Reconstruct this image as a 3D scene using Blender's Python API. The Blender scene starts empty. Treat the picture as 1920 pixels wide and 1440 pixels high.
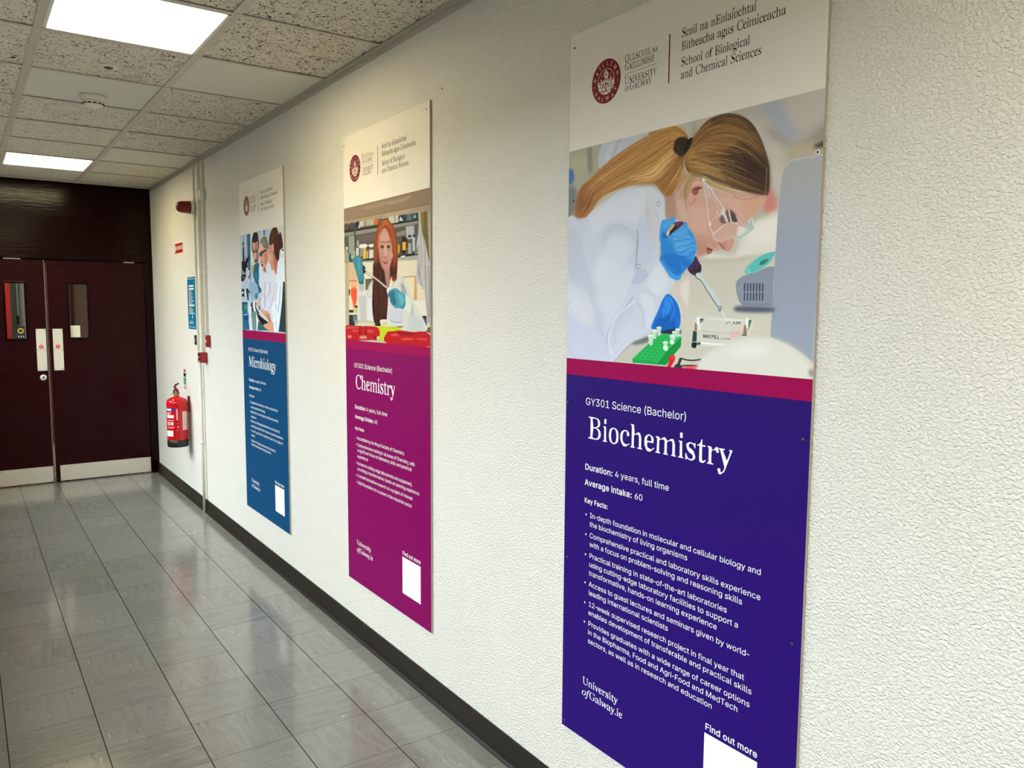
import bpy, math, random
import numpy as np
from mathutils import Vector, Matrix
from mathutils.geometry import tessellate_polygon

S = bpy.context.scene
# outlines of the letters used on the signs, print artwork of the three posters (sheet units), emblem
GLYPHS={"s":{"(":[164,"53,124 55,158 60,194 68,230 79,265 92,296 106,323 142,323 127,291 115,257 104,222 97,188 92,155 91,124 92,97 96,69 103,40 113,10 126,-23 142,-58 106,-58 83,-13 67,33 57,79"],")":[164,"22,-58 39,-22 52,11 61,41 68,70 72,97 73,124 72,155 67,188 60,222 49,257 37,291 22,323 58,323 72,296 85,265 96,230 104,194 109,158 110,124 107,78 97,32 80,-13 58,-58"],",":[113,"23,-72 41,43 82,43 51,-72"],"-":[272,"202,147 202,113 68,113 68,147"],".":[113,"57,-3 47,-1 38,5 32,14 30,25 32,35 38,44 47,50 57,52 68,50 77,44 83,35 85,25 83,14 77,5 68,-1"],"0":[272,"136,-4 104,1 78,14 57,37 41,68 32,107 29,152 32,198 41,237 57,268 78,291 105,305 136,309 167,305 194,291 215,268 230,237 240,198 243,152 240,107 231,68 215,37 194,14 168,1;136,30 157,33 174,44 188,62 198,86 204,117 206,152 204,189 198,219 188,243 174,261 157,272 136,276 115,272 98,261 84,243 74,219 68,189 66,152 68,117 74,86 84,62 98,44 115,33"],"1":[272,"46,0 46,33 235,33 235,0;166,305 166,0 127,0 127,269 126,269 52,215 52,256 119,305"],"2":[272,"38,0 38,28 141,137 169,169 179,183 186,196 191,209 192,223 190,238 185,251 176,262 164,269 150,274 134,276 118,274 103,268 92,260 83,248 78,234 76,217 39,217 42,243 52,265 66,284 86,298 109,306 135,309 161,306 184,298 202,285 217,267 226,246 229,223 227,207 223,191 214,174 202,155 160,108 92,36 92,34 234,34 234,0"],"3":[272,"131,-4 104,-2 80,6 59,18 42,34 31,55 26,79 66,79 69,64 76,52 86,43 99,36 114,31 131,30 149,32 165,36 178,45 189,56 195,70 197,87 196,103 190,118 179,130 165,140 145,146 121,149 94,149 94,179 173,269 173,271 42,271 42,305 223,305 223,276 127,167 127,173 158,173 185,166 207,152 223,133 232,111 236,87 232,62 222,40 206,21 185,7 160,-1"],"4":[272,"24,63 24,95 148,305 186,305 65,100 65,98 248,98 248,63;169,0 169,73 169,88 169,191 206,191 206,0"],"5":[272,"133,-4 107,-1 84,7 65,19 50,36 40,56 36,78 73,78 76,65 83,53 92,44 104,36 118,31 133,30 150,32 166,39 179,49 188,63 195,79 197,97 195,116 188,133 178,147 165,157 149,164 131,166 115,165 100,161 87,155 77,147 40,152 58,305 220,305 220,271 90,271 80,181 82,181 93,189 107,195 122,199 138,200 158,198 176,193 193,183 207,171 219,156 227,139 233,119 235,98 231,70 221,45 206,25 185,9 161,-1"],"6":[272,"136,-4 109,-1 85,9 66,24 51,45 41,69 38,97 41,120 48,143 61,171 82,204 151,305 193,305 91,157 87,157 92,165 99,173 107,179 117,184 129,187 141,188 167,186 189,177 208,163 222,144 230,121 233,94 230,67 221,44 206,24 186,9 162,-1;136,29 153,31 167,38 179,48 189,61 194,77 196,94 194,112 189,128 179,141 167,151 153,157 136,159 119,157 104,151 92,141 83,128 77,113 75,95 77,77 83,61 92,48 104,38 119,31"],"7":[272,"58,0 194,269 194,271 37,271 37,305 234,305 234,269 99,0"],"8":[272,"136,-4 107,-1 81,7 60,20 44,37 34,58 31,81 33,100 39,117 48,132 61,145 75,154 92,159 92,160 71,169 56,185 46,205 42,228 45,250 54,270 69,286 87,299 110,307 136,309 161,307 184,299 202,286 217,270 226,250 229,228 226,205 216,185 200,169 180,160 180,159 196,154 211,145 223,132 232,117 238,100 240,81 237,58 227,37 211,20 190,7 165,-1;136,29 155,31 171,36 184,44 194,55 200,68 202,83 200,99 193,113 183,125 170,134 154,139 136,141 118,139 102,134 88,125 78,113 71,99 69,83 71,68 77,55 87,44 100,36 117,31;136,174 151,175 164,180 176,188 184,198 190,211 192,225 190,240 185,252 176,262 165,270 151,274 136,276 120,274 106,270 95,262 87,252 81,240 80,225 81,211 87,198 95,188 107,180 120,175"],"9":[272,"136,309 162,306 186,296 206,281 221,261 230,236 233,208 231,186 224,162 210,134 189,101 120,0 78,0 181,149 184,149 179,140 172,133 164,126 154,121 143,118 131,117 105,120 82,128 64,142 50,161 41,184 38,211 41,238 51,262 66,282 86,297 109,306;136,276 119,274 104,268 92,258 83,244 77,229 75,211 77,193 83,177 92,164 104,154 119,148 136,146 152,148 167,154 179,164 189,177 195,193 196,210 195,228 189,244 179,258 167,268 153,274"],":":[113,"57,-3 47,-1 38,5 32,14 30,25 32,35 38,44 47,50 57,52 68,50 77,44 83,35 85,25 83,14 77,5 68,-1;57,162 47,164 38,170 32,179 30,190 32,200 38,209 47,215 57,217 68,215 77,209 83,200 85,190 83,179 77,170 68,164"],"A":[288,"10,0 121,305 166,305 278,0 237,0 172,181 158,223 139,287 147,287 128,223 114,181 51,0;66,85 66,119 222,119 222,85"],"B":[274,"36,0 36,305 145,305 174,303 197,294 216,282 229,265 236,246 239,224 237,207 232,192 224,181 214,172 202,165 189,160 189,157 203,154 218,147 231,136 241,122 248,104 251,82 248,60 240,40 226,23 207,11 181,3 148,0;75,34 147,34 177,38 198,48 209,63 213,82 211,97 205,110 196,122 183,131 168,137 149,138 75,138;75,171 143,171 159,173 173,178 185,185 194,196 200,209 202,223 198,242 188,257 170,268 144,271 75,271"],"C":[306,"160,-4 123,1 90,15 63,38 42,69 29,108 24,152 29,197 42,236 63,267 90,290 123,305 160,309 183,308 204,303 224,294 241,283 256,268 269,251 278,231 284,209 245,209 240,224 234,237 225,248 214,257 202,264 189,269 175,272 160,273 134,270 110,259 90,242 75,218 65,188 62,152 65,117 75,87 90,63 110,46 134,35 160,32 175,33 189,36 202,41 214,48 225,58 234,69 240,82 245,96 284,96 278,74 269,54 257,37 241,23 224,11 204,3 183,-2"],"D":[301,"131,0 58,0 58,34 129,34 163,38 191,48 212,66 227,89 236,119 239,153 236,187 227,216 213,240 192,257 165,267 133,271 56,271 56,305 135,305 177,301 212,287 239,265 260,235 273,197 277,153 273,109 260,71 239,41 210,18 174,5;75,305 75,0 36,0 36,305"],"F":[246,"36,0 36,305 221,305 221,271 75,271 75,167 208,167 208,133 75,133 75,0"],"G":[312,"161,-4 123,1 90,15 62,38 41,69 28,108 24,152 28,197 41,236 62,267 89,290 122,305 159,309 182,308 204,302 224,293 242,282 257,267 269,250 279,230 285,209 245,209 239,223 232,236 224,247 214,256 202,264 189,269 175,272 159,273 133,270 110,259 90,242 75,218 65,188 62,152 65,117 75,87 90,63 111,46 134,35 161,32 186,34 207,43 224,56 238,74 246,96 249,121 261,119 170,119 170,153 287,153 287,120 283,85 271,54 251,30 226,11 196,0"],"H":[310,"36,0 36,305 75,305 75,173 235,173 235,305 274,305 274,0 235,0 235,139 75,139 75,0"],"I":[180,"19,0 19,34 71,34 71,271 19,271 19,305 162,305 162,271 110,271 110,34 162,34 162,0"],"K":[280,"63,87 63,130 83,157 105,182 127,206 218,305 269,305 139,166 137,166;36,0 36,305 75,305 75,201 74,135 75,116 75,0;223,0 113,155 137,186 269,0"],"L":[236,"36,0 36,305 75,305 75,34 217,34 217,0"],"M":[377,"36,0 36,305 91,305 166,112 172,95 180,74 187,50 193,29 184,29 191,50 198,73 205,95 211,112 286,305 341,305 341,0 303,0 303,175 303,196 303,221 304,248 304,274 308,274 299,246 289,218 280,193 273,175 205,0 172,0 102,175 95,193 87,217 77,245 67,274 71,274 72,250 73,223 73,197 73,175 73,0"],"P":[267,"36,0 36,305 141,305 173,302 199,292 220,277 234,258 242,235 245,209 242,183 234,159 220,140 199,124 173,115 141,111 66,111 66,145 140,145 161,147 178,154 191,163 200,176 205,191 207,209 205,226 200,241 191,254 178,263 161,269 139,271 75,271 75,0"],"R":[269,"36,0 36,305 142,305 174,302 200,293 220,279 234,260 243,237 246,211 243,185 234,163 220,144 200,130 174,122 142,119 58,119 58,153 140,153 162,155 179,160 191,169 200,180 205,195 207,211 205,228 200,243 191,255 179,264 161,269 140,271 75,271 75,0;212,0 138,137 182,137 257,0"],"S":[268,"134,-5 103,-3 77,6 55,19 38,36 28,57 23,82 63,82 66,66 74,53 85,42 100,35 116,31 134,29 154,31 172,36 186,44 198,55 205,68 207,84 205,97 199,107 190,116 178,123 147,133 110,144 77,156 52,174 36,196 31,223 35,248 45,269 61,286 83,299 108,307 136,309 165,307 190,299 210,286 226,269 237,249 240,227 202,227 196,247 181,262 160,272 135,275 117,273 100,269 87,261 77,251 71,239 69,225 71,211 79,200 89,192 102,185 127,176 159,168 187,158 202,151 215,143 227,132 237,119 243,102 245,83 242,59 232,38 216,20 194,6 167,-2"],"T":[269,"19,271 19,305 250,305 250,271 154,271 154,0 116,0 116,271"],"W":[412,"93,0 10,305 49,305 98,118 105,87 112,56 118,24 113,24 120,56 127,87 134,118 184,305 228,305 277,118 285,87 292,56 298,24 293,24 299,56 306,87 314,118 362,305 402,305 318,0 273,0 221,194 211,235 202,285 210,285 201,237 191,194 138,0"],"Y":[283,"122,0 122,125 10,305 55,305 115,207 133,175 150,138 134,138 151,176 168,207 229,305 273,305 161,125 161,0"],"a":[234,"96,-5 75,-3 57,3 41,13 29,27 21,44 18,65 20,83 26,97 35,107 47,116 60,122 75,126 107,132 140,136 151,138 159,141 164,146 165,153 165,154 164,167 160,178 153,187 144,193 132,197 117,198 102,197 90,193 79,188 71,180 64,173 60,164 25,175 34,193 47,208 63,218 80,225 98,229 116,231 143,228 158,223 171,216 184,206 193,192 200,174 202,151 202,0 166,0 166,31 163,31 151,15 141,7 129,1 114,-4;102,27 121,29 137,35 149,44 158,56 163,69 165,83 165,114 156,109 139,105 120,103 105,101 81,95 70,90 62,84 57,75 55,63 57,52 61,43 68,36 78,31 89,28"],"b":[255,"138,-5 119,-3 103,2 92,10 83,19 71,35 67,35 67,0 32,0 32,305 68,305 68,192 71,192 82,207 91,216 103,224 118,229 137,231 164,227 188,216 207,199 222,176 231,147 234,113 231,80 222,51 207,27 188,10 164,-1;132,28 152,31 168,39 180,53 189,70 195,91 197,114 195,136 190,157 181,174 168,187 152,195 132,198 113,195 97,187 84,175 75,158 69,137 68,114 69,90 75,69 84,52 97,39 113,31"],"c":[237,"124,-5 95,-1 70,10 49,28 34,51 24,80 20,112 24,146 34,175 49,198 70,216 95,227 124,231 141,230 156,226 170,221 183,214 194,204 204,193 212,180 217,166 182,157 174,174 162,186 145,195 124,198 104,195 87,186 74,172 65,155 60,135 58,112 60,91 65,70 74,53 87,40 104,31 124,28 146,31 162,40 175,53 183,70 218,61 212,47 205,34 195,22 184,13 171,5 156,0 141,-4"],"d":[255,"117,-5 90,-1 67,10 47,27 33,51 24,80 20,113 24,147 33,176 48,199 67,216 91,227 117,231 137,229 152,224 163,216 172,207 184,192 186,192 186,305 223,305 223,0 188,0 188,35 184,35 172,19 163,10 151,2 136,-3;123,28 142,31 158,39 171,52 180,69 185,90 187,114 185,137 180,158 171,175 158,187 142,195 123,198 103,195 87,187 74,174 65,157 60,136 58,114 60,91 65,70 74,53 87,39 103,31"],"e":[242,"127,-5 96,-1 70,10 49,27 33,51 24,79 20,112 24,145 33,174 48,198 69,216 94,227 123,231 142,229 159,224 176,216 192,205 204,189 214,169 221,145 223,116 223,102 45,102 45,133 203,133 186,121 184,142 179,161 170,177 158,188 142,196 123,198 104,196 88,188 75,176 65,162 60,145 58,127 58,107 60,83 66,64 77,48 91,37 108,30 127,28 140,29 152,32 162,37 171,44 178,53 183,63 219,54 212,38 201,24 187,12 170,3 150,-3"],"f":[152,"137,228 137,196 4,196 4,228;48,0 48,259 51,277 57,291 68,303 81,311 96,316 112,318 133,316 146,313 136,281 129,283 117,284 102,282 93,276 87,266 85,251 85,0"],"g":[255,"124,-90 101,-89 80,-84 63,-76 49,-66 38,-54 30,-42 61,-24 73,-40 82,-47 93,-53 107,-57 124,-58 149,-55 169,-45 182,-28 187,-3 187,41 184,41 172,25 163,17 151,9 136,5 117,3 91,6 68,16 48,32 33,54 24,82 20,115 24,148 33,176 48,199 67,216 91,227 118,231 137,229 152,224 164,216 173,208 185,191 188,191 188,228 223,228 223,-5 220,-32 210,-54 195,-70 174,-82 151,-88;123,35 142,38 158,45 171,57 180,73 186,92 187,116 186,138 180,158 171,175 158,187 142,195 123,198 103,195 87,187 74,174 65,157 60,138 58,116 60,93 65,74 74,58 87,45 103,38"],"h":[246,"68,136 68,0 32,0 32,305 68,305 68,172 61,172 74,199 91,217 112,227 136,231 158,228 177,221 193,209 204,192 212,171 214,144 214,0 178,0 178,141 174,165 164,183 147,194 126,197 110,196 96,190 85,182 76,170 70,154"],"i":[100,"32,0 32,228 68,228 68,0;50,266 40,267 32,273 27,281 25,290 27,299 32,307 40,312 50,314 60,312 68,307 74,299 76,290 74,281 68,273 60,267"],"j":[100,"32,228 68,228 68,-18 66,-38 61,-54 52,-68 39,-78 22,-84 2,-86 -6,-86 -6,-52 1,-52 15,-50 24,-43 30,-32 32,-17;50,266 40,267 32,273 26,281 25,290 26,299 32,307 40,312 50,314 60,312 68,307 74,299 76,290 74,281 68,273 60,267"],"k":[228,"66,82 66,127 72,127 171,228 216,228 110,120 106,120;32,0 32,305 68,305 68,0;176,0 89,111 115,137 223,0"],"l":[113,"84,-1 61,2 44,12 35,28 32,51 32,305 68,305 68,59 69,46 72,37 78,33 88,31 96,32 102,33 108,2 97,-1"],"m":[366,"32,0 32,228 67,228 67,177 65,177 71,194 79,208 91,218 103,226 117,230 132,232 154,228 172,216 185,199 193,177 187,177 193,192 202,206 214,217 228,225 244,230 262,232 281,230 298,223 313,212 324,197 332,177 334,153 334,0 297,0 297,152 294,173 284,188 268,196 251,198 237,197 225,192 215,184 207,174 203,162 201,148 201,0 164,0 164,156 161,173 152,187 137,195 120,198 107,197 95,192 84,184 75,174 70,160 68,143 68,0"],"n":[246,"68,136 68,0 32,0 32,228 67,228 67,172 61,172 74,199 91,217 112,227 136,231 158,228 177,221 193,209 204,192 212,171 214,144 214,0 178,0 178,141 174,165 164,183 147,194 126,197 110,196 96,190 85,182 76,170 70,154"],"o":[249,"124,-5 95,-1 70,10 49,28 34,51 24,80 20,112 24,146 34,175 49,198 70,216 95,227 124,231 154,227 179,216 200,198 216,175 225,146 229,112 225,80 216,51 200,28 179,10 154,-1;124,28 145,31 162,40 175,53 184,70 190,91 192,112 190,135 184,155 175,172 162,186 145,195 124,198 104,195 87,186 74,172 65,155 60,135 58,112 60,91 65,70 74,53 87,40 104,31"],"p":[255,"32,-86 32,228 67,228 67,192 71,192 82,207 91,216 103,224 118,229 137,231 164,227 188,216 207,199 222,176 231,147 234,113 231,80 222,51 207,27 188,10 164,-1 138,-5 119,-3 104,2 92,10 83,19 71,35 68,35 68,-86;132,28 152,31 168,39 180,53 189,70 195,91 197,114 195,136 190,157 181,174 168,187 152,195 132,198 113,195 97,187 84,175 75,158 69,137 68,114 69,90 75,69 84,52 97,39 113,31"],"q":[255,"223,-86 186,-86 186,35 184,35 172,19 163,10 151,2 136,-3 117,-5 90,-1 67,10 47,27 33,51 24,80 20,113 24,147 33,176 48,199 67,216 91,227 117,231 137,229 152,224 163,216 172,207 184,192 188,192 188,228 223,228;123,28 142,31 158,39 171,52 180,69 185,90 187,114 185,137 180,158 171,175 158,187 142,195 123,198 103,195 87,187 74,174 65,157 60,136 58,114 60,91 65,70 74,53 87,39 103,31"],"r":[155,"32,0 32,228 67,228 67,193 69,193 78,208 91,220 108,228 128,231 138,231 146,230 146,193 138,195 124,195 109,194 95,189 84,181 75,170 70,157 68,142 68,0"],"s":[219,"109,-5 87,-3 67,2 51,11 37,23 27,38 21,57 56,64 63,48 74,36 90,29 109,27 130,30 147,37 157,49 161,62 159,73 152,81 142,88 127,93 90,102 63,111 43,125 32,142 28,164 31,183 39,199 52,212 69,222 89,229 112,231 134,229 152,223 167,215 179,204 188,190 194,174 161,166 155,179 146,189 132,197 112,200 94,197 79,190 68,179 65,166 67,155 74,146 86,139 103,134 138,126 165,116 184,103 195,85 199,64 196,45 187,28 174,14 156,4 134,-3"],"t":[136,"122,228 122,196 4,196 4,228;39,283 76,283 76,59 77,46 82,37 90,32 102,30 111,31 121,32 128,1 115,-2 101,-2 75,1 55,13 43,31 39,56"],"u":[246,"109,-3 88,-1 69,6 53,18 41,35 34,57 32,83 32,228 68,228 68,86 72,63 82,45 99,34 120,30 136,32 149,37 161,46 170,58 176,73 178,92 178,228 214,228 214,0 179,0 179,55 184,55 172,28 154,10 133,0"],"v":[234,"98,0 10,228 51,228 99,93 112,52 123,12 110,12 122,52 134,93 183,228 223,228 136,0"],"w":[340,"83,0 14,228 52,228 80,128 92,82 105,25 99,25 111,81 124,128 151,228 190,228 217,128 229,81 241,25 235,25 248,81 260,128 288,228 327,228 258,0 221,0 191,103 183,135 174,168 166,203 174,203 166,168 158,135 149,103 119,0"],"x":[227,"12,0 103,131 103,103 17,228 60,228 88,183 108,152 124,124 105,124 121,152 140,183 169,228 211,228 125,101 125,128 215,0 172,0 138,51 120,82 104,109 123,109 107,82 89,51 55,0"],"y":[234,"28,-83 37,-51 43,-52 53,-54 62,-53 71,-50 78,-44 85,-35 90,-21 98,-1 10,228 51,228 99,93 112,52 123,12 110,12 121,52 134,93 183,228 223,228 122,-35 115,-51 106,-64 96,-74 84,-81 70,-86 55,-87 39,-86"],"z":[228,"25,0 25,27 152,192 152,194 29,194 29,228 200,228 200,198 76,36 76,34 203,34 203,0"],"•":[233,"117,56 99,58 84,64 70,75 60,88 53,104 51,121 53,138 60,154 70,167 84,178 99,184 117,187 134,184 150,178 163,167 173,154 180,138 182,121 180,104 173,88 163,75 150,64 134,58"]," ":[107,""]},
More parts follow.
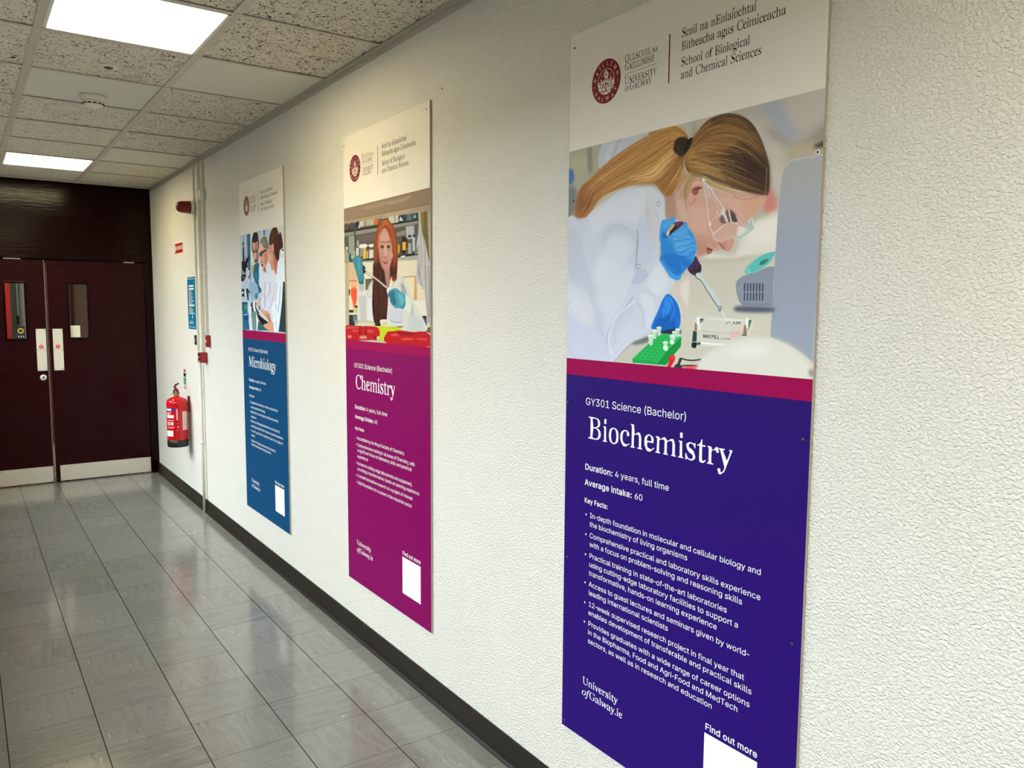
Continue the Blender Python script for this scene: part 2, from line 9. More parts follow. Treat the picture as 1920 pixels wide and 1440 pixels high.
"r":{".":[96,"54,-6 44,-4 37,1 37,9 37,22 37,34 37,43 44,47 54,49 63,47 71,43 71,34 71,22 71,9 71,1 63,-4"],"A":[250,"10,0 10,11 13,13 15,18 22,28 29,45 124,280 135,279 216,52 233,21 245,13 250,11 250,0 153,0 153,11 175,15 186,27 179,49 152,79 62,79 47,42 45,35 45,29 48,15 74,11 77,11 61,0;68,96 145,96 106,191"],"B":[254,"25,0 25,10 35,13 52,19 58,31 60,49 60,221 60,236 57,247 51,255 40,260 26,262 25,263 25,273 130,273 183,266 212,245 222,210 216,181 201,161 157,148 206,134 227,111 235,79 229,46 211,21 182,5 141,0;109,151 113,151 144,154 167,163 182,180 186,207 183,231 174,247 156,257 130,260 110,259 98,255 94,247 94,235;133,15 164,18 182,29 193,49 196,77 192,106 178,125 155,135 118,139 109,139 94,39 95,27 100,20 114,16"],"C":[269,"154,-6 122,-2 92,12 67,34 48,63 36,97 31,137 36,176 47,211 64,239 92,261 123,275 156,279 181,275 218,264 233,261 245,266 251,279 262,279 262,185 252,185 235,219 220,244 196,261 159,266 112,251 80,208 71,136 80,68 111,28 167,14 192,17 215,27 237,42 257,64 268,53 235,20 192,0"],"D":[285,"28,0 28,10 35,13 52,18 58,28 60,45 60,224 58,244 50,256 33,261 24,263 24,273 132,273 173,269 205,257 232,238 249,211 261,177 265,137 256,77 232,34 192,9 135,0;133,15 163,18 186,28 204,45 221,83 226,137 217,205 185,246 134,260 113,258 99,254 95,245 94,231 94,43 95,29 99,20 113,16"],"E":[253,"24,0 24,10 34,12 51,18 59,29 61,47 61,221 59,243 51,255 34,261 25,263 25,273 224,273 239,192 230,192 221,224 205,244 183,255 139,258 113,257 102,254 96,250 94,233 110,147 116,147 142,151 156,161 166,180 173,207 183,207 183,71 172,71 169,92 164,109 156,120 146,128 132,132 111,133 110,133 94,40 96,28 102,21 118,18 138,17 169,18 193,23 209,32 222,45 236,63 247,86 258,86 226,0"],"F":[231,"25,0 25,10 35,14 52,20 58,32 60,50 60,225 58,243 51,254 33,260 24,263 24,273 221,273 236,192 226,192 221,214 213,231 202,244 190,252 168,257 138,259 115,258 104,256 96,253 94,239 109,148 114,148 140,152 154,162 164,181 170,208 181,208 181,71 171,71 165,101 154,120 140,131 113,134 109,134 94,48 94,35 98,26 105,19 118,14 134,12 138,10 138,0"],"G":[293,"161,-6 126,-2 92,12 66,33 49,62 37,97 32,137 37,177 48,211 65,240 93,261 123,275 154,279 182,276 219,264 233,262 239,263 243,266 251,279 262,279 262,185 252,185 242,208 229,227 220,243 207,256 182,263 160,266 113,252 81,208 72,137 77,81 97,40 116,22 137,11 165,8 191,10 210,16 219,27 220,43 220,77 219,92 211,102 191,107 181,109 181,119 285,119 285,109 277,107 260,102 254,93 253,77 252,17 210,0"],"H":[302,"25,0 25,10 34,13 52,19 58,30 60,48 60,227 58,244 51,254 34,260 25,263 25,273 129,273 129,263 114,259 103,255 97,249 94,240 94,227 109,150 205,150 221,227 218,249 212,255 200,259 185,263 185,273 289,273 289,263 279,260 262,254 256,244 254,227 254,48 256,31 262,20 279,13 289,10 289,0 185,0 185,10 194,13 211,18 219,29 221,48 205,133 109,133 94,48 95,30 102,19 120,13 129,10 129,0"],"I":[144,"24,0 24,10 32,14 50,19 58,29 61,45 61,232 59,247 51,256 33,261 24,263 24,273 131,273 131,263 123,261 104,256 96,247 94,232 94,46 97,27 104,20 115,16 132,10 132,0"],"L":[244,"25,0 25,10 34,13 52,19 58,30 60,48 60,227 58,244 51,255 34,261 25,263 25,273 134,273 134,263 133,262 118,260 105,256 98,250 94,240 94,227 94,50 96,28 101,22 112,19 140,17 171,18 194,24 209,33 222,48 234,67 245,93 256,93 226,0"],"M":[368,"24,0 24,10 31,13 37,19 43,30 45,48 45,229 60,241 57,249 51,255 40,259 24,263 24,273 96,273 190,85 284,273 355,273 355,263 346,260 330,254 322,243 321,227 321,51 321,36 324,26 329,18 340,14 354,12 354,10 354,0 253,0 253,10 268,15 279,19 285,26 288,36 288,50 273,239 173,0 162,0 63,233 63,48 65,29 70,18 77,12 86,10 86,0"],"N":[284,"242,-6 64,210 64,47 66,29 71,19 77,13 84,10 84,0 26,0 26,10 27,12 36,14 39,18 43,25 45,34 46,47 61,233 33,260 26,263 26,273 82,273 235,101 235,226 234,239 232,248 228,255 225,259 214,263 214,273 272,273 272,263 264,261 260,255 255,244 253,226 253,-6"],"O":[303,"156,-6 131,-4 109,4 83,17 65,35 52,56 42,80 35,107 32,137 35,166 42,193 51,217 65,238 83,256 110,269 133,277 159,280 184,277 207,269 232,256 250,239 263,218 273,194 281,166 283,137 281,107 273,80 263,56 250,35 231,17 206,4 182,-4;159,7 202,22 234,65 243,137 238,193 219,233 192,258 156,266 112,252 82,208 71,137 76,81 96,40 124,16"],"R":[272,"25,0 25,10 34,13 52,19 58,30 60,48 60,227 58,244 51,254 34,260 25,263 25,273 129,273 178,269 209,255 228,233 235,201 228,171 212,149 174,134 246,30 259,15 270,12 285,10 273,10 273,0 216,0 121,127 109,127 94,48 95,30 102,19 120,13 129,10 129,0;109,140 122,140 157,144 180,155 194,174 198,201 192,233 172,252 135,259 114,257 99,253 95,245 94,231"],"S":[222,"26,-6 26,95 37,95 50,57 63,30 81,14 118,9 141,12 156,22 167,36 173,54 170,77 144,96 105,114 78,132 60,152 49,173 41,199 36,222 41,242 53,258 78,270 91,277 111,280 136,277 165,269 171,267 180,267 188,270 192,280 203,280 203,191 193,191 186,213 176,231 166,246 156,257 139,264 116,267 97,264 84,256 75,243 70,228 69,214 74,202 86,192 106,182 145,164 165,152 179,140 189,127 195,113 199,97 202,80 206,56 200,35 185,17 160,5 141,-3 115,-6 95,-5 80,0 64,6 51,7 45,6 42,4 37,-6"],"T":[242,"71,0 71,10 81,12 99,19 107,30 109,48 93,260 89,260 55,255 39,242 24,220 17,191 6,191 22,273 231,273 246,190 236,190 225,229 204,252 161,260 158,260 142,48 144,30 152,18 171,12 181,10 181,0"],"U":[283,"149,-8 109,-1 82,17 65,49 60,93 60,227 58,244 50,254 34,260 24,263 24,273 129,273 129,263 113,259 102,255 96,249 93,227 93,84 97,53 109,31 130,18 165,13 204,22 227,50 235,96 235,227 233,244 228,254 221,260 213,263 213,273 269,273 269,263 264,259 260,253 255,242 253,227 253,109 247,55 226,19 187,-1"],"V":[245,"127,-8 41,228 27,252 15,259 7,263 7,273 111,273 111,263 107,262 90,259 78,254 76,246 82,227 155,86 209,226 213,245 211,254 209,259 198,262 195,263 195,273 250,273 250,263 248,261 243,256 237,246 229,230 138,-8"],"W":[355,"102,-6 34,236 29,248 22,256 10,261 6,263 6,273 93,273 93,263 92,262 78,259 70,254 69,246 73,224 134,92 196,212 187,239 181,251 172,258 157,261 153,263 153,273 248,273 248,263 229,259 220,247 224,232 284,100 324,222 329,244 328,253 325,258 318,262 317,263 317,273 359,273 359,263 360,260 357,253 351,242 345,228 268,-6 257,-6 189,185 114,-6"],"Y":[243,"76,0 76,10 86,13 103,19 110,30 112,48 112,107 41,232 31,249 19,257 7,261 8,263 8,273 109,273 124,263 117,263 102,262 90,259 80,255 78,250 83,235 149,135 200,220 207,234 209,245 209,258 182,263 192,263 192,273 248,273 248,263 246,260 242,255 230,235 145,122 145,48 147,30 154,19 171,13 181,10 181,0"],"a":[194,"153,-6 136,-3 137,6 120,21 84,1 57,-5 39,-2 37,7 30,21 26,38 29,62 43,82 73,98 131,114 130,145 126,159 119,169 108,175 89,177 69,174 62,164 62,154 63,146 64,139 64,129 64,121 57,116 46,114 35,116 30,122 30,131 30,142 28,155 30,167 45,177 64,185 76,189 97,191 127,187 149,175 161,155 164,126 164,37 161,24 167,21 183,21 192,25 184,17 173,0;91,20 113,25 124,30 131,38 119,102 91,91 70,74 60,50 62,28"],"b":[204,"26,-7 38,233 37,248 35,257 25,261 20,264 20,273 67,273 83,167 112,185 133,191 153,188 159,179 172,165 185,147 191,125 192,100 191,71 185,45 175,24 151,8 138,-3 115,-6 95,0 63,17 32,-7;110,8 131,14 145,29 155,57 159,96 157,128 149,151 137,164 110,168 94,166 81,162 74,154 71,145 71,41 73,23 95,12"],"c":[164,"93,-6 73,-3 62,6 48,21 37,41 28,64 24,90 25,118 30,142 41,162 61,178 84,188 105,191 127,188 138,179 157,165 159,147 159,137 159,129 152,124 142,122 128,126 125,135 125,150 125,157 124,163 117,174 102,178 82,171 67,149 57,112 59,74 69,46 89,29 122,23 143,28 163,43 171,36 137,13 118,-1"],"d":[210,"84,-6 64,-3 58,6 43,21 32,40 26,63 25,88 27,117 32,142 43,163 60,178 67,188 87,191 107,185 134,168 146,241 145,251 140,258 125,262 121,264 121,273 176,273 179,45 177,32 180,24 191,19 196,17 196,6 175,3 134,-6 134,23 104,1;103,17 112,19 133,25 143,34 146,46 146,145 144,154 135,162 122,167 104,168 80,164 69,150 61,126 58,92 60,59 68,35 78,21"],"e":[169,"92,-6 71,-3 61,6 48,21 37,41 28,66 25,94 26,121 30,144 39,164 63,179 73,188 94,191 118,185 148,168 159,141 154,104 154,100 70,100 63,58 80,34 120,25 142,32 162,52 171,44 137,16 116,-1;70,115 121,115 127,129 123,151 117,166 109,175 97,178 80,172 67,153 59,122"],"f":[116,"24,0 24,10 34,13 41,16 44,21 44,44 31,166 10,166 10,186 31,186 44,212 46,240 55,261 80,274 104,279 125,276 132,267 152,255 151,240 151,228 150,220 144,215 135,213 125,215 117,219 117,226 117,235 118,243 119,252 119,256 118,260 116,264 108,266 94,264 87,258 82,248 78,234 89,186 122,186 122,166 89,166 76,39 77,24 81,15 97,11 104,10 104,0"],"g":[184,"87,-84 58,-81 39,-73 17,-60 10,-45 17,-28 57,-15 36,-1 30,18 26,32 26,44 40,55 77,66 39,81 28,101 24,127 26,145 31,161 40,173 60,183 74,189 94,191 116,189 140,183 181,183 190,161 161,161 162,142 164,122 162,105 158,91 149,78 132,69 118,64 103,62 94,62 85,62 75,61 67,57 62,50 59,43 60,33 85,29 105,29 131,28 149,24 160,17 167,8 172,-5 182,-22 183,-48 159,-68 126,-80;94,75 112,78 122,87 129,104 130,127 126,150 129,166 119,175 94,178 78,175 68,166 61,150 57,127 61,104 69,87 79,78;96,-70 131,-66 151,-56 158,-39 156,-31 152,-25 141,-22 123,-21 58,-21 47,-31 43,-44 46,-53 54,-62 70,-68"],"h":[216,"26,0 26,10 29,11 41,15 43,22 44,33 44,239 43,250 40,257 31,262 27,264 27,273 73,273 89,160 124,183 146,191 165,184 177,163 186,127 186,33 185,23 188,16 199,11 202,10 202,0 137,0 121,10 124,10 152,16 153,33 153,130 151,145 149,155 142,161 122,163 93,157 77,141 77,33 77,23 78,16 89,11 92,10 92,0"],"i":[107,"60,217 49,219 43,226 44,236 44,247 44,259 43,269 49,276 60,278 72,276 78,269 77,259 77,247 77,236 78,226 72,219;26,0 26,10 29,11 41,15 44,22 44,33 44,151 43,163 41,171 31,175 28,176 28,186 73,186 77,33 77,23 78,16 89,12 92,10 92,0"],"j":[114,"64,218 52,220 46,227 47,236 47,248 47,260 46,270 52,277 64,279 76,277 81,270 81,260 80,248 81,237 81,227 76,220;21,-84 7,-83 1,-79 -7,-72 -26,-63 -27,-53 -26,-42 -25,-32 -26,-24 -19,-19 -9,-17 1,-19 8,-23 8,-30 8,-39 8,-46 7,-52 6,-62 9,-68 19,-70 34,-68 41,-60 46,-48 49,-32 50,150 50,163 47,171 34,175 29,176 29,186 80,186 83,-13 81,-44 71,-66 47,-80"],"l":[108,"26,0 26,10 29,11 41,15 44,22 44,33 44,239 43,250 41,257 32,262 28,264 28,273 73,273 77,33 77,23 78,16 89,12 92,10 92,0"],"m":[320,"26,0 26,10 29,11 41,15 43,22 43,33 47,152 43,163 40,170 31,175 27,176 27,186 72,186 88,159 122,183 142,191 165,187 169,176 192,157 229,182 251,191 271,184 281,163 291,127 291,33 290,23 292,16 303,11 306,10 306,0 242,0 242,10 245,11 256,16 257,23 258,33 257,130 256,145 253,155 246,161 226,163 210,158 183,142 183,33 183,23 184,16 195,11 198,10 198,0 135,0 135,10 138,11 149,16 150,23 150,33 150,130 151,144 150,155 140,161 120,163 91,157 76,141 76,33 76,23 77,16 87,12 91,10 91,0"],"n":[216,"26,0 26,10 29,11 41,15 43,22 44,33 47,152 43,163 41,170 31,175 27,176 27,186 73,186 89,160 124,183 146,191 165,184 177,163 186,127 186,33 185,23 188,16 199,11 202,10 202,0 137,0 121,10 124,10 152,16 153,33 153,130 151,145 149,155 142,161 122,163 93,157 77,141 77,33 77,23 78,16 89,11 92,10 92,0"],"o":[190,"101,-6 79,-3 59,7 40,22 31,42 26,66 24,92 26,119 31,143 40,163 57,178 79,188 101,191 122,188 144,179 162,164 171,144 176,120 177,92 176,65 171,41 162,21 137,6 123,-3;101,7 117,11 129,23 134,34 139,49 144,92 139,136 129,162 116,175 101,179 85,175 73,162 62,136 57,93 62,49 68,34 73,23 85,11"],"r":[160,"26,0 26,10 29,11 41,15 44,22 44,33 43,151 42,164 40,171 30,175 28,176 28,186 72,186 87,151 112,168 119,181 126,188 140,191 155,189 158,182 156,172 158,160 165,149 166,141 159,135 149,133 140,135 133,138 130,150 126,154 113,156 105,153 83,145 78,132 77,115 77,33 77,22 82,15 98,11 103,10 103,0"],"s":[161,"91,-6 73,-4 57,4 44,5 36,3 31,-5 21,-5 21,63 32,63 40,41 52,23 64,12 84,9 99,11 107,16 113,24 116,35 115,50 102,63 72,78 57,89 46,102 40,116 34,132 28,155 40,174 63,187 85,191 100,190 115,185 120,184 128,183 134,185 138,191 146,191 146,133 137,133 129,152 118,166 107,175 89,178 77,176 70,171 65,164 61,156 61,147 64,139 70,133 80,127 107,114 122,103 131,91 136,76 144,57 149,31 134,11 112,-2"],"t":[125,"74,-5 56,-2 47,10 44,30 44,170 16,170 16,178 36,186 52,202 62,226 68,242 78,242 78,186 118,186 118,170 78,170 78,40 80,26 88,19 100,19 112,26 120,36 127,31 116,12 98,-3"],"u":[213,"79,-6 59,-2 53,10 43,30 40,58 40,149 39,161 37,169 27,175 22,176 22,186 69,186 73,44 75,35 79,28 88,23 106,21 134,26 149,39 149,149 149,162 146,170 134,175 129,176 129,186 179,186 182,42 180,30 186,23 197,20 200,18 200,8 179,4 137,-6 137,24 114,12 103,2 96,-4"],"v":[172,"85,-6 35,149 27,169 18,174 14,176 14,186 83,186 98,176 93,176 67,174 63,166 64,161 111,73 141,152 145,163 139,173 135,176 136,186 169,186 169,177 173,173 167,167 156,146 96,-6"],"w":[249,"73,-6 22,159 17,171 9,174 9,176 9,186 67,186 67,176 59,173 54,170 54,166 56,159 59,152 100,76 138,141 132,160 128,173 116,176 116,177 116,186 178,186 178,176 168,173 164,166 165,161 167,157 201,85 229,154 232,165 231,170 228,173 224,177 224,186 257,186 257,177 258,175 255,171 247,155 183,-6 173,-6 134,118 84,-6"],"y":[168,"31,-84 17,-82 15,-75 14,-64 4,-50 4,-40 5,-32 11,-26 21,-24 31,-25 38,-30 38,-37 37,-46 37,-49 37,-52 39,-58 52,-59 59,-55 69,-44 78,-27 84,-3 34,150 28,165 22,172 13,175 14,176 13,186 82,186 82,176 71,174 63,170 62,165 64,160 67,154 111,71 138,145 142,156 143,164 141,170 138,174 134,176 134,186 167,186 167,176 171,174 166,168 156,145 97,-15 87,-39 78,-57 55,-70 53,-78 45,-83"],"í":[107,"26,0 26,10 29,11 41,15 44,22 44,33 44,151 43,163 41,171 31,175 28,176 28,186 73,186 77,33 77,23 78,16 89,12 92,10 92,0;42,211 60,205 138,301 84,313"]," ":[132,""]},
"i":{"o":[210,"63,-5 36,0 16,13 2,34 -2,61 0,84 8,107 21,129 37,148 56,165 77,179 99,187 121,190 149,185 170,172 184,151 188,124 186,103 180,83 169,63 156,44 140,27 122,14 93,0;68,7 84,10 100,19 114,33 127,51 137,72 146,93 151,115 153,136 149,160 137,174 118,179 99,175 79,161 62,139 47,110 37,79 33,50 36,31 43,18 53,10"],"f":[119,"-29,-92 -39,-90 -48,-85 -53,-78 -55,-70 -51,-56 -40,-52 -30,-55 -27,-65 -28,-71 -29,-76 -28,-79 -25,-81 -14,-77 -6,-65 1,-45 8,-15 43,170 4,170 7,183 45,183 50,204 62,242 81,269 104,286 129,292 144,290 155,284 163,275 165,263 160,250 146,245 135,249 131,261 132,265 133,268 134,273 131,279 123,281 109,276 98,259 89,230 79,183 126,183 124,170 77,170 60,90 40,4 30,-27 20,-51 5,-74 -11,-87"]}}
EMBLEM={'cream':[[(1560,1307),(1617,1377),(1642,1393),(1645,1507),(1477,1479),(1474,1365),(1498,1349)],[(1510,1491),(1557,1492),(1621,1507),(1630,1560),(1566,1530),(1495,1547)],[(1408,1579),(1528,1573),(1559,1549),(1591,1577),(1701,1571),(1702,1594),(1592,1600),(1559,1572),(1528,1596),(1409,1603)],[(1342,1510),(1383,1540),(1391,1860),(1351,1856)],[(1723,1499),(1763,1534),(1772,1859),(1733,1861)],[(1207,1597),(1320,1599),(1321,1628),(1207,1624)],[(1216,1641),(1321,1647),(1332,1735),(1234,1732)],[(1243,1747),(1340,1752),(1346,1855),(1311,1856),(1264,1796)],[(1788,1593),(1897,1595),(1897,1616),(1789,1614)],[(1789,1634),(1893,1635),(1893,1753),(1792,1747)],[(1793,1764),(1870,1763),(1842,1838),(1787,1852)],[(1404,1618),(1529,1606),(1560,1589),(1592,1610),(1706,1613),(1715,1765),(1408,1745)],[(1408,1770),(1715,1782),(1722,1874),(1411,1856)],[(1331,1881),(1780,1881),(1735,1928),(1618,1965),(1490,1959),(1385,1918)]],'dark':[[(1434,1661),(1482,1656),(1484,1729),(1436,1731)],[(1521,1628),(1585,1632),(1588,1731),(1524,1729)],[(1617,1657),(1660,1659),(1667,1738),(1619,1736)],[(1526,1805),(1557,1786),(1585,1808),(1591,1864),(1532,1864)],[(1538,1379),(1578,1389),(1581,1482),(1541,1475)],[(1496,1872),(1450,1940),(1466,1945),(1520,1877)],[(1591,1871),(1656,1942),(1672,1937),(1615,1871)]],'soft':[[(1364,1422),(1412,1423),(1413,1475),(1365,1469)],[(1697,1416),(1752,1419),(1754,1481),(1691,1476)]],'let':[('G',1098,1508),('A',1187,1345),('I',1302,1220),('L',1440,1162),('L',1619,1147),('I',1769,1193),('M',1917,1315),('H',2012,1490),('G',1157,1883),('A',1274,2009),('L',1425,2080),('W',1620,2069),('A',1827,2030),('Y',1931,1883),('.',1086,1689),('.',2030,1686)]}
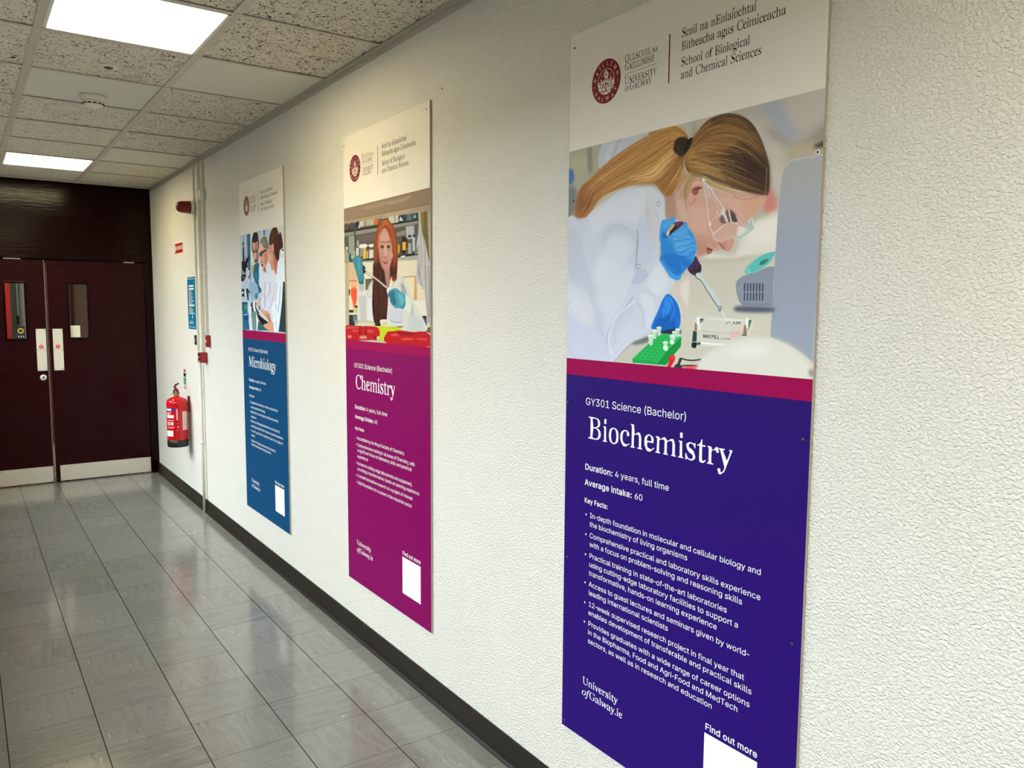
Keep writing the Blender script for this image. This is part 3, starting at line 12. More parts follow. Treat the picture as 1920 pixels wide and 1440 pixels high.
ART={'3':'''P|168,168,152|8|1|1|-128,2138 944,2261 906,2834 225,3012 -109,3215|
P|182,180,150|8|0.7|1|43,2426 426,2412 458,2656 160,2730|
P|128,126,112|4|0.7|1|476,2222 581,2242 618,2722 512,2705|
P|60,105,185|4|0.9|1|-38,2617 103,2619 134,2808 80,2892 -33,2865|
P|112,116,120|8|0.9|1|-60,2985 221,3024 174,3426 -46,3755|
P|188,193,206|3|1|1|889,2223 1968,2225 1995,2419 1410,2567 825,2755|
P|200,205,216|4|0.8|1|1017,2324 1308,2323 1217,2533 924,2654|
P|172,178,190|3|0.7|1|1211,2266 1307,2266 1074,2679 1000,2667|
P|140,98,76|2|0.9|1|1926,2297 1947,2266 2332,2265 2372,2248 2375,2335 2124,2391|
P|186,182,170|3|1|1|2517,2295 3078,2214 3085,2415 2784,2572 2621,2420|
P|165,162,150|4|0.7|1|2793,2235 2870,2235 2822,2529 2763,2517|
P|178,174,166|8|1|1|3320,2236 3771,2213 4932,2231 4975,3243 4136,3190 3984,2604 3674,2348|
P|165,170,182|8|1|1|3971,2276 4258,2283 4454,2583 4552,2783 4405,2888 4262,2784 4109,2507|
P|190,184,178|8|0.9|1|4335,2287 4905,2253 4920,2599 4640,2771 4504,2713|
P|150,140,134|8|0.8|1|4114,2631 4310,2824 4529,2957 4732,2878 4899,2767 4908,2986 4650,3009 4346,2937 4152,2792|
P|182,168,142|7|0.9|1|4380,3019 4794,2978 4842,3104 4567,3142 4416,3146|
P|66,58,54|4|0.9|1|4781,3019 4852,3004 4922,2988 4925,3068 4798,3066|
P|196,190,180|9|0.8|1|4055,2773 4349,3013 4335,3437 4248,3640 4151,3596 4100,3091|
P|206,120,112|7|0.85|1|4117,3544 4216,3620 4272,3828 4164,3924 4048,3864 4074,3679|
P|176,176,150|8|0.7|1|3870,3988 3999,3859 4100,3933 4074,4119 3944,4171|
P|218,215,207|7|1|1|3614,4525 3710,4270 3939,4033 4165,3962 4323,3948 4300,4566 3858,4564 3365,4594 3026,4559 3175,4465|
P|230,226,218|10|0.8|1|3841,4120 4263,4003 4260,4345 3883,4348|
P|197,194,182|4|1|1|2428,4688 2949,4555 3616,4583 4285,4581 4315,5351 4270,5844 4952,6407 2353,6460 1956,6491 2014,5358|
P|186,182,168|3|0.6|1|3007,4558 3616,4583 3754,4550 3958,4554 3688,4628 3029,4645|
P|206,201,188|20|0.6|1|2736,5356 3646,5420 4223,5447 4237,5829 3187,5959 2707,5713|
P|168,171,172|1.2|1|0|5000,3183 4478,3179 4388,3232 4339,3346 4316,3556 4288,4046 4270,4605 4269,4982 4244,5807 4620,5963 4928,6175 5127,6160|4598,3178 4501,4526 148,157,176
L|196,200,200|1.6|0.8|1|4944,3183 4478,3187 4404,3235
L|196,190,184|1.5|0.5|1|4910,3203 4924,4553 4895,5751 4891,6361
P|70,76,98|5|0.9|1|3713,5336 4243,5351 4251,5427 3890,5434 3646,5411|
P|134,143,160|1|1|0|3649,5005 3672,4923 3766,4860 3968,4811 4163,4732 4267,4733 4263,5035 4259,5339 3782,5323 3710,5254 3667,5121|
P|116,126,145|2|0.7|0|3710,5254 3781,5287 4257,5304 4259,5339 3782,5323|
P|92,186,182|1|1|1|3798,4813 3805,4748 3960,4610 4106,4539 4259,4509 4256,4571 4161,4700 3968,4803 3851,4839|
P|130,205,200|1|0.6|1|3816,4822 3805,4772 3864,4734 3901,4820|
P|52,122,100|1|1|1|4030,4694 4061,4639 4158,4613 4152,4655 4080,4699|
L|52,58,80|2|0.95|0.3|3801,4984 3800,5095
L|52,58,80|2|0.95|0.3|3851,4985 3850,5096
L|52,58,80|2|0.95|0.3|3900,4987 3899,5097
L|52,58,80|2|0.95|0.3|3949,4988 3948,5098
L|52,58,80|2|0.95|0.3|3998,4989 3997,5099
L|52,58,80|2|0.95|0.3|4046,4990 4045,5099
L|52,58,80|2|0.95|0.3|4094,4991 4093,5100
L|52,58,80|2|0.95|0.3|3807,5131 3805,5243
L|52,58,80|2|0.95|0.3|3856,5132 3855,5243
L|52,58,80|2|0.95|0.3|3906,5133 3905,5243
L|52,58,80|2|0.95|0.3|3955,5133 3954,5243
L|52,58,80|2|0.95|0.3|4003,5134 4002,5244
L|52,58,80|2|0.95|0.3|4052,5135 4051,5244
L|52,58,80|2|0.95|0.3|4100,5135 4099,5244
P|205,196,186|1.5|1|1|2396,5065 2559,4925 2799,4826 2848,5108 2817,5390 2703,5604 2580,5607 2637,5319 2524,5139|
P|222,216,208|3|0.7|1|2642,4963 2801,4896 2775,5319 2647,5105|
P|197,203,219|0.8|1|1|-30,3765 236,3584 612,3503 969,3348 1213,3225 1591,3156 1909,3179 2087,3270 2219,3359 2274,3510 2325,3801 2238,4008 2189,4549 2390,4848 2146,5319 2067,5654 1894,5904 1712,5977 1479,6135 1240,6386 780,6418 178,6408 -41,6388|
P|186,190,210|9|0.7|1|-66,3970 185,3825 530,4666 862,5400 977,5920 661,5809 265,5070 -26,4644|
P|210,214,226|9|0.8|1|613,3544 1454,3257 1911,3245 2054,3628 1608,3802 1078,3749 674,3949|
P|203,209,214|3|0.7|1|1822,3233 2089,3306 2266,3509 2308,3800 2100,3705 1919,3539|
P|180,186,210|9|0.45|1|981,3896 1178,3798 1564,3911 1709,4111 1674,4560 1490,4704 1146,4534 938,4207|
P|214,219,232|9|0.6|1|1133,3988 1569,4100 1622,4330 1298,4696 799,4917 738,4514|
P|206,212,226|9|0.7|1|999,4685 1628,4558 1498,5011 1118,5478 806,5239|
P|176,182,208|3|0.7|1|1674,4560 1769,4640 1952,4722 1958,4946 1638,4938 1584,5051 1634,4786|
P|190,196,222|9|0.7|1|47,5489 605,5729 1079,5956 935,6366 63,6381|
P|212,215,222|9|0.6|1|-20,4981 538,5074 764,5684 275,5612|
P|186,192,218|4|0.5|1|1745,3741 1923,3686 2104,3851 2158,4219 1948,4574 1721,4562 1720,4187|
P|204,202,200|4|0.6|1|1917,3465 2145,3783 2195,4005 2187,4476 2075,4360 1976,3985 1834,3676|
P|200,208,220|1|1|1|2189,4531 2389,4830 2537,4888 2275,5282 2148,5393 1643,5128 1584,5032 1708,4959 1911,4870|
P|212,219,230|4|0.7|1|2169,4621 2392,4920 2142,5171 1958,4946|
P|196,203,222|1|1|1|1584,5051 1708,4947 2141,5134 2339,5283 2150,5467 2069,5729 1963,5920 1767,5974 1887,5659 1835,5395 1645,5205|
P|210,216,228|5|0.7|1|1781,5092 2099,5208 2148,5393 1981,5769 1928,5469|
P|186,192,212|5|0.5|1|1027,5878 1413,5436 1598,5204 1652,5472 1373,5788 1186,6230|
L|140,146,172|1.6|0.6|0.6|1644,5167 1413,5436 1076,5837 1057,6077
L|90,95,120|1.4|0.7|0.6|1699,4599 1720,4187 1705,3961
L|140,148,175|1.2|0.5|0.6|1709,4130 1690,4448
L|150,156,184|0.9|0.5|0.6|917,4404 933,4010 1129,3813 1470,3902 1688,4184
L|168,174,205|1.8|0.35|0.6|240,3789 472,4501 750,5037
L|170,176,205|1.4|0.3|0.6|623,4025 553,4505 618,5075
L|160,166,198|1.5|0.5|0.6|618,5075 761,5563 977,5940
L|150,156,180|1.3|0.5|0.6|1644,5167 1844,5395 1879,5697
L|228,232,240|2.5|0.6|0.6|1692,5243 1318,5515 1103,5876 1123,6114 1197,6270
L|160,166,195|1.6|0.45|0.6|1508,5397 1272,5673 1231,6029
L|150,155,178|1.2|0.5|0.6|1915,3392 1901,3684 1974,3912
L|150,155,178|1.1|0.4|0.6|1984,3474 2145,3783 2219,4079
L|165,170,205|1.6|0.3|0.6|-36,4056 87,4565 148,4818
L|222,226,240|2.5|0.4|0.6|590,4993 268,5236 46,5447
L|160,166,200|1.2|0.4|0.6|537,5033 323,5195
L|165,172,196|1|0.5|0.6|1959,4983 2098,5171 2146,5319
L|225,228,240|1.2|0.4|0.6|724,3874 573,4182 567,4424
L|222,227,240|3|0.35|0.6|1678,4712 1498,5011 1266,5398 971,5680
L|226,229,238|1.4|0.4|0.6|1836,3751 1805,3970 1848,4196
L|95,100,120|1.2|0.6|0.6|1240,6386 1666,6010 1963,5928
L|150,156,190|1|0.4|0.6|977,5940 1115,6395
L|120,126,160|1|0.5|0.6|60,6211 234,6392
L|120,125,138|1.2|0.8|0|2191,3539 2184,3561 2165,3573 2140,3570 2119,3553 2111,3529 2118,3507 2138,3495 2163,3499 2183,3516 2191,3540
L|120,125,138|1.2|0.35|0|1985,3642 1978,3664 1958,3676 1932,3673 1911,3657 1903,3632 1910,3610 1931,3598 1957,3601 1977,3618 1985,3642
L|120,125,138|1.2|0.8|0|1792,4618 1785,4642 1764,4656 1737,4655 1716,4639 1707,4614 1715,4591 1736,4577 1762,4579 1784,4595 1792,4619
P|196,162,144|1|1|1|2275,3224 2746,3154 2916,3589 2943,4416 2775,4056 2484,3818 2326,3819 2291,3512|
P|170,136,116|4|0.8|1|2277,3296 2471,3393 2525,3822 2326,3819 2291,3512|
P|206,176,160|5|0.8|1|2517,3540 2759,3570 2810,3921 2607,3831|
P|203,163,147|0.5|1|1|2699,3562 2749,3258 2981,3224 3361,3446 3716,3527 4054,3635 4043,3759 3966,3908 3870,4010 3770,4081 3660,4266 3611,4278 3579,4374 3532,4444 3467,4436 3430,4407 3380,4410 3322,4440 3240,4428 3205,4473 3137,4479 3098,4453 3004,4509 2947,4519 2854,4063 2728,3843|
P|214,176,160|4|0.7|1|3281,3539 3692,3648 4056,3649 3988,3830 3850,3979 3754,4015 3599,3841 3390,3686|
P|206,160,134|5|0.7|1|3791,3679 4093,3654 4042,3782 3897,3947 3783,4009 3719,3854|
P|196,148,132|5|0.5|1|3186,3853 3400,3970 3609,4122 3593,4242 3349,4289 3176,4180 3105,3980|
P|190,140,124|4|0.65|1|2912,4118 3219,4202 3329,4307 3269,4408 3118,4369 2931,4376 2892,4196|
P|212,170,156|5|0.8|1|2764,3689 3075,3725 3125,3943 3065,4092 2864,4015|
P|184,134,118|4|0.8|1|2905,4236 3116,4330 3143,4468 2946,4495 2909,4355|
P|150,84,82|1|0.95|1|3118,4369 3221,4405 3207,4457 3143,4483 3125,4438|
P|120,58,58|0.8|0.9|1|3123,4369 3221,4410 3173,4421 3140,4400|
P|196,132,126|0.8|0.8|1|3142,4444 3195,4432 3175,4470|
P|186,130,118|2|0.8|1|3349,4289 3473,4289 3574,4269 3567,4343 3520,4444 3447,4434 3403,4351|
P|150,96,86|1.5|0.7|1|3307,4286 3393,4350 3437,4429 3405,4417 3340,4336|
P|208,158,146|2|0.8|1|3473,4299 3565,4287 3528,4407 3488,4423|
L|120,70,62|1|0.6|0.5|3339,4303 3404,4370 3437,4424
P|206,150,138|0.8|1|1|2725,3546 2725,3378 2784,3268 2883,3229 2983,3268 3025,3361 3009,3388 2944,3408 2892,3489 2895,3587 2818,3636 2761,3610|
P|150,84,78|1.2|0.9|1|2805,3408 2843,3355 2931,3348 3009,3378 2944,3408 2935,3455 2880,3487 2835,3462|
P|110,52,50|0.8|0.7|1|2833,3393 2932,3362 3003,3377 2955,3390 2900,3402|
P|224,178,166|1.4|0.8|1|2785,3298 2884,3253 2973,3286 2985,3326 2875,3306 2798,3358|
P|214,164,150|1.4|0.8|1|2745,3469 2789,3436 2836,3501 2805,3576 2748,3549|
L|150,100,84|0.9|0.6|0.5|2738,3607 2807,3645 2851,3601 2888,3537
P|108,82,58|0.6|1|1|2662,2762 2729,2603 2880,2463 3064,2301 3320,2259 3569,2322 3814,2496 3989,2782 4117,3147 4141,3367 4135,3615 4054,3635 3716,3527 3285,3369 3057,3202 2825,3166 2682,3006|
P|142,102,58|8|0.9|1|2693,2733 2880,2463 3103,2343 3468,2421 3687,2723 3341,2884 3052,3066 2742,3016|
P|60,44,38|7|0.95|1|3342,2917 3689,2787 4032,3039 4123,3302 4102,3610 3784,3520 3462,3263|
P|72,52,40|3|0.7|1|3102,2309 3392,2276 3674,2371 3884,2605 3820,2654 3540,2469 3252,2408|
P|168,128,70|4|0.8|1|2676,2799 2810,2686 2893,2871 3052,3066 2979,3156 2742,3016|
P|176,148,100|3|0.8|1|2704,3079 2902,3144 3209,3291 3503,3433 3433,3456 3137,3348 2904,3212 2755,3431 2711,3564 2671,3281|
H|70,50,36/96,70,44/150,110,62/184,146,88/206,172,112/52,38,32/120,88,52/168,122,64|2699,2666 2954,2378 3321,2292 3676,2435 3921,2706/2694,2768 3037,2595 3402,2569 3755,2736 4033,3070/2706,2873 3043,2797 3411,2831 3765,2991 4090,3297/2741,2981 3051,3033 3422,3126 3776,3311 4131,3521/2784,3091 3056,3168 3428,3307 3748,3467 4102,3610|330|0.95|0.55
H|196,160,96/214,180,120/160,120,66|2694,2768 2887,2667 3113,2643 3334,2686/2690,2870 2895,2939 3127,3045 3352,3181/2742,3016 2940,3116 3207,3224 3502,3400|80|0.9|0.7
H|50,36,32/66,48,38/84,62,46/40,30,30|3415,2929 3695,2947 3936,3116 4108,3331/3349,3115 3672,3263 3948,3432 4117,3581|120|1|0.6
H|200,176,130/224,204,160/150,120,80|2903,3178 3210,3325 3504,3449 3750,3531/2943,3225 3213,3392 3471,3526 3755,3654|26|0.9|0.8
L|206,196,160|1.6|0.9|0.4|2994,3260 3128,3375 3278,3454 3447,3533 3550,3584
L|176,130,90|1.2|0.7|0.3|4088,3235 4086,3452 4080,3633
L|176,118,84|1.2|0.7|0.4|3550,3574 3652,3643 3751,3665 3867,3661 3980,3635
H|170,140,96/196,168,120/130,100,66|2746,3154 2693,3353 2681,3595 2734,3774/2902,3144 2749,3258 2725,3496 2764,3708|24|0.7|0.6
P|176,126,68|1|1|1|2719,2539 2643,2398 2478,2277 2313,2242 2017,2323 1572,2418 1197,2537 853,2709 440,2922 281,3060 230,3257 151,3514 400,3601 560,3538 865,3257 1163,3180 1545,3138 1908,3135 2085,3197 2263,3401 2430,3388 2586,3130 2657,2830|
P|196,146,84|7|0.8|1|2563,2398 2187,2269 1573,2455 955,2764 547,2937 444,3123 1160,3026 1899,2806 2486,2522|
P|140,96,50|7|0.8|1|2326,2702 2571,2642 2622,2996 2430,3388 2262,3383 2085,3197 1591,3126 2037,3010|
P|150,96,60|5|0.7|1|280,3020 652,2913 961,3036 713,3356 400,3601 179,3517|
H|196,148,84/214,168,104/150,102,54/120,80,44/176,126,66/222,180,120/134,92,50/186,132,72|2686,2492 2479,2295 2060,2314 1434,2485 752,2771 334,2987/2668,2557 2317,2383 1890,2478 1344,2676 705,2960 285,3264/2630,2618 2405,2576 2073,2764 1446,2955 811,3133 234,3461/2633,2722 2496,2871 2168,3066 1589,3070 1064,3167 454,3587|420|1|0.6
H|196,148,84/214,168,104/150,102,54/120,80,44/176,126,66/222,180,120/134,92,50/186,132,72/96,64,38|2611,2649 2493,2766 2334,2950 2125,3059 1908,3135/2654,2760 2622,2996 2506,3187 2346,3376 2262,3383|120|0.9|0.6
H|220,180,112/232,196,134|2571,2642 2408,2646 2076,2872 1815,2975 1446,2955/2573,2711 2333,2914 2082,3089 1727,3091 1354,3074|40|1|0.8
H|110,66,40/150,96,60/90,54,34|387,2954 281,3101 230,3298 179,3496/707,3079 608,3304 505,3451 345,3575|50|1|0.7
P|44,34,28|2|0.95|1|2428,2650 2485,2487 2646,2484 2727,2541 2789,2540 2769,2645 2693,2733 2616,2805 2513,2752|
P|28,24,26|0.6|0.95|1|2643,2655 2669,2591 2746,2524 2805,2543 2730,2637 2686,2739 2646,2742|
H|70,54,40/110,84,54|2485,2504 2447,2584 2471,2693/2735,2809 2700,2940 2624,3066|30|0.8|0.6
H|196,148,84/214,168,104/150,102,54/120,80,44/176,126,66/222,180,120/134,92,50/186,132,72|2575,2781 2581,2990 2505,3152 2345,3341/2702,3009 2706,3148 2651,3278 2515,3469|50|0.8|0.6
H|176,150,104/200,172,124/140,110,72|2743,3050 2628,3205 2531,3331 2431,3423/2903,3178 2751,3292 2719,3565 2764,3708|40|0.8|0.5
P|196,196,190|0.8|0.45|1|2995,3289 3082,3302 3172,3429 3197,3538 3112,3565 3068,3531 3020,3389|
L|232,236,232|3.6|0.9|0.5|3015,3244 3038,3266
L|214,220,216|1.5|0.8|0.3|3006,3281 3084,3350 3172,3420
L|222,226,222|1.5|0.9|0.4|3161,3409 3239,3543 3327,3659 3409,3773
L|222,214,206|1.1|0.8|0.4|3197,3548 3264,3661 3321,3772
L|226,214,204|1.5|0.8|0.4|3048,3422 3086,3591 3120,3788 3153,3965 3171,4044 3229,4165
L|240,236,230|0.8|0.7|0.3|3095,3361 3108,3440 3133,3530
P|206,176,168|1.5|0.5|1|3229,4165 3484,4007 3544,3994 3667,4053 3649,4126 3613,4234 3472,4251 3349,4289 3264,4264|
L|236,226,220|1.3|0.85|0.4|3234,4155 3342,4079 3473,4006 3539,3994 3666,4039
L|226,206,198|1.3|0.7|0.4|3229,4174 3247,4234 3328,4283 3411,4294 3502,4244 3613,4225
P|92,70,66|1.6|0.75|1|3346,3898 3396,3856 3466,3789 3538,3806 3621,3899 3645,3995 3544,3994 3473,3996 3402,4008 3337,3955|
P|70,52,52|1.2|0.6|1|3528,3824 3601,3897 3634,3984 3554,3986|
L|240,240,238|1.8|0.9|0.4|3492,3796 3516,3907 3544,3994
P|200,204,204|1|0.65|1|3352,3776 3409,3763 3449,3881 3483,3988 3431,3973 3398,3894 3344,3832|
L|244,244,242|1.8|0.9|0.4|3394,3780 3406,3848 3450,3919 3467,3977
L|220,216,214|1.1|0.8|0.4|3168,3947 3272,3881 3375,3835
P|226,220,214|0.8|0.8|1|3137,3963 3179,3958 3186,4016 3149,4018|
P|224,214,208|0.6|0.8|1|3280,3796 3301,3798 3297,3846 3281,3844|
L|208,202,196|2|0.7|0.6|3622,3918 3705,4019 3786,4092 3884,4110
P|186,206,200|0.8|0.9|1|3594,4261 3653,4219 3750,4181 3902,4084 3927,4114 3848,4189 3733,4244 3635,4283|
P|170,190,186|1|0.8|1|3765,4034 3831,3986 3878,3954 3900,4038 3922,4104 3846,4134 3796,4102|
L|238,244,240|0.9|0.9|0.3|3878,3954 3900,4029 3922,4109
P|222,220,208|1.5|0.9|1|3658,4089 3707,4075 3788,4129 3731,4188 3643,4218|
L|128,150,146|0.8|0.8|0.3|3614,4263 3771,4220 3922,4114
P|214,216,206|0.6|0.7|1|3822,4003 3850,3979 3861,4016 3833,4041|
P|76,42,82|0.5|1|1|2474,3911 2572,3892 2659,3906 2661,3948 2511,4047 2390,4113 2399,4037|
P|120,66,100|0.8|0.7|1|2507,3914 2594,3904 2595,3942 2530,3964|
P|70,34,70|0.6|1|1|2780,4669 2902,4508 2944,4529 2999,4624 3033,4699 3005,4791 2943,4826 2858,4804 2782,4735|
P|34,40,54|1|0.9|1|2887,4721 2999,4633 3033,4699 3019,4773 2954,4821 2879,4795|
L|110,70,120|2.2|0.5|0.8|2923,4527 2968,4622 2939,4705
P|58,146,222|0.4|1|1|2224,3858 2326,3829 2470,3797 2504,3829 2485,3922 2430,3945 2365,4015 2322,4088 2368,4131 2467,4062 2651,3975 2681,3908 2735,3936 2770,4024 2847,4105 2891,4192 2915,4286 2938,4343 2920,4435 2902,4508 2883,4572 2821,4634 2759,4687 2654,4796 2624,4881 2547,4888 2446,4847 2388,4787 2329,4707 2209,4546 2208,4487 2229,4440 2212,4234 2186,4135|
P|84,166,232|2|0.7|1|2247,3870 2471,3816 2473,3882 2363,3958 2251,3986|
P|94,172,236|5|0.6|1|2446,4099 2662,4004 2771,4052 2860,4208 2778,4276 2541,4316 2450,4233|
P|100,178,238|4|0.5|1|2561,4260 2884,4284 2918,4360 2783,4426 2588,4414 2487,4350|
P|24,110,196|5|0.85|1|2252,4431 2500,4427 2852,4598 2748,4687 2643,4796 2533,4782 2385,4690 2255,4529|
P|30,118,204|6|0.6|1|2246,4217 2449,4214 2499,4389 2458,4501 2264,4451|
P|20,84,160|3|0.7|1|2310,4078 2368,4131 2279,4162 2243,4120 2264,4035|
P|66,152,226|0.8|0.9|1|2220,4517 2385,4700 2523,4801 2644,4815 2624,4881 2547,4888 2446,4847 2388,4787 2329,4707 2209,4546|
L|14,70,150|0.8|0.8|0.4|2483,4216 2604,4216 2711,4201 2829,4205
L|14,70,150|0.8|0.7|0.4|2425,4135 2580,4138 2687,4100 2826,4131
L|14,70,150|0.8|0.7|0.4|2553,4335 2672,4306 2800,4315
L|14,70,150|0.8|0.7|0.4|2566,4422 2675,4410 2781,4360 2865,4357
L|14,70,150|0.8|0.8|0.4|2546,4468 2678,4495 2785,4492 2847,4430 2899,4424
L|14,70,150|0.8|0.7|0.4|2800,4287 2884,4284 2904,4257
L|14,70,150|0.8|0.6|0.4|2749,4040 2805,4129 2859,4171
L|14,70,150|0.8|0.9|0.4|2231,4488 2349,4621 2510,4743 2556,4793
L|14,70,150|0.8|0.5|0.4|2635,4511 2722,4544 2850,4551
L|14,70,150|0.8|0.4|0.4|2681,4608 2789,4614
L|14,70,150|0.8|0.6|0.4|2222,4196 2337,4205
L|14,70,150|0.8|0.5|0.4|2559,4184 2668,4174 2711,4196
L|136,198,246|0.9|0.6|0.5|2493,4188 2625,4189 2711,4177
L|136,198,246|0.9|0.6|0.5|2563,4308 2692,4279 2778,4285
L|136,198,246|0.9|0.6|0.5|2587,4385 2695,4364 2780,4332
L|136,198,246|0.9|0.6|0.5|2567,4450 2698,4458 2784,4454
L|136,198,246|0.9|0.6|0.5|2615,4586 2706,4704
L|136,198,246|0.9|0.6|0.5|2514,4142 2623,4123 2686,4081
L|136,198,246|0.9|0.6|0.5|2267,4529 2395,4661 2510,4734
L|136,198,246|0.9|0.6|0.5|2704,3952 2758,3995
P|214,176,70|0.4|1|1|2387,3988 2463,3929 2485,3922 2491,3951 2432,4012 2399,4028|
P|34,26,34|0.4|1|1|2444,4022 2519,3953 2531,3983 2478,4044 2390,4113 2384,4084|
P|216,206,210|0.4|1|1|2345,4100 2366,4044 2388,4036 2395,4066 2373,4102|
P|196,206,206|0.5|1|1|2927,4797 3033,4783 3075,4871 3213,5046 3339,5184 3399,5320 3430,5404 3526,5572 3489,5556 3384,5422 3345,5354 3159,5114 3039,4939 2989,4903|
L|62,70,74|1.3|0.95|0.2|2887,4778 2949,4867 3038,4922 3158,5096 3277,5252 3393,5405
L|60,66,70|1.3|0.9|0.2|3381,5337 3413,5362 3402,5413 3366,5413
P|216,218,212|0.6|0.7|1|3412,5421 3449,5430 3583,5655 3547,5655|
P|24,112,208|0.6|1|1|2385,5123 2526,5211 2622,5355 2660,5533 2648,5677 2585,5769 2419,5814 2158,5764 2060,5711 2193,5430 2274,5246|
P|16,84,172|4|0.7|1|2112,5691 2323,5465 2581,5643 2502,5790 2202,5762|
P|60,150,236|3|0.6|1|2357,5173 2486,5247 2408,5464 2282,5539|
L|10,66,150|0.9|0.7|0.4|2401,5210 2490,5391 2370,5611
L|10,66,150|0.9|0.7|0.4|2529,5283 2576,5463 2498,5645
L|10,66,150|0.9|0.7|0.4|2298,5319 2365,5428 2286,5649
L|10,66,150|0.9|0.7|0.4|2606,5391 2628,5570
L|110,186,246|0.8|0.6|0.4|2451,5211 2532,5391 2455,5609
L|232,232,240|1.2|0.7|0.4|2483,5157 2603,5283 2666,5462
P|70,82,84|3|0.7|1|1632,6048 1996,5873 2225,5800 2636,5749 2638,5824 2285,5811 1968,6005|
P|18,30,50|1.5|0.8|1|2270,5786 2635,5724 2638,5824 2435,5831 2271,5824|
P|40,176,88|0.4|1|0|1655,6316 2046,5989 2197,5878 2316,5829 2552,5833 2689,5872 2499,6032 2180,6386 1673,6389|
P|14,140,60|0.4|1|0|2689,5872 2680,6035 2562,6168 2392,6383 2180,6386 2442,6085|
P|30,158,76|0.4|1|0|1655,6316 2163,6322 2180,6386 1673,6389|
P|22,148,66|0.3|0.8|0|1752,6285 1807,6287 1826,6262 1774,6260|
P|22,148,66|0.3|0.8|0|1852,6288 1906,6290 1925,6265 1874,6263|
P|22,148,66|0.3|0.8|0|1951,6291 2004,6293 2022,6268 1972,6266|
P|22,148,66|0.3|0.8|0|2048,6294 2101,6296 2119,6271 2069,6269|
P|22,148,66|0.3|0.8|0|2144,6297 2196,6299 2214,6274 2165,6272|
P|22,148,66|0.3|0.8|0|1809,6228 1863,6230 1882,6205 1831,6203|
P|22,148,66|0.3|0.8|0|1908,6232 1962,6234 1980,6209 1929,6207|
P|22,148,66|0.3|0.8|0|2006,6235 2059,6237 2077,6212 2027,6210|
P|22,148,66|0.3|0.8|0|2102,6238 2155,6240 2173,6215 2123,6213|
P|22,148,66|0.3|0.8|0|2198,6241 2250,6243 2267,6219 2218,6217|
P|22,148,66|0.3|0.8|0|1865,6172 1919,6174 1937,6149 1887,6147|
P|22,148,66|0.3|0.8|0|1963,6176 2017,6178 2035,6153 1985,6151|
P|22,148,66|0.3|0.8|0|2060,6179 2113,6181 2131,6157 2081,6154|
P|22,148,66|0.3|0.8|0|2156,6183 2208,6185 2226,6160 2177,6158|
P|22,148,66|0.3|0.8|0|2251,6186 2302,6188 2320,6164 2271,6162|
P|22,148,66|0.3|0.8|0|1921,6116 1974,6118 1992,6094 1942,6091|
P|22,148,66|0.3|0.8|0|2018,6120 2071,6122 2089,6098 2039,6095|
P|22,148,66|0.3|0.8|0|2115,6124 2167,6126 2185,6102 2135,6099|
P|22,148,66|0.3|0.8|0|2210,6128 2261,6130 2279,6106 2230,6103|
P|22,148,66|0.3|0.8|0|2304,6131 2355,6134 2372,6110 2324,6107|
P|22,148,66|0.3|0.8|0|1976,6060 2029,6063 2047,6038 1997,6036|
P|22,148,66|0.3|0.8|0|2073,6065 2125,6067 2143,6043 2094,6040|
P|22,148,66|0.3|0.8|0|2168,6069 2220,6071 2238,6047 2189,6044|
P|22,148,66|0.3|0.8|0|2263,6073 2314,6076 2331,6052 2283,6049|
P|22,148,66|0.3|0.8|0|2356,6077 2407,6080 2424,6056 2376,6053|
P|22,148,66|0.3|0.8|0|2031,6005 2084,6008 2101,5984 2052,5981|
P|22,148,66|0.3|0.8|0|2127,6010 2179,6013 2197,5988 2148,5985|
P|22,148,66|0.3|0.8|0|2222,6014 2273,6017 2291,5993 2242,5990|
P|22,148,66|0.3|0.8|0|2315,6019 2366,6022 2383,5998 2336,5995|
P|22,148,66|0.3|0.8|0|2408,6023 2458,6026 2475,6002 2428,5999|
P|22,148,66|0.3|0.8|0|2085,5950 2138,5953 2155,5929 2106,5926|
P|22,148,66|0.3|0.8|0|2180,5955 2232,5958 2250,5934 2201,5931|
P|22,148,66|0.3|0.8|0|2275,5960 2326,5963 2343,5939 2295,5936|
P|22,148,66|0.3|0.8|0|2368,5965 2418,5968 2435,5944 2388,5941|
P|22,148,66|0.3|0.8|0|2459,5970 2509,5973 2526,5949 2479,5946|
P|22,148,66|0.3|0.8|0|2139,5896 2191,5899 2209,5875 2160,5872|
P|22,148,66|0.3|0.8|0|2234,5902 2285,5905 2302,5881 2254,5877|
P|22,148,66|0.3|0.8|0|2327,5907 2378,5910 2395,5886 2347,5883|
P|22,148,66|0.3|0.8|0|2419,5912 2470,5915 2486,5891 2439,5888|
P|22,148,66|0.3|0.8|0|2511,5917 2560,5920 2577,5897 2530,5893|
P|196,222,206|0.4|0.88|1|2169,5722 2198,5704 2255,5702 2281,5719 2266,5768 2257,5854 2202,5849 2188,5770|
P|232,242,236|0.4|0.8|1|2178,5721 2204,5711 2252,5710 2270,5721 2227,5735|
P|196,222,206|0.4|0.88|1|2074,5776 2104,5757 2166,5755 2194,5773 2177,5825 2167,5916 2109,5912 2094,5828|
P|232,242,236|0.4|0.8|1|2083,5776 2111,5765 2163,5763 2181,5776 2136,5790|
P|196,222,206|0.4|0.88|1|1983,5871 2020,5848 2094,5845 2128,5865 2108,5929 2096,6039 2025,6034 2007,5933|
P|232,242,236|0.4|0.8|1|1994,5870 2028,5857 2091,5854 2114,5869 2058,5887|
P|196,222,206|0.4|0.88|1|2556,5741 2583,5724 2638,5722 2663,5738 2648,5786 2639,5870 2587,5866 2574,5788|
P|232,242,236|0.4|0.8|1|2564,5741 2589,5731 2635,5729 2652,5741 2611,5754|
P|196,222,206|0.4|0.88|1|2492,5789 2518,5772 2570,5770 2594,5785 2580,5831 2572,5911 2522,5907 2509,5834|
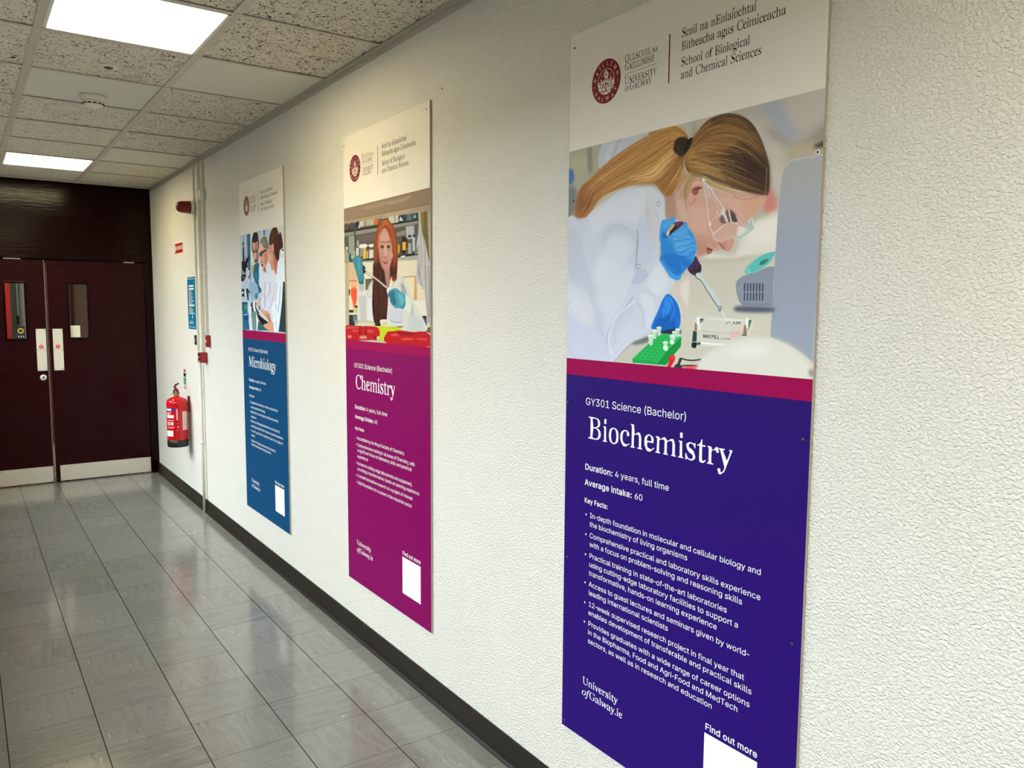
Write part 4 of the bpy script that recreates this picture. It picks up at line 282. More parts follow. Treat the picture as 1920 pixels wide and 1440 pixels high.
P|232,242,236|0.4|0.8|1|2500,5788 2523,5778 2568,5777 2584,5788 2545,5800|
P|196,222,206|0.4|0.88|1|2444,5856 2473,5837 2531,5835 2558,5852 2542,5903 2533,5992 2478,5988 2463,5906|
P|232,242,236|0.4|0.8|1|2453,5856 2479,5845 2529,5843 2547,5855 2503,5869|
P|196,222,206|0.4|0.88|1|2313,5977 2341,5958 2397,5956 2423,5972 2407,6021 2399,6106 2345,6103 2331,6025|
P|232,242,236|0.4|0.8|1|2321,5976 2346,5965 2394,5963 2412,5975 2370,5989|
P|238,246,240|0.5|0.8|1|2325,6047 2419,6048 2414,6119 2339,6117|
P|238,246,240|0.5|0.8|1|2460,5945 2540,5941 2535,5998 2469,6001|
P|206,32,36|0.5|1|1|2468,6211 2519,6189 2571,6230 2558,6295 2510,6374 2474,6415 2408,6420 2449,6315 2440,6252|
P|232,76,70|1.2|0.6|1|2490,6216 2534,6220 2536,6271 2492,6274|
P|52,50,54|0.6|1|1|2568,6370 2625,6328 2651,6250 2700,6228 2708,6259 2682,6324 2683,6374 2741,6395 2569,6408|
L|24,24,28|2.2|1|0.3|2701,6241 2793,6260 2933,6259 3068,6235
L|24,24,28|2.2|1|0.3|2683,6374 2824,6354 3004,6345
P|226,84,84|0.8|1|1|2755,6381 3018,6347 2992,6400 2798,6403|
P|206,208,198|0.6|0.7|1|2977,5519 3941,5561 3867,5803 3748,5842 3454,5996 3060,5991 2985,5763|
P|44,66,60|0.4|0.9|0|3026,5548 3106,5547 3094,5590 3036,5651|
L|236,240,236|0.9|0.7|0.2|3100,5571 3019,5749
L|236,240,236|0.9|0.7|0.2|3082,5579 3013,5740
L|236,240,236|0.9|0.7|0.2|3063,5586 3007,5730
L|236,240,236|0.9|0.7|0.2|3045,5594 3001,5721
P|36,64,62|0.4|1|0|2909,5753 2979,5775 2982,5885 2980,6020 2960,6052 2905,6048 2884,6025 2900,5888|
P|140,120,96|0.4|0.9|1|2937,5752 2941,5666 2953,5617 2975,5653 2978,5769|
P|180,80,60|0.5|0.8|1|2938,5666 2953,5611 2971,5653|
P|20,28,30|0.3|1|0|2893,5956 2985,5958 2987,6029 2886,6027|
L|240,240,240|0.9|0.9|0.2|2884,5951 2991,5948 2987,6032
P|40,56,54|0.6|0.8|1|2991,5958 3052,5943 3053,5980 2993,5995|
L|240,240,232|2.6|0.85|0.4|3073,5954 3325,5966 3491,5958
L|160,150,140|0.8|0.7|0.3|3053,5754 3447,5777 3794,5765
L|240,242,236|0.9|0.8|0.3|3179,5540 3439,5550 3834,5558
L|230,230,224|0.8|0.7|0.3|3179,5546 3169,5636 3130,5661
P|240,246,246|0.5|0.9|0|2977,5525 3025,5518 3029,5652 2982,5653|
P|240,246,246|0.5|0.9|0|3845,5517 3874,5511 3880,5665 3845,5678|
P|58,92,84|0.5|0.9|0|3888,5557 3947,5555 3877,5757 3886,5665|
L|210,222,216|1.4|0.8|0.3|3944,5561 3867,5803
P|150,104,80|0.5|0.9|1|3806,5771 3814,5667 3831,5626 3850,5666 3866,5757 3855,5792|
P|178,60,56|0.5|0.8|1|3820,5667 3831,5621 3845,5660|
P|40,56,52|0.5|0.9|0|3777,5806 3794,5782 3867,5786 3867,5808|
P|220,176,168|1.5|0.6|1|3575,5837 3609,5731 3719,5727 3769,5760 3736,5842|
P|226,226,220|0.6|0.7|0|3490,5552 3762,5559 3764,5622 3492,5617|
L|60,62,64|0.9|0.9|0.1|3424,5869 3595,5867
L|36,38,42|1|0.95|0.1|3107,5865 3105,5815
L|36,38,42|1|0.95|0.1|3105,5815 3123,5850
L|36,38,42|1|0.95|0.1|3123,5850 3138,5815
L|36,38,42|1|0.95|0.1|3138,5815 3140,5866
L|36,38,42|1|0.95|0.1|3154,5866 3168,5816
L|36,38,42|1|0.95|0.1|3168,5816 3186,5867
L|36,38,42|1|0.95|0.1|3159,5848 3179,5849
L|36,38,42|1|0.95|0.1|3200,5867 3230,5817
L|36,38,42|1|0.95|0.1|3198,5816 3232,5867
L|36,38,42|1|0.95|0.1|3262,5868 3260,5817
L|36,38,42|1|0.95|0.1|3260,5817 3288,5818
L|36,38,42|1|0.95|0.1|3261,5842 3286,5842
L|36,38,42|1|0.95|0.1|3307,5868 3305,5818
L|36,38,42|1|0.95|0.1|3321,5818 3323,5869
L|36,38,42|1|0.95|0.1|3323,5869 3348,5869
L|36,38,42|1|0.95|0.1|3366,5819 3368,5869
L|36,38,42|1|0.95|0.1|3368,5869 3393,5870
L|60,62,70|0.9|0.95|0.1|3746,5623 3745,5583
L|60,62,70|0.9|0.95|0.1|3745,5583 3730,5611
L|60,62,70|0.9|0.95|0.1|3730,5611 3713,5583
L|60,62,70|0.9|0.95|0.1|3713,5583 3714,5623
L|60,62,70|0.9|0.95|0.1|3700,5623 3683,5584
L|60,62,70|0.9|0.95|0.1|3683,5584 3668,5623
L|60,62,70|0.9|0.95|0.1|3693,5609 3674,5609
L|60,62,70|0.9|0.95|0.1|3654,5623 3620,5584
L|60,62,70|0.9|0.95|0.1|3652,5584 3621,5623
L|110,112,118|0.8|0.95|0.1|3576,5622 3575,5587
L|110,112,118|0.8|0.95|0.1|3575,5587 3547,5586
L|110,112,118|0.8|0.95|0.1|3576,5604 3550,5603
L|110,112,118|0.8|0.95|0.1|3531,5621 3530,5586
L|110,112,118|0.8|0.95|0.1|3514,5585 3515,5620
L|110,112,118|0.8|0.95|0.1|3515,5620 3489,5620
P|212,212,204|6|1|1|2989,6392 3118,6189 3377,6001 3732,5858 4072,5812 4334,5841 4558,5926 4745,6055 4870,6200 4895,6443 3935,6666 2911,6451|
P|228,228,224|14|0.9|1|3526,6078 3908,5941 4242,5957 4181,6057 3776,6114|
P|96,92,88|4|0.8|1|4844,6294 4887,6245 4892,6367 4854,6355|''',
'2':'''P|158,136,112|0.3|1|0|-40,1316 1637,1305 1636,1580 -14,1551|
P|180,158,134|2|0.7|1|392,1379 710,1365 884,1380 810,1430 527,1428|
P|192,176,150|1.5|0.6|1|884,1380 1121,1388 1323,1371 1234,1434 956,1438|
P|176,158,132|0.3|1|0|-14,1557 1636,1585 1635,1679 1481,1659 1119,1641 758,1629 220,1639 -15,1623|
L|110,84,62|0.8|0.9|0|-14,1545 758,1557 1636,1572
P|196,182,150|1|0.6|1|882,1575 1288,1590 1277,1629 954,1632|
P|96,92,86|0.3|1|0|-15,1623 1450,1663 1446,2375 -27,2353|
P|70,60,56|0.3|1|0|-7,1625 220,1639 218,1756 -9,1745|
P|96,84,78|0.3|1|0|8,1600 105,1602 103,1702 6,1706|
P|88,76,70|0.3|1|0|127,1605 228,1608 226,1707 125,1710|
P|30,36,80|0.3|1|0|249,1611 340,1612 339,1710 247,1714|
P|206,204,190|0.3|1|0|347,1615 437,1617 435,1713 346,1717|
P|176,160,140|0.3|1|0|446,1619 495,1614 494,1710 445,1720|
P|196,190,168|0.3|1|0|500,1622 548,1616 547,1712 499,1722|
P|184,188,160|0.3|1|0|553,1624 645,1627 644,1721 552,1724|
P|226,112,66|0.3|1|0|655,1628 726,1627 725,1721 654,1727|
P|120,100,96|0.3|1|0|732,1632 795,1630 794,1722 731,1729|
P|206,212,198|0.3|1|0|930,1640 1040,1647 1039,1769 929,1768|
P|216,214,196|0.3|1|0|1052,1646 1102,1642 1101,1763 1050,1771|
P|30,44,60|0.3|1|0|1125,1649 1187,1648 1187,1767 1124,1773|
P|20,74,86|0.3|1|0|1193,1652 1249,1650 1248,1768 1192,1775|
P|110,118,128|0.3|1|0|1255,1654 1321,1654 1320,1772 1254,1777|
P|40,84,104|0.3|1|0|1354,1659 1445,1664 1444,1779 1353,1780|
P|232,232,228|0.3|1|0|1118,1736 1147,1668 1192,1749|
P|214,226,226|0.3|0.8|0|1364,1738 1391,1672 1407,1736|
P|226,226,232|0.3|0.9|0|318,1725 347,1637 361,1639 339,1740|
P|30,26,26|0.3|1|0|-9,1733 218,1747 218,1780 -10,1764|
P|26,24,26|0.3|1|0|254,1738 1449,1769 1449,1794 254,1771|
P|150,146,138|0.3|1|0|-10,1764 225,1775 224,1840 -11,1836|
P|152,148,140|0.3|1|0|254,1774 1439,1790 1438,1838 253,1844|
P|112,98,94|0.3|1|0|323,1878 653,1880 651,2003 322,1960|
P|150,140,118|0.3|1|0|1059,1929 1231,1903 1230,1986 1081,1986|
P|158,162,150|0.3|1|0|101,1846 245,1855 247,2257 109,2256|
P|184,192,196|0.3|1|0|1237,1851 1374,1853 1384,2060 1241,2061|
P|70,72,74|0.3|1|0|227,1640 263,1640 262,2141 234,2137|
P|250,250,240|1|0.95|1|334,2043 383,2026 492,2040 505,2087 464,2105 341,2091|
P|250,250,240|1|0.95|1|532,2056 585,2051 637,2058 630,2102 545,2098|
P|250,250,240|0.7|0.95|1|30,2054 53,2033 82,2060 60,2094|
P|220,224,214|0.7|0.7|1|286,1978 315,1935 321,2030 292,2061|
P|206,214,200|0.4|1|0|263,2082 327,2082 325,2244 261,2247|
P|150,150,160|0.4|1|0|354,2104 410,2104 408,2241 352,2244|
P|236,190,50|0.4|1|0|416,2111 478,2112 475,2294 414,2297|
P|190,170,140|0.4|1|0|484,2165 524,2163 523,2287 482,2292|
P|224,220,206|0.4|1|0|544,2149 630,2152 628,2297 542,2298|
P|206,170,50|0.4|1|0|1092,2126 1127,2124 1126,2260 1091,2265|
P|70,60,40|0.4|1|0|1139,2079 1167,2076 1166,2286 1137,2292|
P|36,24,22|0.4|1|0|1168,2009 1233,2012 1231,2293 1166,2295|
P|236,188,44|0.4|1|0|1173,2094 1233,2096 1232,2225 1172,2226|
P|80,24,24|0.4|1|0|1241,2040 1263,2037 1262,2192 1240,2197|
P|170,180,184|0.4|1|0|1274,2128 1329,2129 1328,2293 1273,2295|
P|206,214,214|0.4|1|0|1351,2045 1389,2044 1388,2258 1350,2262|
P|120,128,134|0.4|1|0|1392,2164 1426,2162 1425,2324 1391,2328|
P|28,40,76|0.4|1|1|1280,2035 1324,2031 1330,2011 1286,1989|
P|36,44,84|0.4|1|1|1357,2036 1389,2035 1384,1998 1357,1999|
P|30,60,70|0.4|1|1|491,2120 545,2115 545,2092 491,2091|
P|36,28,24|0.3|1|0|93,2303 648,2308 647,2336 93,2321|
P|30,24,24|0.3|1|0|1091,2308 1393,2298 1393,2324 1090,2340|
P|246,246,240|0.3|1|0|1143,2319 1222,2316 1222,2337 1142,2340|
P|30,26,24|0.3|1|0|1404,2299 1447,2293 1447,2334 1409,2336|
P|220,180,60|0.3|1|0|1404,2289 1452,2284 1452,2304 1404,2309|
P|166,164,152|0.3|1|0|93,2321 647,2336 647,2399 92,2375|
P|176,178,172|0.3|1|0|1090,2340 1447,2334 1446,2406 1090,2410|
P|236,226,196|0.3|1|0|-10,2334 1659,2419 1655,3652 -34,3774|
P|196,180,146|0.3|1|0|12,2189 108,2168 86,3554 9,3558|
P|170,160,140|0.3|1|0|-5,2083 84,2073 93,2342 3,2335|
P|200,150,112|0.3|1|0|100,2654 286,2659 274,2694 112,2691|
P|222,190,150|0.3|1|0|105,2344 242,2345 288,2522 274,2653 113,2650|
P|106,100,84|0.3|1|0|453,2658 636,2658 624,2740 497,2854 462,2873|
P|250,92,50|1.2|1|1|135,2843 198,2793 266,2826 282,2949 256,3072 205,3196 176,3072 146,2967|
P|252,140,90|2|0.5|1|100,2675 274,2694 272,2806 161,2823|
P|40,30,40|0.3|1|0|91,2831 117,2832 115,2946 89,2946|
P|50,40,46|0.3|1|0|91,3218 192,3217 191,3268 91,3270|
P|214,206,60|0.3|1|0|217,3196 291,3195 290,3277 216,3278|
P|30,26,30|0.3|1|0|230,3134 280,3134 279,3185 230,3185|
P|40,48,56|0.3|1|0|90,3312 289,3308 286,3503 87,3512|
P|110,124,134|0.3|1|0|178,3321 277,3318 275,3432 176,3435|
P|206,160,112|0.3|1|0|1180,2656 1399,2655 1399,2678 1190,2675|
P|222,170,120|0.3|1|0|1381,2659 1413,2661 1420,3052 1360,3051|
P|244,228,190|0.3|1|0|1258,2678 1371,2676 1370,2953 1256,2968|
P|240,234,214|0.3|1|0|1350,3060 1587,3062 1586,3289 1497,3300 1424,3185|
P|30,28,26|0.3|1|0|1497,3300 1573,3298 1573,3342 1505,3344|
P|90,98,108|0.3|1|0|1514,3343 1577,3342 1585,3552 1532,3555|
P|130,84,40|0.3|1|0|1585,3490 1629,3462 1633,3566 1585,3560|
P|120,106,52|0.3|1|0|1481,1669 1590,1670 1604,1971 1632,2694 1510,2179|
P|150,134,76|1.5|0.7|0|1487,1670 1533,1679 1532,1980 1491,1832|
P|204,200,200|0.5|1|1|1486,1831 1448,1967 1415,2167 1436,2292 1414,2526 1423,2785 1652,2795 1612,2442 1552,2134 1511,1997|
P|204,198,194|0.3|1|0|1419,2458 1659,2444 1655,3521 1586,3394 1560,3132 1534,2869 1445,2689|
L|150,142,146|1.2|0.6|0.6|1491,1872 1480,2073 1489,2379 1466,2684
L|150,142,146|1.2|0.6|0.6|1511,1997 1542,2183 1551,2487 1560,2741
L|150,142,146|1.2|0.6|0.6|1447,2171 1446,2478 1445,2683
L|130,120,128|1.6|0.6|0.8|1554,2522 1561,2783 1587,3132 1603,3393
L|130,120,128|1.6|0.6|0.8|1606,2526 1614,2785 1621,3305
L|130,120,128|1.6|0.6|0.8|1446,2513 1463,2690 1517,2868
P|170,160,138|0.3|1|0|1590,1660 1615,1655 1616,1983 1594,1949|
P|176,162,140|0.4|0.5|0|1633,2356 1663,2360 1659,3652 1633,3654|
P|222,222,214|0.4|1|1|297,2746 440,2742 462,2853 485,2913 521,2795 591,2700 658,2683 811,2749 936,2868 1062,2575 1112,2615 1170,2664 1248,2741 1313,2952 1378,3132 1479,3273 1523,3361 1532,3555 737,3601 626,3508 581,3490 299,3441 280,3134 271,2908|
P|190,190,188|3|0.7|1|318,2991 461,2973 481,3233 467,3395 348,3398 327,3195|
P|176,176,170|2|0.6|1|309,2757 429,2752 427,2852 332,2869|
P|150,150,150|2|0.7|1|1140,2764 1189,2793 1237,2913 1217,2949 1159,2911|
P|206,210,206|3|0.6|1|1217,2968 1312,3078 1349,3222 1292,3332 1205,3316|
P|198,208,206|4|0.7|1|1311,3313 1478,3380 1495,3557 1252,3553|
P|206,208,226|3|0.8|1|933,3228 1176,3206 1155,3410 952,3417|
P|232,234,240|3|0.7|1|495,3033 586,3074 616,3429 490,3394|
L|120,124,140|0.9|0.8|0.2|942,3379 1014,3419 1155,3410
L|120,122,128|0.9|0.7|0.4|1186,3243 1254,3324 1311,3268 1331,3186
L|110,112,120|1|0.5|0.5|1062,2593 1020,2721 957,2850
L|130,130,134|1|0.6|0.5|1170,2674 1208,2858 1256,2968
L|246,246,242|2|0.8|0.6|1021,2609 989,2719 957,2850
L|140,144,150|1.2|0.6|0.6|1303,3078 1340,3132 1340,3222 1358,3330
L|140,130,120|1|0.5|0.4|568,2738 520,2855 496,2954 587,2995
P|150,104,94|0.6|1|1|793,2403 961,2437 949,2661 937,2754 894,2876 874,2828 831,2864 841,2941 894,2885 851,2999 811,2749 791,2556|
P|196,150,134|2|0.7|1|855,2523 939,2529 927,2716 884,2847 843,2750|
P|214,180,168|0.8|0.8|1|821,2807 905,2848 883,2961 841,2912|
P|150,64,26|0.4|1|1|725,1746 757,1695 857,1663 930,1693 989,1779 1024,1838 1058,1972 1080,2125 1091,2319 1077,2554 1064,2704 981,2700 972,2329 951,2000 928,1910 855,1811 755,1884 727,2081 750,2363 811,2535 847,2693 643,2683 619,2522 648,2240 637,2069 678,1917|
P|60,22,18|0.5|1|1|628,2389 793,2403 854,2656 894,2923 903,3057 880,3324 868,3382 761,3385 760,3482 649,3497 596,3232 599,2916 625,2643|
P|70,26,20|0.5|1|1|961,2418 1073,2428 1061,2612 980,2625 948,2699|
P|70,26,18|2|0.8|1|702,2077 751,2195 774,2421 847,2649 695,2685 659,2411|
P|84,30,20|2|0.8|1|972,2307 1067,2338 1053,2661 981,2635|
P|206,112,44|1.5|0.8|1|756,1751 820,1684 906,1688 977,1787 1000,1877 929,1823 856,1767 755,1839|
H|190,96,36/216,126,54/120,46,22/90,32,18/166,78,30|857,1680 756,1729 704,1899 663,2073 646,2410/844,1721 756,1806 729,1969 713,2191 697,2527|110|0.7|0.6
H|190,96,36/206,110,44/130,48,24/150,60,30|869,1682 977,1787 1035,1969 1068,2177 1065,2553/881,1750 964,1893 986,2070 996,2288 994,2548|110|0.7|0.6
H|110,46,28/50,18,16/90,36,24/36,14,14/130,60,40|639,2448 624,2740 621,3035 650,3428/792,2461 832,2750 872,3037 848,3325|140|0.9|0.6
P|198,144,130|0.4|1|1|734,2081 741,1949 780,1865 843,1809 904,1862 951,2000 980,2112 991,2222 978,2351 947,2468 897,2541 861,2544 811,2502 762,2397 738,2250|
P|222,172,156|2|0.7|1|780,1910 855,1855 927,1953 939,2042 878,2056 778,2043|
P|226,176,164|1.5|0.7|1|827,2159 877,2099 900,2234 875,2297 838,2271|
P|168,108,98|2|0.6|1|738,2250 788,2333 812,2446 861,2528 799,2490 750,2374|
P|214,160,148|2|0.6|1|925,2236 985,2243 972,2350 923,2433 900,2322|
L|74,34,26|1|0.9|0.2|763,2052 804,2033 853,2055
L|74,34,26|1|0.9|0.2|884,2059 926,2049 962,2064
P|88,58,50|0.4|0.9|1|768,2113 800,2095 833,2116 825,2148 777,2145|
P|36,24,26|0.3|0.9|1|790,2116 810,2113 810,2135 790,2135|
P|88,58,50|0.4|0.9|1|888,2128 920,2110 951,2130 944,2162 897,2159|
P|36,24,26|0.3|0.9|1|910,2131 929,2128 929,2150 910,2149|
L|210,200,190|0.6|0.7|0.2|728,2058 733,2148 777,2198 827,2193 852,2118 840,2073
L|210,200,190|0.6|0.7|0.2|883,2100 895,2200 931,2226 973,2209 980,2112
L|220,212,204|0.5|0.6|0.2|728,2053 840,2073 883,2084 980,2091
P|150,60,60|0.4|0.95|1|800,2373 862,2390 923,2373 899,2409 862,2426 825,2403|
P|232,214,206|0.3|0.8|1|825,2378 862,2393 905,2379 874,2398|
L|130,72,64|0.8|0.7|0.3|832,2298 869,2316 900,2302
P|240,210,200|0.4|0.9|1|982,2264 997,2271 994,2331 984,2330|
P|64,142,158|0.4|1|1|211,2383 218,2312 328,2302 410,2390 414,2530 430,2631 423,2721 381,2750 322,2727 287,2623 252,2499|
P|64,142,158|0.4|1|1|232,2244 268,2224 311,2222 352,2250 393,2307 412,2425 424,2543 430,2671 319,2666 278,2533 237,2423 181,2311 160,2273|
P|96,170,184|1.5|0.7|1|282,2261 352,2279 364,2445 347,2620 308,2440|
P|40,104,122|0.8|0.8|1|310,2696 406,2700 423,2731 381,2752 322,2732|
P|36,86,120|0.4|1|1|102,2195 147,2170 152,2308 108,2316|
P|210,200,110|0.4|1|1|153,2224 197,2217 204,2253 167,2262|
L|40,100,120|0.8|0.7|0.3|289,2238 298,2321 308,2381
L|40,100,120|0.8|0.7|0.3|338,2249 351,2326 357,2386
P|16,22,32|0.4|1|1|412,2413 460,2452 465,2534 417,2554|
L|206,206,206|2.6|1|0.3|455,2483 547,2569 659,2654 768,2737 895,2838
L|110,112,118|0.8|0.9|0.2|466,2544 591,2641 746,2746 842,2817
L|226,170,160|1.6|0.9|0.4|810,2787 895,2847
P|244,244,240|0.4|1|1|889,2847 926,2848 936,2877 904,2924 884,2904|
P|78,160,182|0.4|1|1|904,2943 926,2886 1019,2847 1070,2853 1139,2902 1198,2940 1222,3041 1216,3132 1177,3192 1117,3179 1037,3179 1006,3147 965,3114 935,3038 935,2981 904,3019|
P|44,116,140|1.4|0.9|1|915,2943 1019,2880 1028,2964 1058,3076 1017,3132 966,3076 946,2991|
P|122,198,214|2|0.6|1|1099,2928 1178,2958 1197,3077 1147,3132 1108,3040|
L|26,90,112|1.1|0.9|0.3|1198,2949 1224,3059 1177,3187
L|22,78,100|0.9|0.8|0.3|1008,2917 987,2982 1017,3057 1017,3132
L|22,78,100|0.9|0.7|0.3|957,2906 935,2981 956,3038
P|228,236,222|0.5|1|1|1222,2968 1294,3042 1331,3150 1292,3295 1244,3329 1195,3298 1186,3206 1221,3132|
P|206,222,206|1.4|0.7|1|1196,3224 1254,3223 1292,3295 1244,3324 1205,3307|
P|196,192,160|0.8|0.75|1|226,3413 348,3398 605,3415 626,3498 274,3535 213,3475|
P|226,224,196|1.2|0.7|1|263,3463 582,3450 581,3500 274,3514|
P|206,216,40|0.3|1|0|638,3498 1145,3489 1144,3540 992,3586 877,3602 875,3766 724,3758 737,3601 671,3526|
P|236,232,206|0.5|0.95|1|750,3390 921,3385 899,3491 781,3491|
P|214,206,160|0.8|0.7|1|788,3423 900,3419 889,3486 792,3491|
P|60,90,30|0.5|0.8|1|1054,3488 1165,3479 1165,3497 1064,3502|
P|198,22,30|0.6|1|1|3,3526 335,3516 626,3508 726,3552 736,3669 669,3683 624,3746 -2,3782|
P|198,22,30|0.6|1|1|877,3602 992,3572 1144,3549 1347,3565 1459,3550 1558,3553 1638,3618 1637,3776 875,3785|
P|238,104,96|1|0.7|1|9,3536 150,3535 310,3533 310,3553 21,3578|
P|238,104,96|1|0.7|1|149,3593 273,3586 297,3616 173,3633|
P|238,104,96|1|0.7|1|488,3575 603,3574 602,3618 487,3625|
P|238,104,96|1|0.7|1|950,3636 1054,3601 1114,3635 1002,3661|
P|238,104,96|1|0.7|1|1153,3679 1337,3666 1347,3692 1173,3715|
P|238,104,96|1|0.7|1|1422,3660 1567,3658 1567,3685 1422,3687|
P|140,12,22|1|0.7|1|310,3523 347,3521 344,3685 308,3687|
P|140,12,22|1|0.7|1|442,3527 477,3525 475,3717 439,3719|
P|140,12,22|1|0.7|1|1094,3580 1347,3583 1347,3620 1114,3626|
P|140,12,22|1|0.7|1|624,3686 680,3673 668,3753 624,3746|
P|230,150,140|0.6|0.8|1|58,3703 135,3698 134,3751 57,3756|
P|220,170,160|0.7|0.8|1|332,3696 463,3687 463,3738 332,3747|''',
'1':'''P|158,168,182|0.2|1|0|58,1051 142,1062 144,1680 32,1665|
P|206,216,220|1|0.6|0|86,1058 132,1064 131,1496 93,1490|
P|48,104,140|0.2|1|0|146,1059 214,1066 205,1824 150,1818|
P|206,222,226|0.4|0.8|0|215,1062 268,1070 259,1786 206,1779|
P|22,68,124|0.2|1|0|468,1064 493,1066 490,1189 474,1177|
P|160,190,214|0.5|0.8|0|493,1070 537,1073 535,1191 494,1190|
P|150,168,176|0.3|0.6|0|380,1085 393,1084 390,1366 379,1363|
P|110,112,100|0.3|1|1|381,1059 410,1062 405,1091 388,1096|
P|206,206,196|0.2|1|0|716,1070 827,1068 830,1293 802,1610 750,1234|
P|200,224,208|0.8|0.8|1|233,1388 290,1612 294,1790 233,1783 221,1511|
P|20,20,26|0.2|1|0|46,1214 74,1220 75,1293 52,1289|
P|16,16,22|0.2|1|0|53,1317 79,1322 81,1625 48,1621|
P|14,14,20|0.3|1|1|24,1617 90,1627 119,1567 138,1561 157,1537 181,1504 179,1595 145,1662 142,1753 114,1759 103,1858 65,1863 28,1813|
P|140,160,160|0.4|1|1|9,1801 75,1846 55,1890 11,1895|
P|40,18,30|0.3|1|1|6,1904 83,1884 111,1905 61,2021 3,2016|
P|50,60,110|0.2|1|0|173,1821 200,1833 212,2051 181,2058|
P|206,218,226|0.2|1|0|159,1810 182,1813 173,2176 155,2175|
P|180,198,214|0.2|0.85|1|133,2111 150,2125 142,2149 125,2129|
P|30,40,70|0.2|0.85|1|26,2127 43,2142 34,2165 18,2146|
P|30,40,70|0.2|0.85|1|149,2161 165,2175 157,2198 141,2179|
P|90,120,150|0.2|0.85|1|44,2049 61,2064 52,2087 36,2067|
P|180,198,214|0.2|0.85|1|47,1935 63,1949 55,1973 38,1953|
P|40,60,90|0.2|0.85|1|101,2105 117,2119 109,2142 93,2123|
P|180,198,214|0.2|0.85|1|125,2127 142,2141 134,2165 117,2145|
P|30,40,70|0.2|0.85|1|60,1948 76,1963 68,1986 51,1966|
P|206,220,232|0.2|0.85|1|39,2158 56,2172 48,2196 31,2176|
P|206,220,232|0.2|0.85|1|79,2008 96,2022 87,2046 71,2026|
P|40,60,90|0.2|0.85|1|95,2024 111,2038 103,2061 87,2041|
P|180,198,214|0.2|0.85|1|76,2056 93,2070 85,2094 68,2074|
P|90,120,150|0.2|0.85|1|79,2082 95,2096 87,2119 71,2099|
P|206,220,232|0.2|0.85|1|46,2086 63,2101 55,2124 38,2104|
P|40,60,90|0.2|0.85|1|23,2089 40,2104 31,2127 15,2107|
P|30,40,70|0.2|0.85|1|156,1922 172,1936 164,1959 148,1939|
P|180,198,214|0.2|0.85|1|63,2034 80,2049 71,2072 55,2052|
P|90,120,150|0.2|0.85|1|85,2121 102,2135 93,2158 77,2139|
P|90,120,150|0.2|0.85|1|34,2079 51,2094 43,2117 26,2097|
P|40,60,90|0.2|0.85|1|108,2117 125,2131 117,2154 100,2134|
P|206,220,232|0.2|0.85|1|143,2094 159,2108 151,2131 135,2111|
P|90,120,150|0.2|0.85|1|32,2087 48,2101 40,2124 24,2105|
P|30,40,70|0.2|0.85|1|154,1955 170,1969 162,1992 146,1972|
P|30,40,70|0.2|0.85|1|144,2161 160,2175 152,2198 136,2179|
P|206,220,232|0.2|0.85|1|113,2131 130,2145 122,2168 105,2149|
P|30,40,70|0.2|0.85|1|62,2150 79,2164 71,2188 54,2169|
P|176,196,214|0.4|1|0|10,2036 215,2052 222,2461 8,2467|
P|14,16,24|0.2|1|0|6,2188 61,2191 62,2352 7,2350|
P|16,20,34|0.2|1|0|97,2193 146,2187 149,2433 127,2433|
P|40,90,120|0.2|1|0|146,2214 206,2251 192,2303 153,2284|
P|220,232,236|0.4|0.9|0|65,2209 92,2211 94,2326 66,2343|
P|210,220,230|0.3|1|1|14,2252 42,2244 40,2289 13,2288|
P|30,70,90|0.2|1|0|8,2467 135,2469 140,2628 4,2639|
P|60,130,140|0.5|1|1|43,2522 115,2530 122,2628 50,2629|
P|30,100,130|0.2|1|0|8,2630 144,2627 138,2858 151,3043 11,3055|
P|16,60,130|0.4|1|1|46,2755 128,2743 135,2822 62,2844|
P|206,226,232|0.3|0.8|1|19,2738 92,2744 142,2707 93,2722|
P|200,222,230|0.4|0.8|0|122,2451 153,2451 152,2680 120,2699|
P|190,168,120|0.4|1|1|224,1746 252,1713 278,1753 280,1842 265,1930 239,1900 218,1817|
P|8,96,124|0.3|1|1|288,1700 366,1694 372,1800 378,1889 388,2188 328,2185 272,2002 256,1920|
P|20,130,160|1|0.8|1|283,1878 352,1903 365,2107 306,2023|
P|10,96,116|0.2|1|0|300,2059 391,2066 403,2252 394,2277 344,2300 339,2181|
P|176,198,220|0.4|1|1|221,1898 271,2020 328,2185 187,2177 191,2013|
P|150,180,206|0.6|1|1|171,2066 300,2076 346,2215 334,2385 275,2418 223,2452 191,2329|
P|60,130,150|0.6|1|1|277,2315 336,2291 334,2385 291,2418|
L|100,130,170|0.8|0.7|0.3|214,2122 254,2210 226,2330
L|100,130,170|0.8|0.7|0.3|265,2108 305,2213 278,2298
L|100,130,170|0.8|0.7|0.3|186,2189 227,2278
P|14,16,18|0.3|1|1|242,1390 241,1247 266,1128 294,1072 329,1072 362,1115 373,1223 378,1346 372,1432 346,1462 328,1477 250,1445|
P|206,150,120|0.3|1|1|254,1285 263,1260 306,1287 350,1261 361,1342 364,1413 360,1588 341,1673 314,1717 288,1683 273,1591 258,1464|
P|228,176,146|1|0.8|1|263,1278 298,1294 300,1365 269,1377|
P|180,84,56|1|0.6|1|315,1298 341,1303 339,1391 304,1401|
P|120,82,66|1|0.7|1|345,1480 366,1483 363,1623 323,1705 315,1669|
P|130,84,64|0.8|0.8|1|257,1428 299,1431 302,1485 262,1491|
P|130,84,64|0.8|0.8|1|310,1434 348,1414 352,1481 315,1487|
P|34,20,20|0.3|0.9|1|266,1452 289,1450 292,1470 269,1473|
P|34,20,20|0.3|0.9|1|316,1450 343,1437 346,1460 319,1470|
L|40,24,22|0.7|0.8|0|259,1429 294,1426 347,1410
P|60,30,34|0.4|0.8|1|289,1630 342,1620 332,1663 297,1666|
P|240,200,176|0.6|0.8|1|293,1479 310,1482 312,1580 295,1577|
